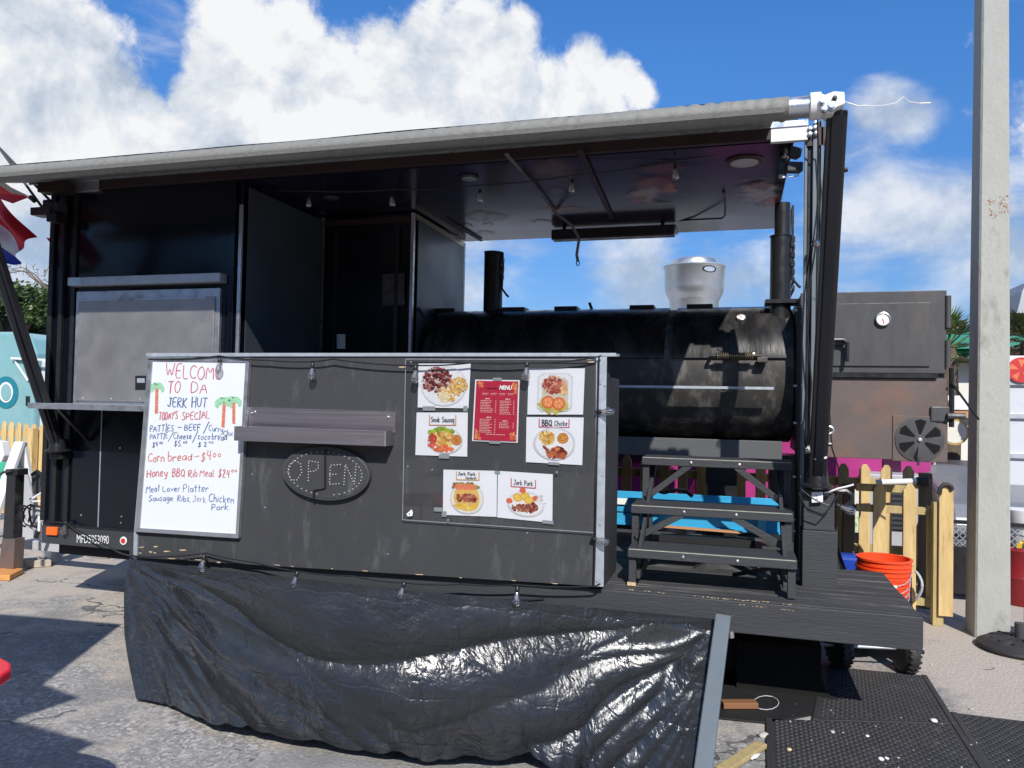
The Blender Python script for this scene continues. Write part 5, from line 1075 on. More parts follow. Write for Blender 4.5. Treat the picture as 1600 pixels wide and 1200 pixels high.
for cx, cy in ((.46, .38), (.22, .62), (.70, .53)): p.blob(cx, cy, .06, .06, (.72, .14, .06), 2, 12, .04)
p.chunks(.42, .75, .17, .07, 61, 0.0222, MEAT2, 6); p.chunks(.62, .72, .11, .10, 43, 0.0222, MEAT2, 8); p.chunks(.8, .55, .08, .09, 14, 0.0222, [(.72, .73, .75)], 9); p.done(s7); tape_at(s7, .82, .96, .2, .07, q7); tape_at(s7, -.06, 0, .1, .06, q7)
# clear acrylic cover over the prints, with its polished edges
ac = thing('acrylic_cover', 'clear acrylic sheet screwed over the menus on the right half of the counter panel', 'acrylic sheet', PY(780, 830, 3.935))
aq = [(634, 561), (929, 562), (927, 832), (629, 812)]
MB().add([PY(x, y, 3.934) for x, y in aq], [(0, 1, 2, 3)]).build('clear_sheet', 'acrylic', ac)
for i in (0, 2, 3):
    j = (i+1) % 4; MB().bar(PY(*aq[i], 3.9345), PY(*aq[j], 3.9345), .0025, .003, up=(0, 1, 0)).build('polished_edge', 'galv', ac)
for x, y in ((642, 566), (640, 803), (700, 813), (870, 738)): MB().lathe(PY(x, y, 3.933), (0, -1, 0), [(0, .007), (.003, .005)], 8).build('screw', 'alu', ac)
mb = MB(); mb.prism([PY(x, y, 3.931) for x, y in ((635, 803), (643, 796), (645, 800), (644, 806), (637, 807))], (0, .001, 0)); mb.build('sticker', 'white', ac)

# ================================================================== festoon lights
def make_bulb(parent_loc):
    prof = [(0, .010), (.006, .0125), (.020, .016), (.040, .0235), (.058, .0275), (.072, .0255), (.083, .0170), (.089, .006)]
    g_ = MB().lathe((0, 0, 0), (0, 0, -1), prof, 14)
    s_ = MB().lathe((0, 0, .045), (0, 0, -1), [(.012, .005), (.016, .012), (.040, .0135), (.047, .0125)], 12)
    f_ = MB()
    for k in range(4):
        a = k*pi/2+.4; f_.bar((.004*cos(a), .004*sin(a), -.012), (.011*cos(a), .011*sin(a), -.060), .0014, .0014); f_.bar((.011*cos(a), .011*sin(a), -.060), (.004*cos(a+.8), .004*sin(a+.8), -.016), .0014, .0014)
    out_ = []
    for nm, b, m in (('bulb', g_, 'glass'), ('socket', s_, 'black'), ('filament', f_, 'filament')):
        me = bpy.data.meshes.new(nm); me.from_pydata([v for v in b.v], [], b.f)
        if nm != 'filament':
            for p_ in me.polygons: p_.use_smooth = True
        me.materials.append(M[m]); out_.append(me)
    return out_
BULB = make_bulb(None)
def bulb(parent, p, d=(0, 0, -1), s=1.0):
    s *= .84
    q_ = Vector(d).normalized(); rot = Vector((0, 0, -1)).rotation_difference(q_)
    o_ = bpy.data.objects.new('bulb', BULB[0]); COL.objects.link(o_); o_.parent = parent; o_.location = Vector(p)-wloc(parent); o_.rotation_mode = 'QUATERNION'; o_.rotation_quaternion = rot; o_.scale = (s, s, s)
    for nm, me in (('socket', BULB[1]), ('filament', BULB[2])):
        c_ = bpy.data.objects.new(nm, me); COL.objects.link(c_); c_.parent = o_
def cable(pts, r, par, m='black', nm='cable'):
    # sagging cable through the given points
    P = []
    for a, b in zip(pts[:-1], pts[1:]):
        a = Vector(a); b = Vector(b); n_ = 8; sg = (b-a).length*.018
        for k in range(n_): t_ = k/n_; P.append(a.lerp(b, t_)-Vector((0, 0, sg*4*t_*(1-t_))))
    P.append(Vector(pts[-1])); return MB().tube(P, r, 6).build(nm, m, par, smooth=True)
sA = thing('string_lights', 'festoon string of clear bulbs hanging along the ceiling of the trailer', 'string lights', PY(860, 280, 4.72))
cable([PY(380, 293, 4.72), PY(483, 298, 4.72), PY(612, 296, 4.72), PY(750, 289, 4.72), PY(894, 274, 4.72), PY(1055, 251, 4.72), PY(1228, 219, 4.6), PY(1262, 212, 4.5)], .0045, sA)
for x, y in ((483, 302), (612, 300), (750, 294), (894, 278), (1055, 256), (1228, 223)): bulb(sA, PY(x, y+8, 4.72 if x < 1200 else 4.6), (R.uniform(-.12, .12), 0, -1), .95)
sB = thing('string_lights', 'festoon string of clear bulbs along the metal top rail of the counter panel', 'string lights', PY(600, 560, 3.93))
cable([PY(232, 561, 3.92), PY(343, 556, 3.915), PY(420, 563, 3.915), PY(488, 565, 3.915), PY(520, 561, 3.915), PY(650, 571, 3.915), PY(735, 567, 3.915), PY(822, 567, 3.915), PY(900, 563, 3.915), PY(940, 556, 3.92)], .0045, sB)
for x, y in ((343, 562), (488, 570), (649, 574), (823, 569)): bulb(sB, PY(x, y+4, 3.905), (R.uniform(-.10, .10)-.03, 0, -1))
sC = thing('string_lights', 'festoon string of clear bulbs along the bottom of the counter panel above the tarp', 'string lights', PY(600, 900, 3.9))
cable([PY(76, 815, 4.47), PY(100, 816, 4.46), PY(170, 853, 4.4), PY(206, 868, 3.94), PY(240, 870, 3.92), PY(322, 864, 3.92), PY(400, 879, 3.92), PY(466, 893, 3.92), PY(550, 900, 3.92), PY(632, 911, 3.92), PY(720, 913, 3.92), PY(808, 914, 3.92), PY(930, 916, 3.92), PY(938, 912, 3.92)], .0045, sC)
for x, y, dx in ((318, 868, -.1), (463, 894, -.2), (630, 911, -.2), (808, 918, 0)): bulb(sC, PY(x, y+6, 3.905), (dx, -.15, -1), 1.05)
bulb(sC, PY(102, 820, 4.46), (-.25, 0, -1), 1.0)
cable([PY(735, 932, 3.985), PY(790, 936, 3.985), PY(850, 935, 3.985)], .003, sC)
sD = thing('string_lights', 'festoon string of clear bulbs running down the right edge of the counter panel', 'string lights', PY(945, 700, 3.93))
cable([PY(936, 558, 3.92), PY(934, 640, 3.93), PY(932, 745, 3.93), PY(930, 845, 3.93), PY(928, 912, 3.93)], .0045, sD)
bulb(sD, PY(939, 643, 3.925), (1, -.2, .02), 1.0); bulb(sD, PY(931, 843, 3.925), (1, -.2, -.12), 1.0)
sE = thing('string_lights', 'festoon cable with clear bulbs tied down the corner posts beside the right awning arm', 'string lights', PY(1270, 500, 4.4))
cable([PY(1276, 168, 4.3), PY(1279, 240, 4.44), PY(1283, 300, 4.44), PY(1275, 380, 4.43), PY(1266, 440, 4.43), PY(1262, 520, 4.43), PY(1268, 600, 4.43), PY(1262, 690, 4.42)], .0045, sE)
bulb(sE, PY(1272, 379, 4.40), (.1, -1, -.3), .95); bulb(sE, PY(1269, 690, 4.34), (-.55, -.3, -1), 1.0)
cable([PY(1296, 640, 4.4), PY(1300, 700, 4.4), PY(1312, 735, 4.5), PY(1322, 750, 4.5)], .004, sE); cable([PY(1248, 770, 4.36), PY(1262, 798, 4.36), PY(1285, 806, 4.36), PY(1300, 790, 4.36), PY(1310, 768, 4.45)], .004, sE); cable([PY(1252, 765, 4.36), PY(1275, 782, 4.36), PY(1296, 790, 4.36)], .004, sE)
cable([PY(1288, 770, 4.4), PY(1310, 763, 4.4), PY(1334, 757, 4.4)], .005, sE, 'white')
MB().tube([PY(1308, 768, 4.5), PY(1322, 767, 4.5), PY(1331, 774, 4.5), PY(1331, 783, 4.5), PY(1322, 790, 4.5)], .016, 8).build('hose', 'black', sE, smooth=True)
bulb(sE, PY(1312, 791, 4.45), (1, -.1, -.35), 1.1)
hk = MB().tube([PY(1293+9*cos(a), 672+6*sin(a), 4.35) for a in [k*pi/6 for k in range(-5, 7)]], .007, 8); hk.build('hook', 'alu', sE, smooth=True)
mb = MB()
for x in (1273, 1278, 1283, 1288): mb.bar(PY(x, 716+(x % 2), 4.33), PY(x+4, 714, 4.33), .01, .004, up=(0, 1, 0))
mb.build('cable_tie', 'white', sE)
jb = thing('outlet_box', 'small white outlet box on the post at the foot of the right awning arm', 'outlet box', PY(1279, 785, 4.40))
slab([(1268, 769), (1286, 768), (1286, 785), (1268, 786)], 4.395, .024, 'box_body', 'white', jb, bevel=.004)
for x, y in ((1276, 774), (1276, 780)): MB().lathe(PY(x, y, 4.394), (0, -1, 0), [(0, .006), (.002, .006)], 8).build('socket_hole', 'galv', jb)

# ================================================================== tarp and its leaning post
def tarp_point(a, b):
    Ta = PY(203, 874, 3.93).lerp(PY(1127, 968, 3.93), a); Ta.z -= .012*sin(pi*a)
    # bottom edge rests on the ground in front of the trailer
    Bp = [(0, 213, 1093), (.07, 262, 1104), (.16, 335, 1142), (.24, 405, 1156), (.33, 505, 1173), (.5, 660, 1196), (.66, 830, 1198), (.8, 930, 1222), (1, 1093, 1250)]
    for (a0, x0, y0), (a1, x1, y1) in zip(Bp[:-1], Bp[1:]):
        if a <= a1: t_ = (a-a0)/(a1-a0); t_ = t_*t_*(3-2*t_)*.5+t_*.5; Ba = PZ(x0+(x1-x0)*t_, y0+(y1-y0)*t_, .015); break
    p = Ta.lerp(Ba, b)
    out_ = Vector((0, -.55, .84))
    # sag between top and ground, less at the two ends
    p += out_*(-.085*sin(pi*b)*(sin(pi*a)**.6 if 0 < a < 1 else 0))
    # folds: swags hung from the two top corners, fanning out of them
    n0 = noise.noise(Vector((a*2.6, b*1.6, 2.7))); n1_ = noise.noise(Vector((a*6.5, b*3.4, 7.1))); n2_ = noise.noise(Vector((a*17, b*8, 1.1)))
    def crease(t): t = abs(sin(t)); return 1-t**.75          # sharp ridge, wide hollow
    Wd = 3.5; H = .98
    x_, y_ = a*Wd, b*H
    # swag coordinate: depth of the hanging curve that passes through this point
    hang = .10+.90*max(0.0, sin(pi*a**.85))**.75
    q_ = b/hang; ea = min(1, a*9)*min(1, (1-a)*9)
    f = 0
    f += ea*.048*crease(q_*4.6+.9+.75*n0)*1.5*math.exp(-((q_-.55)/.75)**2)*(1 if q_ < 2.2 else .4)
    f += ea*.026*crease(q_*9.3+2.0+1.6*n0+.7*n1_)*min(1, q_*1.6)
    r1 = math.hypot(x_, y_); t1 = math.atan2(y_, x_+.001)
    w1 = math.exp(-(r1/1.25)**2)*min(1, r1*5)*min(1, a*10)
    f += .088*crease(t1*5.8+.7+.6*n0)*w1+.020*crease(t1*15+2*n0)*w1
    r2 = math.hypot(Wd-x_, y_); t2 = math.atan2(y_, Wd-x_+.001)
    w2 = math.exp(-(r2/.95)**2)*min(1, r2*5)*min(1, (1-a)*14)
    f += .062*crease(t2*5.6+.25+.4*n0)*w2
    f += (.032*n0+.022*n1_+.006*n2_)*sin(pi*min(1, b*1.1))
    foot = max(0, (b-.74)/.26)*min(1, a*5)
    f += foot*(.05*crease(a*23+3*n0)+.035*abs(n1_)+.02*crease(a*61+5*n1_))
    edge = min(1, b*14)
    p += out_*(f*edge*1.0)
    if b > .9 and a < .08: p.z = max(p.z, .01)
    p.z = max(p.z, .008+.004*b)
    if a < .03: p.x += -.03*sin(pi*b)*(1-a/.03)*2
    return p
nx, ny = 260, 90; vs = []; uv = []
for j in range(ny+1):
    for i in range(nx+1): vs.append(tarp_point(i/nx, j/ny)); uv.append((i/nx, j/ny))
mb = MB().add(vs, [(j*(nx+1)+i, (j+1)*(nx+1)+i, (j+1)*(nx+1)+i+1, j*(nx+1)+i+1) for j in range(ny) for i in range(nx)]); mb.uv = uv
tp = mb.build('tarp', 'tarp', smooth=True); tag(tp, 'wrinkled shiny black tarpaulin draped from the deck edge to the ground', 'tarp')
for p_ in tp.data.polygons: p_.use_smooth = True
# rope hem at the top edge
t0, t1 = PY(1130, 966, 3.905), PZ(1093, 1252, .0); dd = (t1-t0)
ps = thing('tarp_post', 'leaning grey blue square metal post holding the right end of the black tarp', 'post', t1)
MB().bar(t0+Vector((.0, -.02, .012)), t1+Vector((0, -.03, .02)), .072, .04, up=(0, -1, .7)).build('post_tube', 'galvblue', ps, bevel=.006)
gp_ = PY(1113, 1109, 3.05); 
d_ = ray(1113, 1109); tt = t0.lerp(t1, .55)+Vector((0, -.02, .025))
gq = CAMP+d_*((tt.y)/d_.y); nn_ = Vector((0, -.55, .84)).normalized(); gq = tt+Vector((gq.x-tt.x, 0, 0))*.0
bs = t0.lerp(t1, .50)+Vector((0, -.025, .016)); MB().lathe(bs+nn_*.012, nn_, [(0, .014), (.003, .014), (.004, .011)], 16).build('grommet', 'mirror', ps, smooth=True)
MB().lathe(bs+nn_*.0165, nn_, [(0, .007), (.0008, .007)], 10).build('grommet_hole', 'void', ps)
T([PY(1141, 986, 3.9), PY(1142, 996, 3.9)], .017, 10).build('clamp', 'mirror', ps, smooth=True)
mb = MB(); rr = random.Random(2)
for k in range(7):
    c_ = t0+Vector((rr.uniform(-.03, .04), -.035, rr.uniform(-.02, .02))); mb.add([c_+Vector((rr.uniform(-.03, .03), rr.uniform(-.01, .01), rr.uniform(-.03, .03))) for _ in range(3)], [(0, 1, 2)])
mb.build('plastic_wrap', 'acrylic', ps)

# ================================================================== slatted steps / display stand
stn = thing('step_stand', 'black wooden three-tier step stand with diagonal braces on the porch deck', 'step stand', (-.12, 4.3, ZD))
def tread(xa, ya, xb, yb, Yf, dep, zt_=None):
    a = PY(xa, ya, Yf); b = PY(xb, yb, Yf); z = (a.z+b.z)/2
    tr_ = B(a.x, b.x, Yf, Yf+dep, z-.020, z).build('tread', 'blackpaint', stn, bevel=.003)
    B(a.x+.002, b.x-.002, Yf-.020, Yf-.001, z-.046, z-.002).build('apron', 'blackpaint', stn, bevel=.003)
    MB().bar((a.x+.01, Yf-.0205, z-.002), (b.x-.01, Yf-.0205, z-.002), .003, .004).build('worn_edge', 'worn', tr_)
    for t_ in (.34, .66): MB().lathe((a.x+(b.x-a.x)*t_, Yf-.0205, z-.024), (0, -1, 0), [(0, .008), (.004, .008), (.006, .003)], 10).build('screw', 'mirror', stn, smooth=True)
    return a.x, b.x, z
X3 = tread(1003, 715, 1238, 721, 4.66, .25); X2 = tread(986, 790, 1240, 800, 4.38, .25); X1 = tread(981, 857, 1246, 874, 4.10, .25)
def leg(x, y, zt_, w=.038): B(x-w/2, x+w/2, y, y+.06, ZD+.004, zt_).build('leg', 'blackpaint', stn, bevel=.003)
for (a_, b_, z_), y in ((X1, 4.102), (X2, 4.382), (X3, 4.662)):
    leg(a_+.024, y, z_-.021); leg(b_-.026, y, z_-.021)
leg(X3[0]+.024, 4.87, X3[2]-.021); leg(X3[1]-.026, 4.87, X3[2]-.021)
for (a_, b_, z_), y, zl in ((X3, 4.655, X2[2]), (X2, 4.375, X1[2]), (X1, 4.2, ZD)):
    if zl == ZD: continue
    xm = a_+(b_-a_)*.33; xn = a_+(b_-a_)*.64
    MB().bar((xm, y, z_-.04), (a_+.03, y, zl+.01), .035, .02, up=(0, 1, 0)).build('brace', 'blackpaint', stn, bevel=.002)
    MB().bar((xn, y, z_-.04), (b_-.04, y, zl+.01), .035, .02, up=(0, 1, 0)).build('brace', 'blackpaint', stn, bevel=.002)
for x in (X1[0]+.055, X1[1]-.055):
    MB().bar((x, 4.12, X1[2]-.06), (x, 4.92, X3[2]-.06), .02, .06).build('stringer', 'blackpaint', stn, bevel=.002)
    MB().bar((x, 4.11, ZD+.06), (x, 4.93, ZD+.06), .02, .04).build('side_rail', 'blackpaint', stn, bevel=.002)
MB().bar((X1[1]-.30, 4.45, ZD+.03), (X1[1]-.06, 4.13, X1[2]-.04), .03, .02).build('brace', 'blackpaint', stn)
B(X1[0]+.0, X1[0]+.045, 4.095, 4.11, ZD+.003, ZD+.02).build('bare_foot', 'bare', stn)

# ================================================================== blue ladder lying behind the steps
ld_ = thing('ladder', 'blue fibreglass ladder lying on its side on the deck behind the step stand', 'ladder', PY(1100, 825, 5.05))
la, lb = PY(955, 776, 5.05), PY(1232, 792, 5.05); zb_ = PY(955, 818, 5.05).z
B(la.x-.6, lb.x, 5.05, 5.06, zb_, la.z).build('side_rail', 'ladder', ld_, bevel=.002)
B(la.x-.6, lb.x, 5.035, 5.049, la.z-.014, la.z).build('rail_flange', 'ladder', ld_); B(la.x-.6, lb.x, 5.035, 5.049, zb_, zb_+.014).build('rail_flange', 'ladder', ld_)
B(la.x-.6, lb.x, 5.046, 5.0495, (la.z+zb_)/2-.01, (la.z+zb_)/2-.004).build('pinstripe', 'black', ld_)
B(la.x-.6, lb.x, 5.42, 5.43, zb_, la.z).build('side_rail', 'ladder', ld_, bevel=.002)
for k in range(7):
    x = la.x-.5+k*.3
    if x < lb.x: B(x, x+.07, 5.061, 5.419, zb_+.06, zb_+.085).build('rung', 'alu', ld_, bevel=.003)
B(la.x-.02, la.x+.11, 5.034, 5.0345, la.z-.045, la.z-.004).build('rail_label', 'white', ld_)
B(lb.x-.18, lb.x-.13, 5.033, 5.045, zb_+.004, la.z-.004).build('rail_label', 'sky', ld_)
ov = [PY(1081+27*cos(2*pi*k/24), 801+6*sin(2*pi*k/24)+.04*27*cos(2*pi*k/24), 5.044) for k in range(24)]; MB().prism(ov, (0, .001, 0)).build('maker_badge', 'bluep', ld_)
ov = [PY(1081+21*cos(2*pi*k/24), 801+5*sin(2*pi*k/24)+.04*21*cos(2*pi*k/24), 5.0425) for k in range(24)]; MB().prism(ov, (0, .001, 0)).build('maker_badge', 'white', ld_)
text_on('WERNER', 1062, 802.5, 1100, 804, 5.6, 5.0415, 'maker_lettering', 'black', ld_, bold=.03)
wd = MB(); wd.bar(PY(1035, 822, 5.0), PY(1160, 832, 4.98), .03, .012); wd.build('timber_offcut', 'counterwood'); tag(bpy.data.objects['timber_offcut'], 'thin strip of orange timber lying on the deck along the blue ladder', 'timber strip')
# low dark crate on the deck under the steps
tb = MB().prism(quadY([(1030, 838), (1180, 845), (1180, 862), (1030, 853)], 4.96), (0, .12, 0)).build('black_tray', 'matblack'); tag(tb, 'low black tray on the deck behind the step stand', 'tray')
bl = thing('belt_clamp', 'black folded strap bundle lying on top of the blue ladder', 'strap bundle', PY(1060, 775, 5.2))
mb = MB(); q_ = [PY(x, y, 5.2) for x, y in ((1014, 775), (1026, 766), (1038, 770), (1052, 766), (1070, 765), (1082, 776))]
for a_, b_ in zip(q_[:-1], q_[1:]): mb.bar(a_, b_, .05, .02)
mb.build('strap', 'black', bl); bl.name = 'strap_bundle'
# black plastic sheet hanging beside the post block
mb = MB(); vs = []
for j in range(9):
    for i in range(7):
        v = j/8; u = i/6; p_ = PY(1286+(8*u)+v*(5+24*u)-3*sin(v*3), 786+104*v, 4.52+.10*sin(u*9)*.5); vs.append(p_)
mb.add(vs, [(j*7+i, j*7+i+1, j*7+i+8, j*7+i+7) for j in range(8) for i in range(6)]); mb.uv = [(v.x, v.z) for v in [Vector(x_) for x_ in vs]]
o_ = mb.build('hanging_sheet', 'tarp', smooth=True); tag(o_, 'black plastic sheet hanging beside the post at the right end of the porch', 'plastic sheet')
# ================================================================== concrete pole
mb = MB(); zs_ = [0, .3, 1, 2, 3, 4.4, 6, 9]
rings = []
for z in zs_:
    f = z/4.4; x0 = 1.595+.030*f; x1 = 1.813-.019*f; y0 = 6.009+.02*f; y1 = 6.25-.03*f; c = .012
    rings.append([(x0+c, y0, z-.05), (x1-c, y0, z-.05), (x1, y0+c, z-.05), (x1, y1, z-.05), (x0, y1, z-.05), (x0, y0+c, z-.05)])
vs = [p for r in rings for p in r]; n_ = len(zs_)
mb.add(vs, [(i*6+j, i*6+(j+1) % 6, (i+1)*6+(j+1) % 6, (i+1)*6+j) for i in range(n_-1) for j in range(6)]+[tuple(range(6)), tuple((n_-1)*6+j for j in range(6))])
po = mb.build('concrete_pole', 'concrete'); tag(po, 'tall square tapering concrete pole rising out of the frame on the right', 'pole')
mb = MB(); rr = random.Random(31)
for cx, cy, w, h, n_ in ((1549, 323, 6, 14, 26), (1568, 320, 8, 16, 40), (1552, 338, 6, 3, 6)):
    for k in range(n_):
        x = cx+rr.uniform(-w, w); y = cy+rr.uniform(-h, h); a = rr.uniform(1, 3.2); b = rr.uniform(.8, 2.2)
        Yp = 6.009+.02*2.95/4.4-.0015
        mb.add([PY(x, y, Yp), PY(x+a, y+rr.uniform(-.5, .8), Yp), PY(x+a*.8, y+b, Yp), PY(x+.2*a, y+b*.9, Yp)], [(0, 1, 2, 3)])
mb.build('rust_stain', 'ruststain', po, kind='stuff')

# ================================================================== picket fences
def picket(x, y, z0, z1, w, th, m, par, pointed=True, yaw=0):
    h = z1-z0; pts = [(-w/2, z0), (w/2, z0), (w/2, z1-w*.55), (w*.18, z1), (-w*.18, z1), (-w/2, z1-w*.55)]
    if not pointed: pts = [(-w/2, z0), (w/2, z0), (w/2, z1), (-w/2, z1)]
    c, s = cos(yaw), sin(yaw)
    return MB().prism([(x+px_*c, y+px_*s, pz) for px_, pz in pts], (-s*th, c*th, 0)).build('picket', m, par, bevel=.003)
f1 = thing('picket_fence', 'short run of pale yellow picket fence beside the concrete pole', 'fence', (1.2, 6.35, 0))
for x, yt in ((1374.5, 756), (1422, 756)):
    p = PY(x, yt, 6.32); picket(p.x, 6.32, .07, p.z, .088, .018, 'pine', f1)
p = PY(1479, 755, 6.22); picket(p.x, 6.22, .08, p.z, .094, .018, 'pine', f1)
for ya, xb_ in ((761, 1418), (793, 1462), (932, 1462)):
    a = PY(1338, ya, 6.345); b = PY(xb_, ya+2, 6.345); MB().bar((a.x, 6.355, a.z), (b.x, 6.355, a.z), .035, .055, up=(0, 0, 1)).build('rail', 'pinepost', f1, bevel=.003)
p = PY(1467, 785, 6.245); B(p.x-.035, p.x+.035, 6.245, 6.33, 0, p.z).build('post', 'pinepost', f1, bevel=.004)
p = PY(1452, 790, 6.40); B(p.x-.02, p.x+.02, 6.37, 6.40, .1, p.z).build('post', 'pine', f1, bevel=.003)
mb = MB(); q_ = [PY(x, y, 6.21) for x, y in ((1468, 772), (1469, 763), (1475, 757), (1481, 757), (1486, 760), (1488, 765))]
MB().tube(q_, .016, 8).build('black_loop', 'rubber', f1, smooth=True)
f2 = thing('picket_fence', 'longer picket fence seen under the smoker and behind the orange buckets', 'fence', (.3, 7.0, 0))
for k in range(24):
    x = -2.1+k*.165
    if 1.45 < x: break
    picket(x, 6.98, .12, 1.10, .085, .018, 'pine' if k % 3 else 'pinepost', f2)
for z in (.95, .40): B(-2.3, 1.45, 7.0, 7.035, z-.035, z+.035).build('rail', 'pinepost', f2, bevel=.003)
for xp, yt, m_ in ((1448, 740, 'oldpost'), (1327, 756, 'oldpost'), (1300, 770, 'oldpost')):
    p = PY(xp, yt, 6.75); B(p.x-.042, p.x+.042, 6.75, 6.84, 0, p.z).build('post', m_, f2, bevel=.004)
tb_ = MB(); a = PY(1369, 754, 6.72); b = PY(1432, 752, 6.72); tb_.tube([a, b], .024, 12)
o_ = tb_.build('white_tube', 'white', smooth=True); tag(o_, 'white paper roll lying along the top of the picket fence', 'roll')
o2 = MB().lathe(b, (1, 0, 0), [(0, .035), (.08, .04), (.09, .02)], 14).build('roll_end', 'rubber', o_, smooth=True); 
f3 = thing('picket_fence', 'golden picket fence at the far left in front of the teal truck', 'fence', PZ(30, 745, .3))
a = PY(-30, 655, 7.2); b = PY(110, 668, 7.2); n_ = 12
for k in range(n_):
    x = a.x+(b.x-a.x)*(k+.2)/n_; p = PY(0, 660, 7.2); picket(x, 7.2, .1, a.z+(b.z-a.z)*(k/n_), .075, .02, 'pine', f3)
for z in (a.z-.16, a.z-.42): B(a.x-.6, b.x+.3, 7.225, 7.26, z-.04, z+.04).build('rail', 'pine', f3, bevel=.003)
p = PY(52, 665, 7.15); B(p.x-.05, p.x+.05, 7.1, 7.18, 0, p.z-.03).build('post', 'pine', f3, bevel=.004)

# ================================================================== magenta booth behind, with its rooftop fan
mg = thing('magenta_booth', 'magenta painted food booth behind the smoker', 'booth', (-.5, 9.3, 0))
B(-3.6, 1.82, 8.3, 10.4, .55, 1.75).build('wall', 'magenta', mg, bevel=.01)
B(-3.6, 1.82, 8.3, 10.4, 1.751, 2.42).build('upper_wall', 'upperwall', mg, bevel=.01)  # unseen part; dark navy invented to tone the ceiling's reflection
B(-3.7, 1.90, 8.25, 10.5, 2.421, 2.47).build('roof', 'greyp', mg, bevel=.01)
a = PY(1380, 722, 8.28); b = PY(1408, 722, 8.28); B(a.x, b.x, 8.28, 8.299, .95, 1.7).build('window', 'darkmag', mg)
B(-1.2, -.6, 8.28, 8.299, .95, 1.7).build('window', 'darkmag', mg)
a = PY(1305, 765, 8.2); B(a.x-.3, 1.82, 8.05, 8.299, a.z-.10, a.z+.02).build('counter', 'counterwood', mg, bevel=.01)
B(-3.6, 1.82, 8.32, 10.3, .2, .549).build('base', 'greyp', mg)
for (xa, ya, xb, yb, m_, nm) in ((1088, 728, 1105, 772, 'counterwood', 'food_poster'), (1336, 797, 1362, 832, 'greenposter', 'food_poster'), (1334, 765, 1362, 788, 'cream', 'price_card'), (1300, 770, 1330, 800, 'white', 'price_card')):
    q_ = quadY([(xa, ya), (xb, ya), (xb, yb), (xa, yb)], 8.03 if ya > 760 else 8.27); MB().prism(q_, (0, .01, 0)).build(nm, m_, mg)
for k in range(9):
    z = .45+k*.045; p = PY(1400, 800, 7.9); B(p.x-.09, p.x+.07, 7.9, 7.93, z, z+.02).build('louvre', 'darkgrey', mg)
B(PY(1400, 800, 7.9).x-.25, PY(1400, 800, 7.9).x+.25, 7.931, 8.29, .1, .95).build('generator_box', 'greyp', mg, bevel=.01)
ef = thing('exhaust_fan', 'round polished aluminium rooftop exhaust fan showing above the smoker', 'exhaust fan', (PY(1084.5, 470, 8.9).x, 8.9, 2.47))
ex_ = PY(1084.5, 470, 8.9).x; zt_ = PY(1084, 419, 8.9).z; rD = (PY(1131, 430, 8.9).x-PY(1038, 430, 8.9).x)/2
H = zt_-2.47; zl = lambda y: PY(1084, y, 8.9).z-2.47
MB().lathe((ex_, 8.9, 2.47), (0, 0, 1), [(0, rD*.80), (zl(472), rD*.83), (zl(468), rD*.86), (zl(462), rD*.93), (zl(456), rD*.98), (zl(450), rD*1.0), (zl(422), rD*1.01), (zl(420), rD*1.04), (zl(419), rD*1.04), (zl(418.5), rD*.7)], 48).build('drum', 'spun', ef, smooth=True)
MB().lathe((ex_, 8.9, 2.47+zl(417.5)), (0, 0, 1), [(0, rD*.80), (.035, rD*.80), (.075, rD*.72), (.095, rD*.5), (.10, rD*.1)], 40).build('cap', 'spun', ef, smooth=True)
MB().lathe((ex_, 8.9, 2.47+zl(419)), (0, 0, 1), [(0, rD*1.05), (.012, rD*1.05)], 40).build('rim', 'galv', ef)
an = radians(-58)
for i, (s_, m_) in enumerate(((1, 'black'), (.75, 'galv'))):
    rO = rD*(1.02+.006*i); P = []
    for k in range(20):
        t_ = 2*pi*k/20; A_ = an+.26*s_*cos(t_); P.append((ex_+rO*cos(A_), 8.9+rO*sin(A_), PY(1084, 427.5, 8.9).z+.038*s_*sin(t_)))
    MB().add(P, [tuple(range(20))]).build('badge', m_, ef)

# ================================================================== stand and buildings to the right
pk = thing('plank_stand', 'pale pink plank food stand with orange drip border right of the firebox', 'food stand', (3.0, 9.0, 0))
YS = 8.6; x0 = PY(1462, 700, YS).x; x1 = PY(1600, 700, YS).x
zc = PY(1500, 765, YS).z; zz = PY(1490, 666, YS).z; n_ = 9
for k in range(n_):
    z0 = zc+(zz-zc)*k/n_; B(x0, x1-.9, YS, YS+.03, z0+.004, zc+(zz-zc)*(k+1)/n_).build('plank', 'pinkwood', pk, bevel=.004)
B(x0, x1-.9, YS-.06, YS-.001, PY(1490, 716, YS).z-.03, PY(1490, 712, YS).z).build('ledge', 'greyp', pk)
B(x0-.2, x1-.9, YS-.2, YS-.001, zc-.07, zc).build('counter', 'counterwood', pk, bevel=.006)
B(x0, x1-.9, YS+.031, YS+1.2, .25, zz).build('back_panel', 'greyp', pk)
mb = MB(); P = [(1462, 764)]
for x, y in ((1463, 750), (1467, 748), (1470, 752), (1472, 755), (1473, 740), (1476, 738), (1479, 741), (1481, 752), (1486, 757), (1489, 746), (1491, 744), (1493, 748), (1494, 757), (1500, 759), (1505, 753), (1509, 752), (1515, 764)): P.append((x, y))
MB().prism(quadY(P, YS-.012), (0, .010, 0)).build('drip_border', 'drip', pk)
sg_ = PY(1491, 675, YS-.02); MB().lathe(sg_, (0, -1, 0), [(0, .13), (.012, .13)], 24).build('round_sign', 'goldpaint', pk); MB().lathe(sg_+Vector((0, -.0125, 0)), (0, -1, 0), [(0, .11), (.003, .11)], 24).build('sign_face', 'cream', pk)
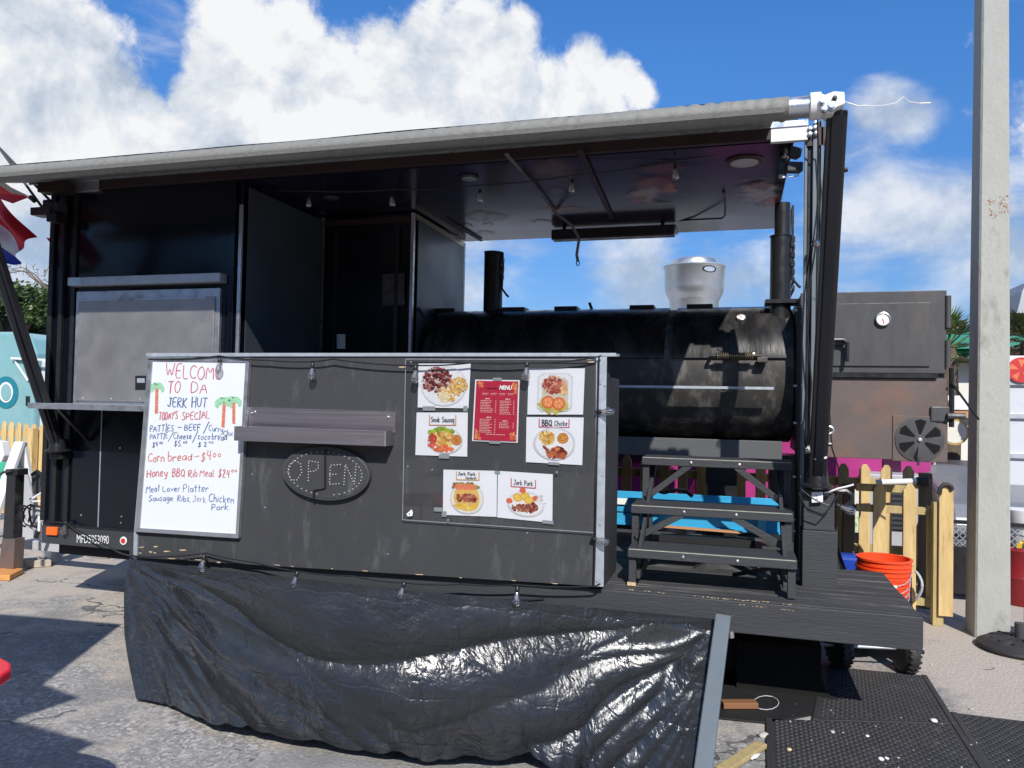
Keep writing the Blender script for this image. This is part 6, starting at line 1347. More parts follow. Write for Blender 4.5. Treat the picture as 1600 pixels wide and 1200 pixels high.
# grey silver trailer shape with chain-link under the stand
sv = thing('parked_car', 'dark parked car half hidden between the picket fence and the concrete pole', 'car', (2.6, 8.0, 0))
zc0 = PY(1500, 785, 7.8).z
mb = MB(); prof = [(7.3, .25), (7.3, .62), (7.45, .80), (8.1, .92), (8.5, 1.02), (9.6, 1.02), (9.9, .6), (9.9, .25)]
mb.prism([(1.75, y, z) for y, z in prof], (1.5, 0, 0)); mb.build('body', 'silver', sv, bevel=.05, seg=3)
for y in (7.7, 9.4): 
    for x in (1.74, 3.06): MB().lathe((x, y, .30), (1, 0, 0), [(0, .2), (.0, .29), (.05, .31), (.17, .31), (.2, .28), (.2, .1)], 24).build('wheel', 'rubber', sv, smooth=True)
mb = MB()
for k in range(16):
    xa_ = 1.60+k*.05; mb.bar((xa_, 7.15, .45), (xa_+.16, 7.15, .62), .005, .005); mb.bar((xa_+.16, 7.15, .45), (xa_, 7.15, .62), .005, .005)
cl = thing('chain_link_panel', 'small black framed chain-link panel between the fence and the concrete pole', 'fence panel', (1.9, 7.15, 0))
mb.build('wire_mesh', 'galv', cl, kind='stuff'); B(1.58, 2.55, 7.13, 7.16, .63, .66).build('top_bar', 'black', cl); B(1.58, 2.55, 7.13, 7.16, .06, .44).build('lower_board', 'black', cl); B(1.56, 1.579, 7.13, 7.16, .0, .66).build('end_bar', 'black', cl)

rb = thing('red_building', 'red and cream building with a green metal roof beyond the palm', 'building', (5.6, 15, 0))
YR = 14.0; xa_ = PY(1380, 600, YR).x; xb_ = PY(1700, 600, YR).x; zt_ = PY(1490, 566, YR).z
B(xa_, xb_, YR+.05, YR+4, 0, zt_).build('wall', 'cream', rb)
for k in range(9):
    x = xa_+k*.62+.10; B(x, x+.34, YR, YR+.049, .1, zt_-.05).build('red_panel', 'redwall', rb, bevel=.01)
zr0 = PY(1490, 557, YR).z; 
for k in range(2): 
    z = zt_+.02+k*.10; B(xa_-.3, xb_+.3, YR-.35+k*.25, YR+4.3, z, z+.07).build('roof_sheet', 'greenroof', rb, bevel=.01)
mb = MB().prism([(xa_-.3, YR-.30, zt_+.2), (xa_-.3, YR+2, zt_+.75), (xa_-.3, YR+4.3, zt_+.2)], (xb_-xa_+.6, 0, 0)); mb.build('roof', 'greenroof', rb)
sn = thing('sloped_cabinet', 'small white angled display board standing in front of the red building', 'display board', PY(1500, 655, 10.5))
MB().prism(quadY([(1478, 618), (1511, 618), (1514, 640), (1489, 640)], 10.5), (0, .05, 0)).build('panel', 'white', sn); MB().prism(quadY([(1480, 640.5), (1514, 640.5), (1514, 652), (1480, 652)], 10.52), (0, .4, 0)).build('base', 'counterwood', sn); MB().prism(quadY([(1480, 652.5), (1514, 652.5), (1514, 665), (1480, 665)], 10.52), (0, .4, 0)).build('base', 'darkgrey', sn)

wt = thing('white_truck', 'pale grey food truck with a round red emblem at the right edge', 'food truck', PZ(1640, 870, 0))
YW = 8.0; x0 = PY(1574, 700, YW).x; x1 = x0+3.4
za, zb2 = PY(1590, 565, YW).z, PY(1590, 775, YW).z
FP = lambda z, e=0: [(x0-e, YW-e, z), (x1, YW-e, z), (x1, YW+2.2, z), (x0+.78, YW+2.2, z)]
MB().prism(FP(zb2), (0, 0, PY(1590, 598, YW).z-zb2)).build('body', 'palegrey', wt, bevel=.02)
MB().prism(FP(PY(1590, 598, YW).z+.001, .02), (0, 0, PY(1590, 556, YW).z-PY(1590, 598, YW).z-.001)).build('header', 'white', wt, bevel=.01)
for y in (598, 650, 712): 
    z = PY(1590, y, YW).z; B(x0, x1, YW-.03, YW-.001, z-.025, z+.025).build('trim_rail', 'galv', wt, bevel=.004)
MB().prism([(x0+.02, YW+.02, zb2-.35), (x1, YW+.02, zb2-.35), (x1, YW+2.1, zb2-.35), (x0+.78, YW+2.1, zb2-.35)], (0, 0, .349)).build('skirt', 'black', wt)
MB().lathe(PY(1596, 578, YW-.045), (0, -1, 0), [(0, .115), (.008, .115)], 28).build('emblem', 'redwall', wt)
mb = MB(); c_ = PY(1596, 578, YW-.055)
for k in range(5):
    a = k*1.256+.3; mb.prism([c_+Vector((cos(a)*.02, 0, sin(a)*.02)), c_+Vector((cos(a-.3)*.095, 0, sin(a-.3)*.095)), c_+Vector((cos(a+.3)*.1, 0, sin(a+.3)*.1))], (0, .001, 0))
mb.build('emblem_petals', 'drip', wt)
for x in (x0+1.1, x0+2.8): MB().lathe((x, YW+.02, .36), (0, 1, 0), [(0, .2), (.0, .33), (.04, .36), (.2, .36), (.24, .3)], 24).build('wheel', 'rubber', wt, smooth=True)
# dark canopy silhouette top right
tn = MB(); tn.prism(quadY([(1589, 489), (1594, 470), (1597, 455), (1606, 440), (1640, 440), (1640, 489)], 11), (0, 1.2, 0)); o_ = tn.build('canopy_tent', 'greyp'); tag(o_, 'grey pointed tent top at the right edge above the palm', 'tent')
# red drum with planter
rd = thing('red_barrel', 'dark red barrel planter right of the concrete pole', 'barrel', PZ(1596, 960, 0))
c_ = PZ(1602, 950, 0)+Vector((.06, .2, 0)); MB().lathe(c_, (0, 0, 1), [(0, .20), (.02, .21), (.20, .205), (.22, .215), (.24, .205), (.42, .205), (.44, .215), (.46, .20)], 30).build('drum', 'darkred', rd, smooth=True)
MB().lathe(c_+Vector((0, 0, .461)), (0, 0, 1), [(0, .10), (.3, .16)], 20).build('pot', 'white', rd, smooth=True)
fl = thing('yellow_flowers', 'sprig of yellow flowers at the right edge of the picture', 'flowers', c_+Vector((-.02, -.05, .75)))
mb = MB(); rr = random.Random(6); p0_ = PY(1594, 852, c_.y-.15)
for k in range(26):
    p = p0_+Vector((rr.uniform(-.02, .14), rr.uniform(-.05, .05), rr.uniform(-.07, .05))); n_ = Vector((rr.uniform(-1, 1), -1, rr.uniform(-.5, 1))).normalized(); a_ = n_.orthogonal()*.018; b_ = n_.cross(a_); mb.add([p-a_, p-b_, p+a_, p+b_], [(0, 1, 2, 3)], (.75, .52, .02) if k % 3 else (.12, .2, .04))
mb.build('blossoms', 'leaf', fl, kind='stuff')

# umbrella base disc and stubs by the pole
db = thing('round_ballast', 'round black ribbed parasol base on the ground at the foot of the concrete pole', 'parasol base', (1.80, 5.80, 0))
c_ = Vector((1.80, 5.80, 0)); MB().lathe(c_, (0, 0, 1), [(0, .235), (.02, .25), (.035, .245), (.06, .20), (.068, .19), (.066, .17), (.078, .14), (.082, .05), (.085, .04)], 44).build('base_plate', 'rubber', db, smooth=True)
for k in range(12):
    a = 2*pi*k/12; MB().bar(c_+Vector((cos(a)*.06, sin(a)*.06, .085)), c_+Vector((cos(a)*.17, sin(a)*.17, .076)), .012, .01).build('rib', 'rubber', db)
MB().lathe(c_+Vector((0, 0, .08)), (0, 0, 1), [(0, .032), (.10, .032), (.10, .026)], 18).build('tube_stub', 'darkgrey', db, smooth=True)
bx_ = thing('black_stand', 'black upright board at the right edge beside the parasol base', 'stand', PZ(1598, 1000, 0))
p = PZ(1599, 1000, 0)+Vector((.10, 0, 0)); B(p.x-.09, p.x+.25, p.y, p.y+.03, 0, .30).build('board', 'black', bx_, bevel=.005); B(p.x-.09, p.x+.25, p.y-.1, p.y+.13, 0.0, .02).build('foot', 'black', bx_)
sb = MB(); 
c_ = PZ(1550, 978, 0); sb.lathe(PZ(1549, 985, 0), (0, 0, 1), [(0, .045), (.07, .045), (.09, .035), (.095, .01)], 14)
o_ = sb.build('grey_bollard', 'darkgrey', smooth=True); tag(o_, 'small grey cylindrical cap standing beside the parasol base', 'cap')

# ================================================================== buckets, jug, hand cart
bk = thing('bucket', 'lowest of the nested orange buckets behind the deck', 'bucket', (.905, 5.40, 0), 'nested orange buckets')
def bucket_parts(t_, z0, h=.36):
    c_ = Vector((.905, 5.40, z0))
    MB().lathe(c_, (0, 0, 1), [(0, .120), (h*.80, .150), (h*.80, .158), (h*.83, .158), (h*.83, .152), (h*.88, .153), (h*.88, .161), (h*.91, .161), (h*.91, .154), (h-.012, .155), (h-.012, .165), (h, .165), (h, .150), (h*.3, .135), (.01, .118)], 40).build('shell', 'orange', t_, smooth=True)
    pts = [c_+Vector((.158*cos(a), -.158*abs(sin(a))-.002 if False else -.160*sin(a), h*.86-.10*sin(a))) for a in [pi*k/12 for k in range(13)]]
    MB().tube(pts, .003, 5).build('wire_handle', 'galv', t_, smooth=True)
    MB().lathe(pts[6]-Vector((.03, 0, 0)), (1, 0, 0), [(0, .009), (.06, .009)], 8).build('grip', 'white', t_, smooth=True)
bucket_parts(bk, 0.10)
WL['bk'] = 0
for k, (z, lb_) in enumerate(((.05, 'second lowest of the nested orange buckets behind the deck'), (.10, 'second from the top of the nested orange buckets behind the deck'), (.155, 'topmost of the nested orange buckets, its open rim in view'))):
    copy_tree(bk, Vector((.905+.006*k, 5.40, z)), lb_, rotz=.04*k+.02)
jg = thing('water_jug', 'dark blue plastic water jug beside the orange buckets', 'jug', (.68, 5.72, 0))
c_ = Vector((PY(1328, 870, 5.75).x, 5.75, .22))
mb = MB().lathe(c_-Vector((0, 0, .215)), (0, 0, 1), [(0, .13), (.02, .14), (.32, .14), (.38, .11), (.42, .05), (.45, .04)], 30); mb.build('jug_body', 'bluep', jg, smooth=True)
B(c_.x-.12, c_.x+.13, 5.85, 6.0, .0, .53).build('carry_case', 'bluep', jg, bevel=.03, seg=3)
MB().lathe(c_+Vector((-.05, -.13, .13)), (0, -1, 0), [(0, .02), (.02, .02)], 12).build('tap', 'cream', jg)
hc = thing('hand_cart', 'hand cart lying behind the deck with two knobbly black tyres showing under it', 'hand cart', (.77, 5.0, 0))
for x, y in ((.61, 5.02), (.975, 5.06)):
    w = thing('cart_wheel', None, None, (x, y, .125)); w.parent = hc; w.location = Vector((x, y, .125))-Vector((.77, 5.0, 0))
    ax_ = Vector((1, .35, 0)).normalized(); c0_ = Vector((x, y, .125))
    MB().lathe(c0_-ax_*.04, ax_, [(0, .06), (.0, .10), (.018, .122), (.04, .125), (.062, .122), (.08, .10), (.08, .06)], 30).build('tyre', 'rubber', w, smooth=True)
    mb = MB()
    for k in range(22):
        a = 2*pi*k/22; b_ = ax_.cross(Vector((0, 0, 1))).normalized(); rd_ = b_*cos(a)+Vector((0, 0, 1))*sin(a); tg = rd_.cross(ax_)
        for s_ in (-1, 1): mb.bar(c0_+rd_*.124+ax_*.006*s_+tg*.0, c0_+rd_*.120+ax_*.034*s_+tg*.012, .012, .008, up=tuple(rd_))
    mb.build('tread', 'rubber', w, kind='stuff')
    MB().lathe(c0_-ax_*.03, ax_, [(0, .058), (.06, .058)], 16).build('rim', 'greyp', w)
T([(.50, 4.98, .14), (1.08, 5.10, .14)], .010, 8).build('axle', 'galv', hc); MB().bar((.66, 5.05, .17), (.90, 5.10, .22), .05, .02).build('frame', 'black', hc); MB().bar((1.02, 5.14, .15), (1.18, 6.0, .5), .03, .03).build('frame', 'black', hc); MB().bar((1.18, 6.0, .5), (1.14, 6.2, .15), .03, .03).build('frame', 'black', hc)
# small bits by the fence: hose reel and string
T([PY(1432, 893+8*math.cos(k*.8), 5.9+.02*k) + Vector((.02*sin(k*1.9), 0, 0)) for k in range(12)], .012, 6)
hr = MB().tube([PY(1436+5*cos(k*.7), 915+22*sin(k*.35), 6.05+.01*k) for k in range(26)], .010, 6).build('hose_coil', 'greyp', smooth=True); tag(hr, 'small grey coil of hose leaning by the picket fence', 'hose')

# ================================================================== rubber mats
def mat_with_tread(label, corners, nu, nv, name='rubber_mat'):
    """corners: near-left, near-right, far-right, far-left on the ground"""
    t_ = thing(name, label, 'floor mat', corners[0], 'rubber mats')
    A_, B_, C_, D_ = [Vector((c[0], c[1], .012)) for c in corners]
    q_ = [A_, B_, C_, D_]; cen = (A_+B_+C_+D_)/4
    MB().prism([Vector((p.x, p.y, .0035)) for p in q_], (0, 0, .0085)).build('mat_base', 'mat', t_, bevel=.003)
    mb = MB(); rr = random.Random(3)
    for i in range(nu):
        for j in range(nv):
            u = (i+.5)/nu; v = (j+.5)/nv; u = .03+.94*u; v = .02+.96*v
            p = A_.lerp(B_, u).lerp(D_.lerp(C_, u), v); du = (B_-A_).normalized(); dv = (D_-A_).normalized()
            d = (du*.8+dv*.6) if (i+j) % 2 else (du*.8-dv*.6)
            d.normalize(); s_ = d.cross(Vector((0, 0, 1)))*.0045; L_ = .0125
            a_, b_ = p-d*L_, p+d*L_; zz_ = Vector((0, 0, .0045))
            mb.add([a_, p+s_, b_, p-s_, a_+zz_*.6, p+s_*.5+zz_, b_+zz_*.6, p-s_*.5+zz_], [(4, 5, 6, 7), (0, 1, 5, 4), (1, 2, 6, 5), (2, 3, 7, 6), (3, 0, 4, 7)])
    mb.build('raised_tread', 'mat', t_, kind='stuff')
    for a_, b_ in ((B_, C_), (A_, D_)): MB().bar(a_+Vector((0, 0, -.002)), b_+Vector((0, 0, -.002)), .03, .014).build('mat_border', 'mat', t_, bevel=.004)
    return t_
mat_with_tread('large black diamond-tread rubber mat lying in front of the deck', [(.165, 3.0, 0), (1.01, 3.0, 0), (1.06, 5.02, 0), (.535, 5.0, 0)] if False else [(.150, 3.2, 0), (1.035, 3.2, 0), (1.052, 4.30, 0), (.175, 4.06, 0)], 38, 44)
mat_with_tread('diamond-tread rubber mat reaching back under the trailer deck', [(.395, 4.123, 0), (1.052, 4.303, 0), (1.07, 5.02, 0), (.535, 5.0, 0)], 26, 30)
mat_with_tread('diamond-tread rubber mat at the bottom right corner of the picture', [(1.052, 3.2, 0), (1.9, 3.2, 0), (1.75, 4.457, 0), (1.088, 4.457, 0)], 34, 50)

mp_ = thing('rubber_mat', 'plain black rubber mat added as dark shade under the front edge of the deck', 'floor mat', (.0, 4.3, 0), 'rubber mats')
MB().prism([(-.35, 3.97, .004), (.172, 4.01, .004), (.395, 4.20, .004), (.53, 5.0, .004), (-.35, 5.0, .004)], (0, 0, .008)).build('mat_base', 'matblack', mp_, bevel=.002)  # dark sheet stands in for shade along the deck's front edge
# cart platform that carries the buckets
B(.70, 1.12, 5.24, 5.62, .07, .098).build('cart_platform', 'black', hc, bevel=.004)
# ================================================================== debris and pebbles
def gravel(name, m, spec, seed, label=None):
    rr = random.Random(seed); mb = MB()
    for x0, x1, y0, y1, n_, s0, s1, z in spec:
        for _ in range(n_):
            x, y = rr.uniform(x0, x1), rr.uniform(y0, y1); s_ = s0+(s1-s0)*rr.random()**3; h = s_*rr.uniform(.4, .8)
            P = [(x+s_*cos(a)*rr.uniform(.7, 1.2), y+s_*sin(a)*rr.uniform(.7, 1.2), z) for a in [k*1.257+rr.random() for k in range(5)]]
            Q = [(x+(p[0]-x)*.6, y+(p[1]-y)*.6, z+h) for p in P]
            mb.add(P+Q, [(5, 6, 7, 8, 9)]+[(k, (k+1) % 5, 5+(k+1) % 5, 5+k) for k in range(5)])
    return mb.build(name, m, kind='stuff')
tag(gravel('loose_gravel', 'sandy', [(-4.5, 1.0, 2.4, 5.2, 700, .001, .005, 0), (1.0, 2.2, 4.5, 6.4, 350, .001, .007, 0), (-.1, .2, 3.0, 4.0, 90, .001, .005, 0)], 5), kind='stuff')
tag(gravel('mat_crumbs', 'sandy', [(.2, 1.9, 3.25, 4.3, 90, .002, .007, .014)], 15), kind='stuff')
def pebble(x, y, s_, lab, m='sandy', h=.6, z=.0, nm='white_pebble', grp='white pebbles on and beside the mats'):
    p = PZ(x, y, z); rr = random.Random(int(x*3+y)); bm = bmesh.new(); bmesh.ops.create_icosphere(bm, subdivisions=2, radius=s_)
    for v in bm.verts: v.co *= 1+.35*noise.noise(v.co*40/(s_*60)+Vector((x, y, 0))); v.co.z *= h
    me = bpy.data.meshes.new(nm); bm.to_mesh(me); bm.free(); me.materials.append(M[m]); o_ = bpy.data.objects.new(nm, me); COL.objects.link(o_); o_.location = p+Vector((0, 0, s_*h*.6)); tag(o_, lab, 'pebble', grp)
pebble(1193, 1152, .024, 'white pebble at the left edge of the large mat, by the end of the stick')
pebble(1459, 1128, .017, 'biggest white pebble lying on the large mat', 'white', z=.016)
pebble(1377, 1187, .012, 'left of two white pebbles near the bottom edge of the large mat', 'white', z=.016); pebble(1385, 1186, .010, 'right of two white pebbles near the bottom edge of the large mat', 'white', z=.016)
pebble(1301, 1145, .011, 'tan crumb beside the shadow on the large mat', 'sandy', z=.016); pebble(1332, 1105, .011, 'dark-edged reddish pebble on the mat', 'brick', z=.016) if False else None
pebble(1512, 1143, .014, 'upper of the white pebbles between the two mats'); pebble(1524, 1164, .015, 'lower of the white pebbles between the two mats'); pebble(1532, 1151, .010, 'smallest white pebble between the two mats')
pebble(1518, 1109, .014, 'reddish pebble on the bare ground behind the right mat', 'brick', .35); pebble(1233, 1172, .011, 'yellow crumb near the left edge of the large mat', 'bare', z=.016); pebble(1355, 1151, .009, 'small pale crumb in the middle of the large mat', 'white', z=.016)
a, b = PZ(1127, 1204, .02), PZ(1190, 1163, .02); o_ = MB().bar(a, b, .055, .022).build('wooden_stick', 'pinepost', bevel=.004); tag(o_, 'short wooden plank end lying between the grey post and the mat', 'wooden stick')
mb = MB(); q_ = [PZ(x, y, z) for x, y, z in ((1171, 1185, .014), (1180, 1178, .024), (1189, 1177, .014), (1183, 1184, .02), (1175, 1187, .01))]; mb.add(q_, [(0, 1, 3), (1, 2, 3), (0, 3, 4)]); o_ = mb.build('paper_scrap', 'white'); tag(o_, 'white paper scrap lying against the wooden plank end', 'paper scrap')
# bits lying under the deck: plank, wire loop
o_ = MB().bar(PZ(1128, 1100, .03), PZ(1182, 1100, .03), .06, .03).build('timber_block', 'brownshade', bevel=.004); tag(o_, 'orange brown timber block in the shade under the deck', 'timber block')
o_ = MB().tube([PZ(1197+20*cos(k*.52), 1098+11*sin(k*.52), .02) for k in range(13)], .0025, 5).build('wire_loop', 'greyp', smooth=True); tag(o_, 'loop of pale wire lying under the deck', 'wire')

# ================================================================== left side: jack, sign, blocks, wiring
jk = thing('steel_post', 'dark steel jack post standing at the left edge of the picture', 'jack post', PZ(8, 890, 0))
Yj = 5.15; a = PY(10, 890, Yj); zt_ = PY(22, 738, Yj)
MB().prism([PY(x, y, Yj) for x, y in ((10, 742), (24, 742), (19, 890), (1, 890))], (0, .09, 0)).build('post_tube', 'chrome', jk, bevel=.004)
MB().prism([PY(x, y, Yj-.01) for x, y in ((8, 733), (27, 733), (27, 743), (8, 743))], (0, .11, 0)).build('post_collar', 'black', jk, bevel=.006)
MB().prism([PY(x, y, Yj-.008) for x, y in ((3, 842), (23, 842), (20, 891), (-3, 891))], (0, .10, 0)).build('rusty_foot', 'rust', jk, bevel=.004)
T([PY(-10, 748, Yj-.03), PY(5, 738, Yj-.03), PY(18, 735, Yj-.03)], .012, 8).build('cable', 'darkgrey', jk, smooth=True)
pb_ = [PZ(x, y, 0) for x, y in ((-12, 907), (15, 908), (36, 897), (5, 893))]; o_ = MB().prism([Vector((p.x, p.y, .003)) for p in pb_], (0, 0, .045)).build('wood_block', 'orangewood', bevel=.004); tag(o_, 'flat orange wood block lying at the foot of the jack post', 'wood block')
def brick(cx, cy, lab):
    p = PZ(cx, cy, 0); d = Vector((.72, .69, 0)); s_ = Vector((.69, -.72, 0)); h = .062
    q_ = [p-d*.10-s_*.035, p+d*.10-s_*.035, p+d*.10+s_*.035, p-d*.10+s_*.035]
    o_ = MB().prism([Vector((v.x, v.y, .002)) for v in q_], (0, 0, h)).build('paver_brick', 'brick', bevel=.006); tag(o_, lab, 'brick', 'pair of paver bricks')
brick(38, 884, 'left of two pale paver bricks on the asphalt under the trailer front'); brick(60, 886, 'right of two pale paver bricks on the asphalt under the trailer front')
# A-frame sign
af = thing('a_frame_sign', 'white folding A-frame pavement sign with green faces at the left edge', 'pavement sign', PZ(35, 850, 0))
Ya = 6.1; top_ = PY(28, 693, Ya)
L1 = [PY(22, 690, Ya), PY(36, 690, Ya), PY(-20, 850, Ya-.30), PY(-36, 850, Ya-.30)]
MB().prism(L1, (0, .04, 0)).build('front_panel', 'white', af, bevel=.004)
MB().prism([PY(28, 692, Ya+.02), PY(37, 690, Ya+.02), PY(50, 762, Ya+.1), PY(66, 850, Ya+.25), PY(55, 852, Ya+.25), PY(42, 765, Ya+.1)], (0, .04, 0)).build('back_leg', 'white', af, bevel=.004)
MB().prism([PY(-40, 722, Ya-.06), PY(13, 722, Ya-.06), PY(2, 780, Ya-.06), PY(-40, 800, Ya-.06)], (0, .02, 0)).build('green_face', 'greensign', af)
MB().prism([PY(12, 760, Ya+.06), PY(30, 700, Ya+.06), PY(50, 770, Ya+.06), PY(52, 846, Ya+.06), PY(20, 846, Ya+.06)], (0, .02, 0)).build('inner_panel', 'greyp', af)
af2 = thing('white_sign_post', 'white cylinder edge of a second sign at the left border of the picture', 'sign', PZ(0, 860, 0)); MB().prism([PY(x, y, 6.6) for x, y in ((-12, 688), (2, 690), (6, 712), (-2, 730), (-12, 730))], (0, .1, 0)).build('sign_edge', 'white', af2, bevel=.01)
# trailer coupling, generator box, cables
cg = thing('trailer_coupling', 'trailer coupling with grey power box and looped cables left of the trailer', 'trailer coupling', PZ(60, 865, 0))
Yc = 5.3
slab([(47, 795), (66, 792), (66, 817), (47, 816)], Yc, .15, 'power_box', 'greyp', cg, bevel=.006)
slab([(48, 739), (64, 739), (66, 772), (50, 772)], Yc+.05, .10, 'coupler_head', 'darkgrey', cg, bevel=.01)
T([PY(x, y, Yc) for x, y in ((50, 742), (58, 736), (66, 742), (65, 760))], .015, 8).build('coupler_handle', 'black', cg, smooth=True)
T([PY(x, y, Yc-.03) for x, y in ((26, 795), (34, 806), (42, 818), (52, 825), (62, 827))], .016, 8).build('cable', 'greyp', cg, smooth=True)
for sd in range(4):
    rr = random.Random(sd+40); cx = 28+sd*9; cy = 805; T([PY(cx+rr.uniform(8, 14)*cos(k*.7), cy+rr.uniform(14, 20)*sin(k*.7), Yc-.02*sd) for k in range(9)], .008, 6).build('cable', 'black', cg, smooth=True)
T([PY(x, y, Yc-.05) for x, y in ((46, 780), (54, 777), (62, 772), (68, 768))], .010, 6).build('cable', 'white', cg, smooth=True); T([PY(x, y, Yc-.05) for x, y in ((48, 784), (58, 783), (68, 784))], .008, 6).build('cable', 'white', cg, smooth=True)
T([PY(62, 806, Yc-.06), PY(61, 830, Yc-.06)], .012, 8).build('plug', 'white', cg); T([PY(60, 829, Yc-.06), PY(56, 840, Yc-.06)], .02, 8).build('plug', 'black', cg)
B(PY(20, 860, Yc).x, -4.9, Yc+.1, Yc+.2, .16, .24).build('tongue_beam', 'greyp', cg, bevel=.005)
MB().prism([PZ(x, y, .02) for x, y in ((62, 858), (80, 850), (88, 878), (80, 880))], (0, 0, .10)).build('jack_foot', 'galv', cg, bevel=.004)
o_ = MB().bar(PZ(82, 856, .05), PZ(113, 851, .05), .02, .01).build('metal_bar', 'alu'); tag(o_, 'thin aluminium bar lying on the ground under the trailer', 'metal bar')
mb = MB(); q_ = [PZ(x, y, .004) for x, y in ((134, 869), (152, 858), (168, 854), (205, 857), (190, 867), (168, 873))]; mb.prism(q_, (0, 0, .006)); o_ = mb.build('sunlit_ground_patch', 'litground'); tag(o_, 'flat pale sheet painted as a patch of sunlight under the trailer', 'light patch')  # pale sheet stands in for a sunlit patch of asphalt

# ================================================================== teal truck and trees at the left
tt_ = thing('teal_truck', 'teal wrapped food truck with a large letter O at the far left', 'food truck', (-12.5, 10, 0))
YT = 9.0; xr_ = PY(53, 620, YT).x
prof = [(-18, .6), (xr_, .6), (xr_, 2.15), (xr_-.12, 2.38), (xr_-.45, 2.48), (-18, 2.50)]
MB().prism([(x, YT, z) for x, z in prof], (0, 2.2, 0)).build('body', 'teal', tt_, bevel=.04)
B(xr_+.001, xr_+1.2, YT+.1, YT+2.1, .6, 2.05).build('rear_box', 'palegrey', tt_, bevel=.02)
MB().bar((xr_-.4, YT-.05, PY(20, 560, YT).z), (xr_+.9, YT-.05, PY(70, 565, YT).z), .03, .03).build('awning_bar', 'white', tt_)
MB().bar((xr_-.4, YT-.02, PY(20, 560, YT).z), (xr_-.1, YT-.02, PY(48, 595, YT).z), .02, .02).build('awning_strut', 'white', tt_)
def oshape(cx, cy, rx, ry, Y, m_, nm):
    P = [PY(cx+rx*cos(a)*(1 if abs(cos(a)) < .8 else 1), cy+ry*sin(a), Y) for a in [2*pi*k/36 for k in range(36)]]; MB().prism(P, (0, .006, 0)).build(nm, m_, tt_)
oshape(9, 613, 19, 25, YT-.012, 'tealdark', 'letter'); oshape(9, 613, 11, 16, YT-.020, 'white', 'letter_outline'); oshape(9, 613, 8, 13, YT-.028, 'teal', 'letter_centre')
slab([(40, 619), (46, 619), (46, 634), (40, 634)], YT-.01, .01, 'door_handle', 'black', tt_)
for x in (xr_-.8, -14): MB().lathe((x, YT+.02, .42), (0, 1, 0), [(0, .2), (.0, .38), (.05, .42), (.22, .42), (.26, .35)], 24).build('wheel', 'rubber', tt_, smooth=True)
gw = thing('green_awning_booth', 'small booth with a green stripe between the teal truck and the trailer', 'booth', PY(65, 700, 12)); MB().prism(quadY([(50, 548), (95, 545), (95, 550), (50, 553)], 12), (0, .6, 0)).build('green_strip', 'greenroof', gw); MB().prism(quadY([(50, 528), (95, 524), (95, 544), (50, 547)], 12.1), (0, 1.5, 0)).build('roof_panel', 'white', gw); MB().prism(quadY([(50, 553.5), (95, 550.5), (95, 720), (50, 720)], 12.1), (0, 1.5, 0)).build('wall', 'palegrey', gw)

def leaf_cloud(name, par, ells, n_, size, cols, seed):
    rr = random.Random(seed); mb = MB()
    for _ in range(n_):
        cx, cy, cz, rx, ry, rz = rr.choice(ells)
        while True:
            a = Vector((rr.uniform(-1, 1), rr.uniform(-1, 1), rr.uniform(-1, 1)))
            if a.length < 1: break
        a = a*(.75+.5*noise.noise(a*2.3+Vector((cx, cz, seed)))); p = Vector((cx+a.x*rx, cy+a.y*ry, cz+a.z*rz))
        n__ = Vector((rr.gauss(0, 1), rr.gauss(0, 1), rr.gauss(0, 1)+.6)).normalized(); u = n__.orthogonal().normalized(); v = n__.cross(u); s_ = size*rr.uniform(.6, 1.3); c = rr.choice(cols); f = rr.uniform(.7, 1.3)
        mb.add([p-u*s_, p-v*s_*.5, p+u*s_, p+v*s_*.5], [(0, 1, 2, 3)], tuple(q*f for q in c))
    return mb.build(name, 'leaf', par)
LG = [(.05, .095, .02), (.07, .12, .03), (.035, .07, .018), (.10, .15, .04)]
def tree(px_, py_, Y, r_, label, seed, n_=5200, pale=False):
    c_ = PY(px_, py_, Y); t_ = thing('tree', label, 'tree', (c_.x, Y, 0), 'trees behind the teal truck')
    rr = random.Random(seed); el = [(c_.x+rr.uniform(-.8, .8)*r_, Y+rr.uniform(-.6, .6)*r_, c_.z+rr.uniform(-.7, .55)*r_, r_*rr.uniform(.25, .5), r_*.45, r_*rr.uniform(.22, .42)) for _ in range(16)]
    leaf_cloud('crown', t_, el, n_, .085, LG, seed)
    MB().tube([(c_.x, Y, 0), (c_.x+.1, Y, c_.z*.5), (c_.x-.1, Y, c_.z)], [.22, .16, .08], 10).build('trunk', 'trunk', t_, smooth=True)
    for k in range(6): 
        e_ = el[k]; MB().tube([(c_.x, Y, c_.z*.6), ((c_.x+e_[0])/2, (Y+e_[1])/2, (c_.z*.6+e_[2])/2+.2), e_[:3]], [.08, .05, .02], 6).build('limb', 'trunk', t_, smooth=True)
tree(15, 500, 15, 1.5, 'leafy green tree at the far left above the teal truck', 3); tree(75, 505, 16, 1.35, 'leafy green tree directly behind the left edge of the trailer', 4)
bt = thing('bare_twigs', 'thin leafless branch above the trees at the far left', 'branch', PY(50, 420, 13))
rr = random.Random(2)
for k in range(3):
    pts = [PY(78-k*6, 455-k*4, 13), PY(55-k*9, 425-k*3+4, 13), PY(35-k*10, 418+k*4, 13), PY(16-k*9, 420+k*5, 13)]
    MB().tube(pts, [.02, .014, .01, .006], 5).build('twig', 'trunk', bt)
mb = MB()
for k in range(34):
    x = rr.uniform(12, 75); y = 422+rr.uniform(-6, 10)+(x-40)*.15; p = PY(x, y, 13); mb.tube([p, p+Vector((rr.uniform(-.12, .12), 0, rr.uniform(-.05, .16)))], [.009, .004], 4)
mb.build('twiglets', 'trunk', bt, kind='stuff')
bm_ = tree(95, 500, 17, 1.2, 'darker leafy tree partly hidden by the left end of the trailer', 8, 2500)

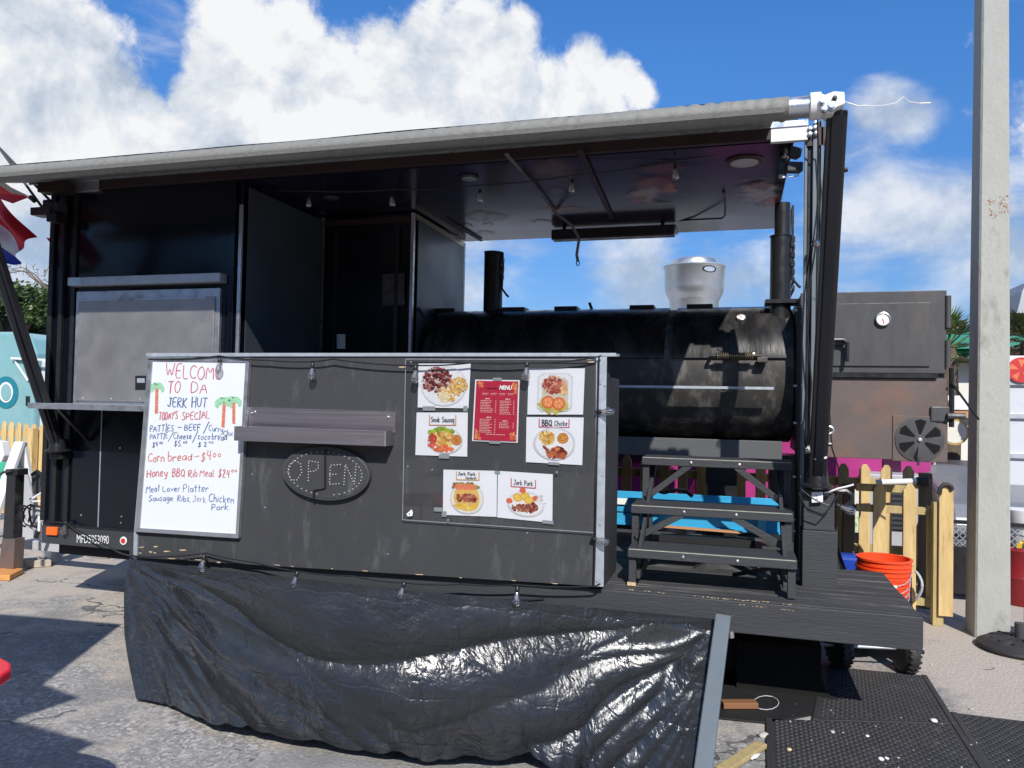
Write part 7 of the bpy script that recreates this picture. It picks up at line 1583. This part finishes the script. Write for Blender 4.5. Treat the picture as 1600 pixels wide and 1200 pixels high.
def palm(px_, py_, Y, r_, label, seed, trunk_top=None):
    c_ = PY(px_, py_, Y); t_ = thing('palm_tree', label, 'palm tree', (c_.x, Y, 0), 'fan palms behind the stands'); rr = random.Random(seed)
    MB().tube([(c_.x, Y, 0), (c_.x+.05, Y, c_.z*.5), (c_.x, Y, c_.z)], [.17, .14, .13], 12).build('trunk', 'trunk', t_, smooth=True)
    for f_ in range(26):
        az = rr.uniform(0, 6.28); el_ = rr.uniform(-.5, 1.4); d = Vector((cos(az)*cos(el_), sin(az)*cos(el_), sin(el_))); st_ = c_+d*r_*.45; mb = MB()
        side = d.cross(Vector((0, 0, 1))); side = side.normalized() if side.length > .1 else Vector((1, 0, 0)); up = side.cross(d).normalized(); base = rr.choice([(.10, .16, .04), (.13, .19, .06), (.07, .12, .035), (.17, .19, .07)])
        mb.tube([c_, st_], .012, 4, col=base)
        for b_ in range(19):
            a = (b_-9)/9*1.25; L_ = r_*.62*rr.uniform(.85, 1.1)*cos(a*.5); tip = st_+(d*cos(a)+side*sin(a))*L_+Vector((0, 0, -L_*.18*rr.random())); mid = st_.lerp(tip, .5)+up*.02; w_ = side*.016
            if abs(sin(a)) > .8: w_ = d*.016
            mb.add([st_, mid-w_, tip, mid+w_], [(0, 1, 2, 3)], tuple(q*rr.uniform(.8, 1.2) for q in base))
        mb.build('frond', 'palmleaf', t_)
palm(1478, 545, 11.5, .62, 'fan palm showing between the firebox and the concrete pole', 5); palm(1612, 535, 11.0, .60, 'fan palm cut off by the right edge of the picture', 9)
for k, (px_, Y) in enumerate(((1505, 22), (1540, 24), (1600, 23))):
    c_ = PY(px_, 545, Y); t_ = thing('tree', ['small distant tree above the green roof left of the pole', 'distant tree hidden mostly by the concrete pole', 'distant tree behind the palm at the right edge'][k], 'tree', (c_.x, Y, 0), 'distant trees on the right')
    leaf_cloud('crown', t_, [(c_.x, Y, c_.z, .9, .8, .5), (c_.x+.7, Y, c_.z-.3, .8, .8, .5), (c_.x-.6, Y, c_.z-.3, .8, .8, .5)], 1800, .09, LG, 60+k); MB().tube([(c_.x, Y, 0), (c_.x, Y, c_.z)], [.15, .08], 8).build('trunk', 'trunk', t_)

# ================================================================== flag and its struts
fg = thing('flag', 'red white and blue flag blowing at the left edge of the picture', 'flag', PY(-20, 380, 4.2))
mb = MB(); nu, nv = 40, 36
TLp, TRp, BRp, BLp = PY(-70, 225, 4.2), PY(54, 372, 4.2), PY(16, 414, 4.2), PY(-70, 372, 4.2)
vs = []
for j in range(nv+1):
    for i in range(nu+1):
        u, v = i/nu, j/nv; p = TLp.lerp(TRp, u).lerp(BLp.lerp(BRp, u), v); f = u
        p = p+Vector((.012*sin(v*7+u*5)*f, .05*sin(u*7-v*6)*f+.025*sin(v*13+u*3), .014*sin(u*8+v*5)*f)); vs.append(p)
for j in range(nv):
    for i in range(nu):
        v = (j+.5)/nv; c = (.62, .015, .03) if v < .46 else ((.66, .65, .66) if v < .74 else (.03, .06, .42)); c = c
        a = j*(nu+1)+i; mb.add([vs[a], vs[a+1], vs[a+nu+2], vs[a+nu+1]], [(0, 1, 2, 3)], c)
fo_ = mb.build('flag_cloth', 'flag', fg)
fp_ = [PY(-30, 262, 4.15), PY(0, 284, 4.12), PY(18, 298, 4.13), PY(46, 308, 4.15), PY(20, 318, 4.16), PY(-30, 300, 4.2)]
MB().add(fp_, [(0, 1, 2, 3, 4, 5)], (.62, .015, .03)).build('flag_fold', 'flag', fg)
MB().add([PY(-30, 258, 4.147), PY(0, 280, 4.117), PY(18, 293, 4.127), PY(47, 307, 4.147), PY(18, 302, 4.127), PY(0, 290, 4.117)], [(0, 1, 2, 3, 4, 5)], (.75, .74, .73)).build('flag_edge', 'flag', fg)
T([PY(-70, 240, 4.2), PY(-74, 700, 4.2)], .016, 8).build('flag_pole', 'alu', fg)
sr = thing('stay_rods', 'two thin dark stay rods slanting down to the top left corner of the trailer', 'rods', PY(60, 320, 4.33))
T([PY(-20, 205, 4.45), PY(66, 324, 4.45)], .010, 8).build('rod', 'darkgrey', sr); T([PY(-10, 222, 4.48), PY(80, 315, 4.48)], .011, 8).build('rod', 'darkgrey', sr); T([PY(47, 308, 4.44), PY(54, 314, 4.44)], .018, 8).build('rod_clamp', 'black', sr); T([PY(70, 316, 4.47), PY(80, 316, 4.47)], .02, 8).build('rod_clamp', 'black', sr)
T([PY(84, 300, 4.35), PY(83, 345, 4.35), PY(80, 352, 4.35), PY(84, 358, 4.4)], .004, 6).build('cable', 'black', sr)
mb = MB().prism(quadY([(72, 371), (82, 373), (82, 380), (77, 378)], 4.6), (0, .05, 0)).build('red_tip', 'red'); tag(mb, 'small red tip poking out behind the left edge of the trailer', 'red tip'); mb.name = 'red_pennant'

# ================================================================== parasols and table left of the camera (they throw the shadows on the asphalt)
def parasol(pts, z, lab):
    c_ = Vector((sum(p[0] for p in pts)/len(pts), sum(p[1] for p in pts)/len(pts), 0)); t_ = thing('parasol', lab, 'parasol', c_, 'red patio parasols left of the trailer')
    top_ = c_+Vector((0, 0, z+.45)); n_ = len(pts); vs = [top_]+[Vector((x, y, z)) for x, y in pts]
    mb = MB().add(vs+[v-Vector((0, 0, .004)) for v in vs], [(0, k+1, (k+1) % n_+1) for k in range(n_)]+[(n_+1, n_+1+(k+1) % n_+1, n_+2+k) for k in range(n_)]); mb.build('canopy', 'red', t_)
    T([c_, top_], .022, 10).build('pole', 'alu', t_); MB().lathe(c_, (0, 0, 1), [(0, .25), (.06, .24), (.08, .05)], 24).build('base', 'rubber', t_)
    for k in range(n_): T([top_-Vector((0, 0, .02)), vs[k+1]-Vector((0, 0, .01))], .008, 5).build('rib', 'alu', t_)
parasol([(-3.0, 1.86), (-2.55, .83), (-3.5, .2), (-4.55, .9), (-4.1, 1.75)], 2.2, 'red patio parasol nearest the trailer left of the picture')
parasol([(-2.23, .755), (-2.30, .42), (-3.2, -.1), (-3.5, .3), (-2.75, .86)], 2.2, 'red patio parasol in the middle of the row left of the picture')
parasol([(-1.75, .37), (-1.73, .12), (-2.2, -.65), (-3.0, -.5), (-2.07, .38)], 2.2, 'red patio parasol nearest the camera left of the picture')
rt = thing('red_table', 'red plastic table whose corner shows at the left edge', 'table', (-2.3, 1.5, 0))
tc_ = PZ(12, 1078, .70); cx, cy = tc_.x-.485, tc_.y-.16
MB().prism([(cx+(.40)*(abs(cos(a))**.5)*(1 if cos(a) > 0 else -1), cy+.36*(abs(sin(a))**.5)*(1 if sin(a) > 0 else -1), .672) for a in [2*pi*(k+.5)/24 for k in range(24)]], (0, 0, .035)).build('table_top', 'red', rt, bevel=.008)
for sx in (-1, 1):
    for sy in (-1, 1): T([(cx+sx*.3, cy+sy*.26, 0), (cx+sx*.27, cy+sy*.24, .671)], .02, 8).build('leg', 'red', rt)

# ================================================================== unseen tree belt added behind the camera to darken the glossy panels' reflections
tbk = thing('added_tree_belt', 'unseen belt of leafy trees added behind the camera to dim reflections', 'trees', (-2, -17, 0)); tbk['kind'] = 'stuff'
rr = random.Random(77)
leaf_cloud('foliage', tbk, [(-34+k*2.6+rr.uniform(-.5, .5), -17+rr.uniform(-1.5, 1.5), rr.uniform(2.0, 6.2), 2.2, 1.8, 2.6) for k in range(25) for _ in range(2)], 16000, .42, LG, 78)
MB().add([(-40, -19.5, 0), (36, -19.5, 0), (36, -19.5, 6.2), (-40, -19.5, 6.2)], [(0, 1, 2, 3)]).build('dark_backdrop', 'hedge', tbk)
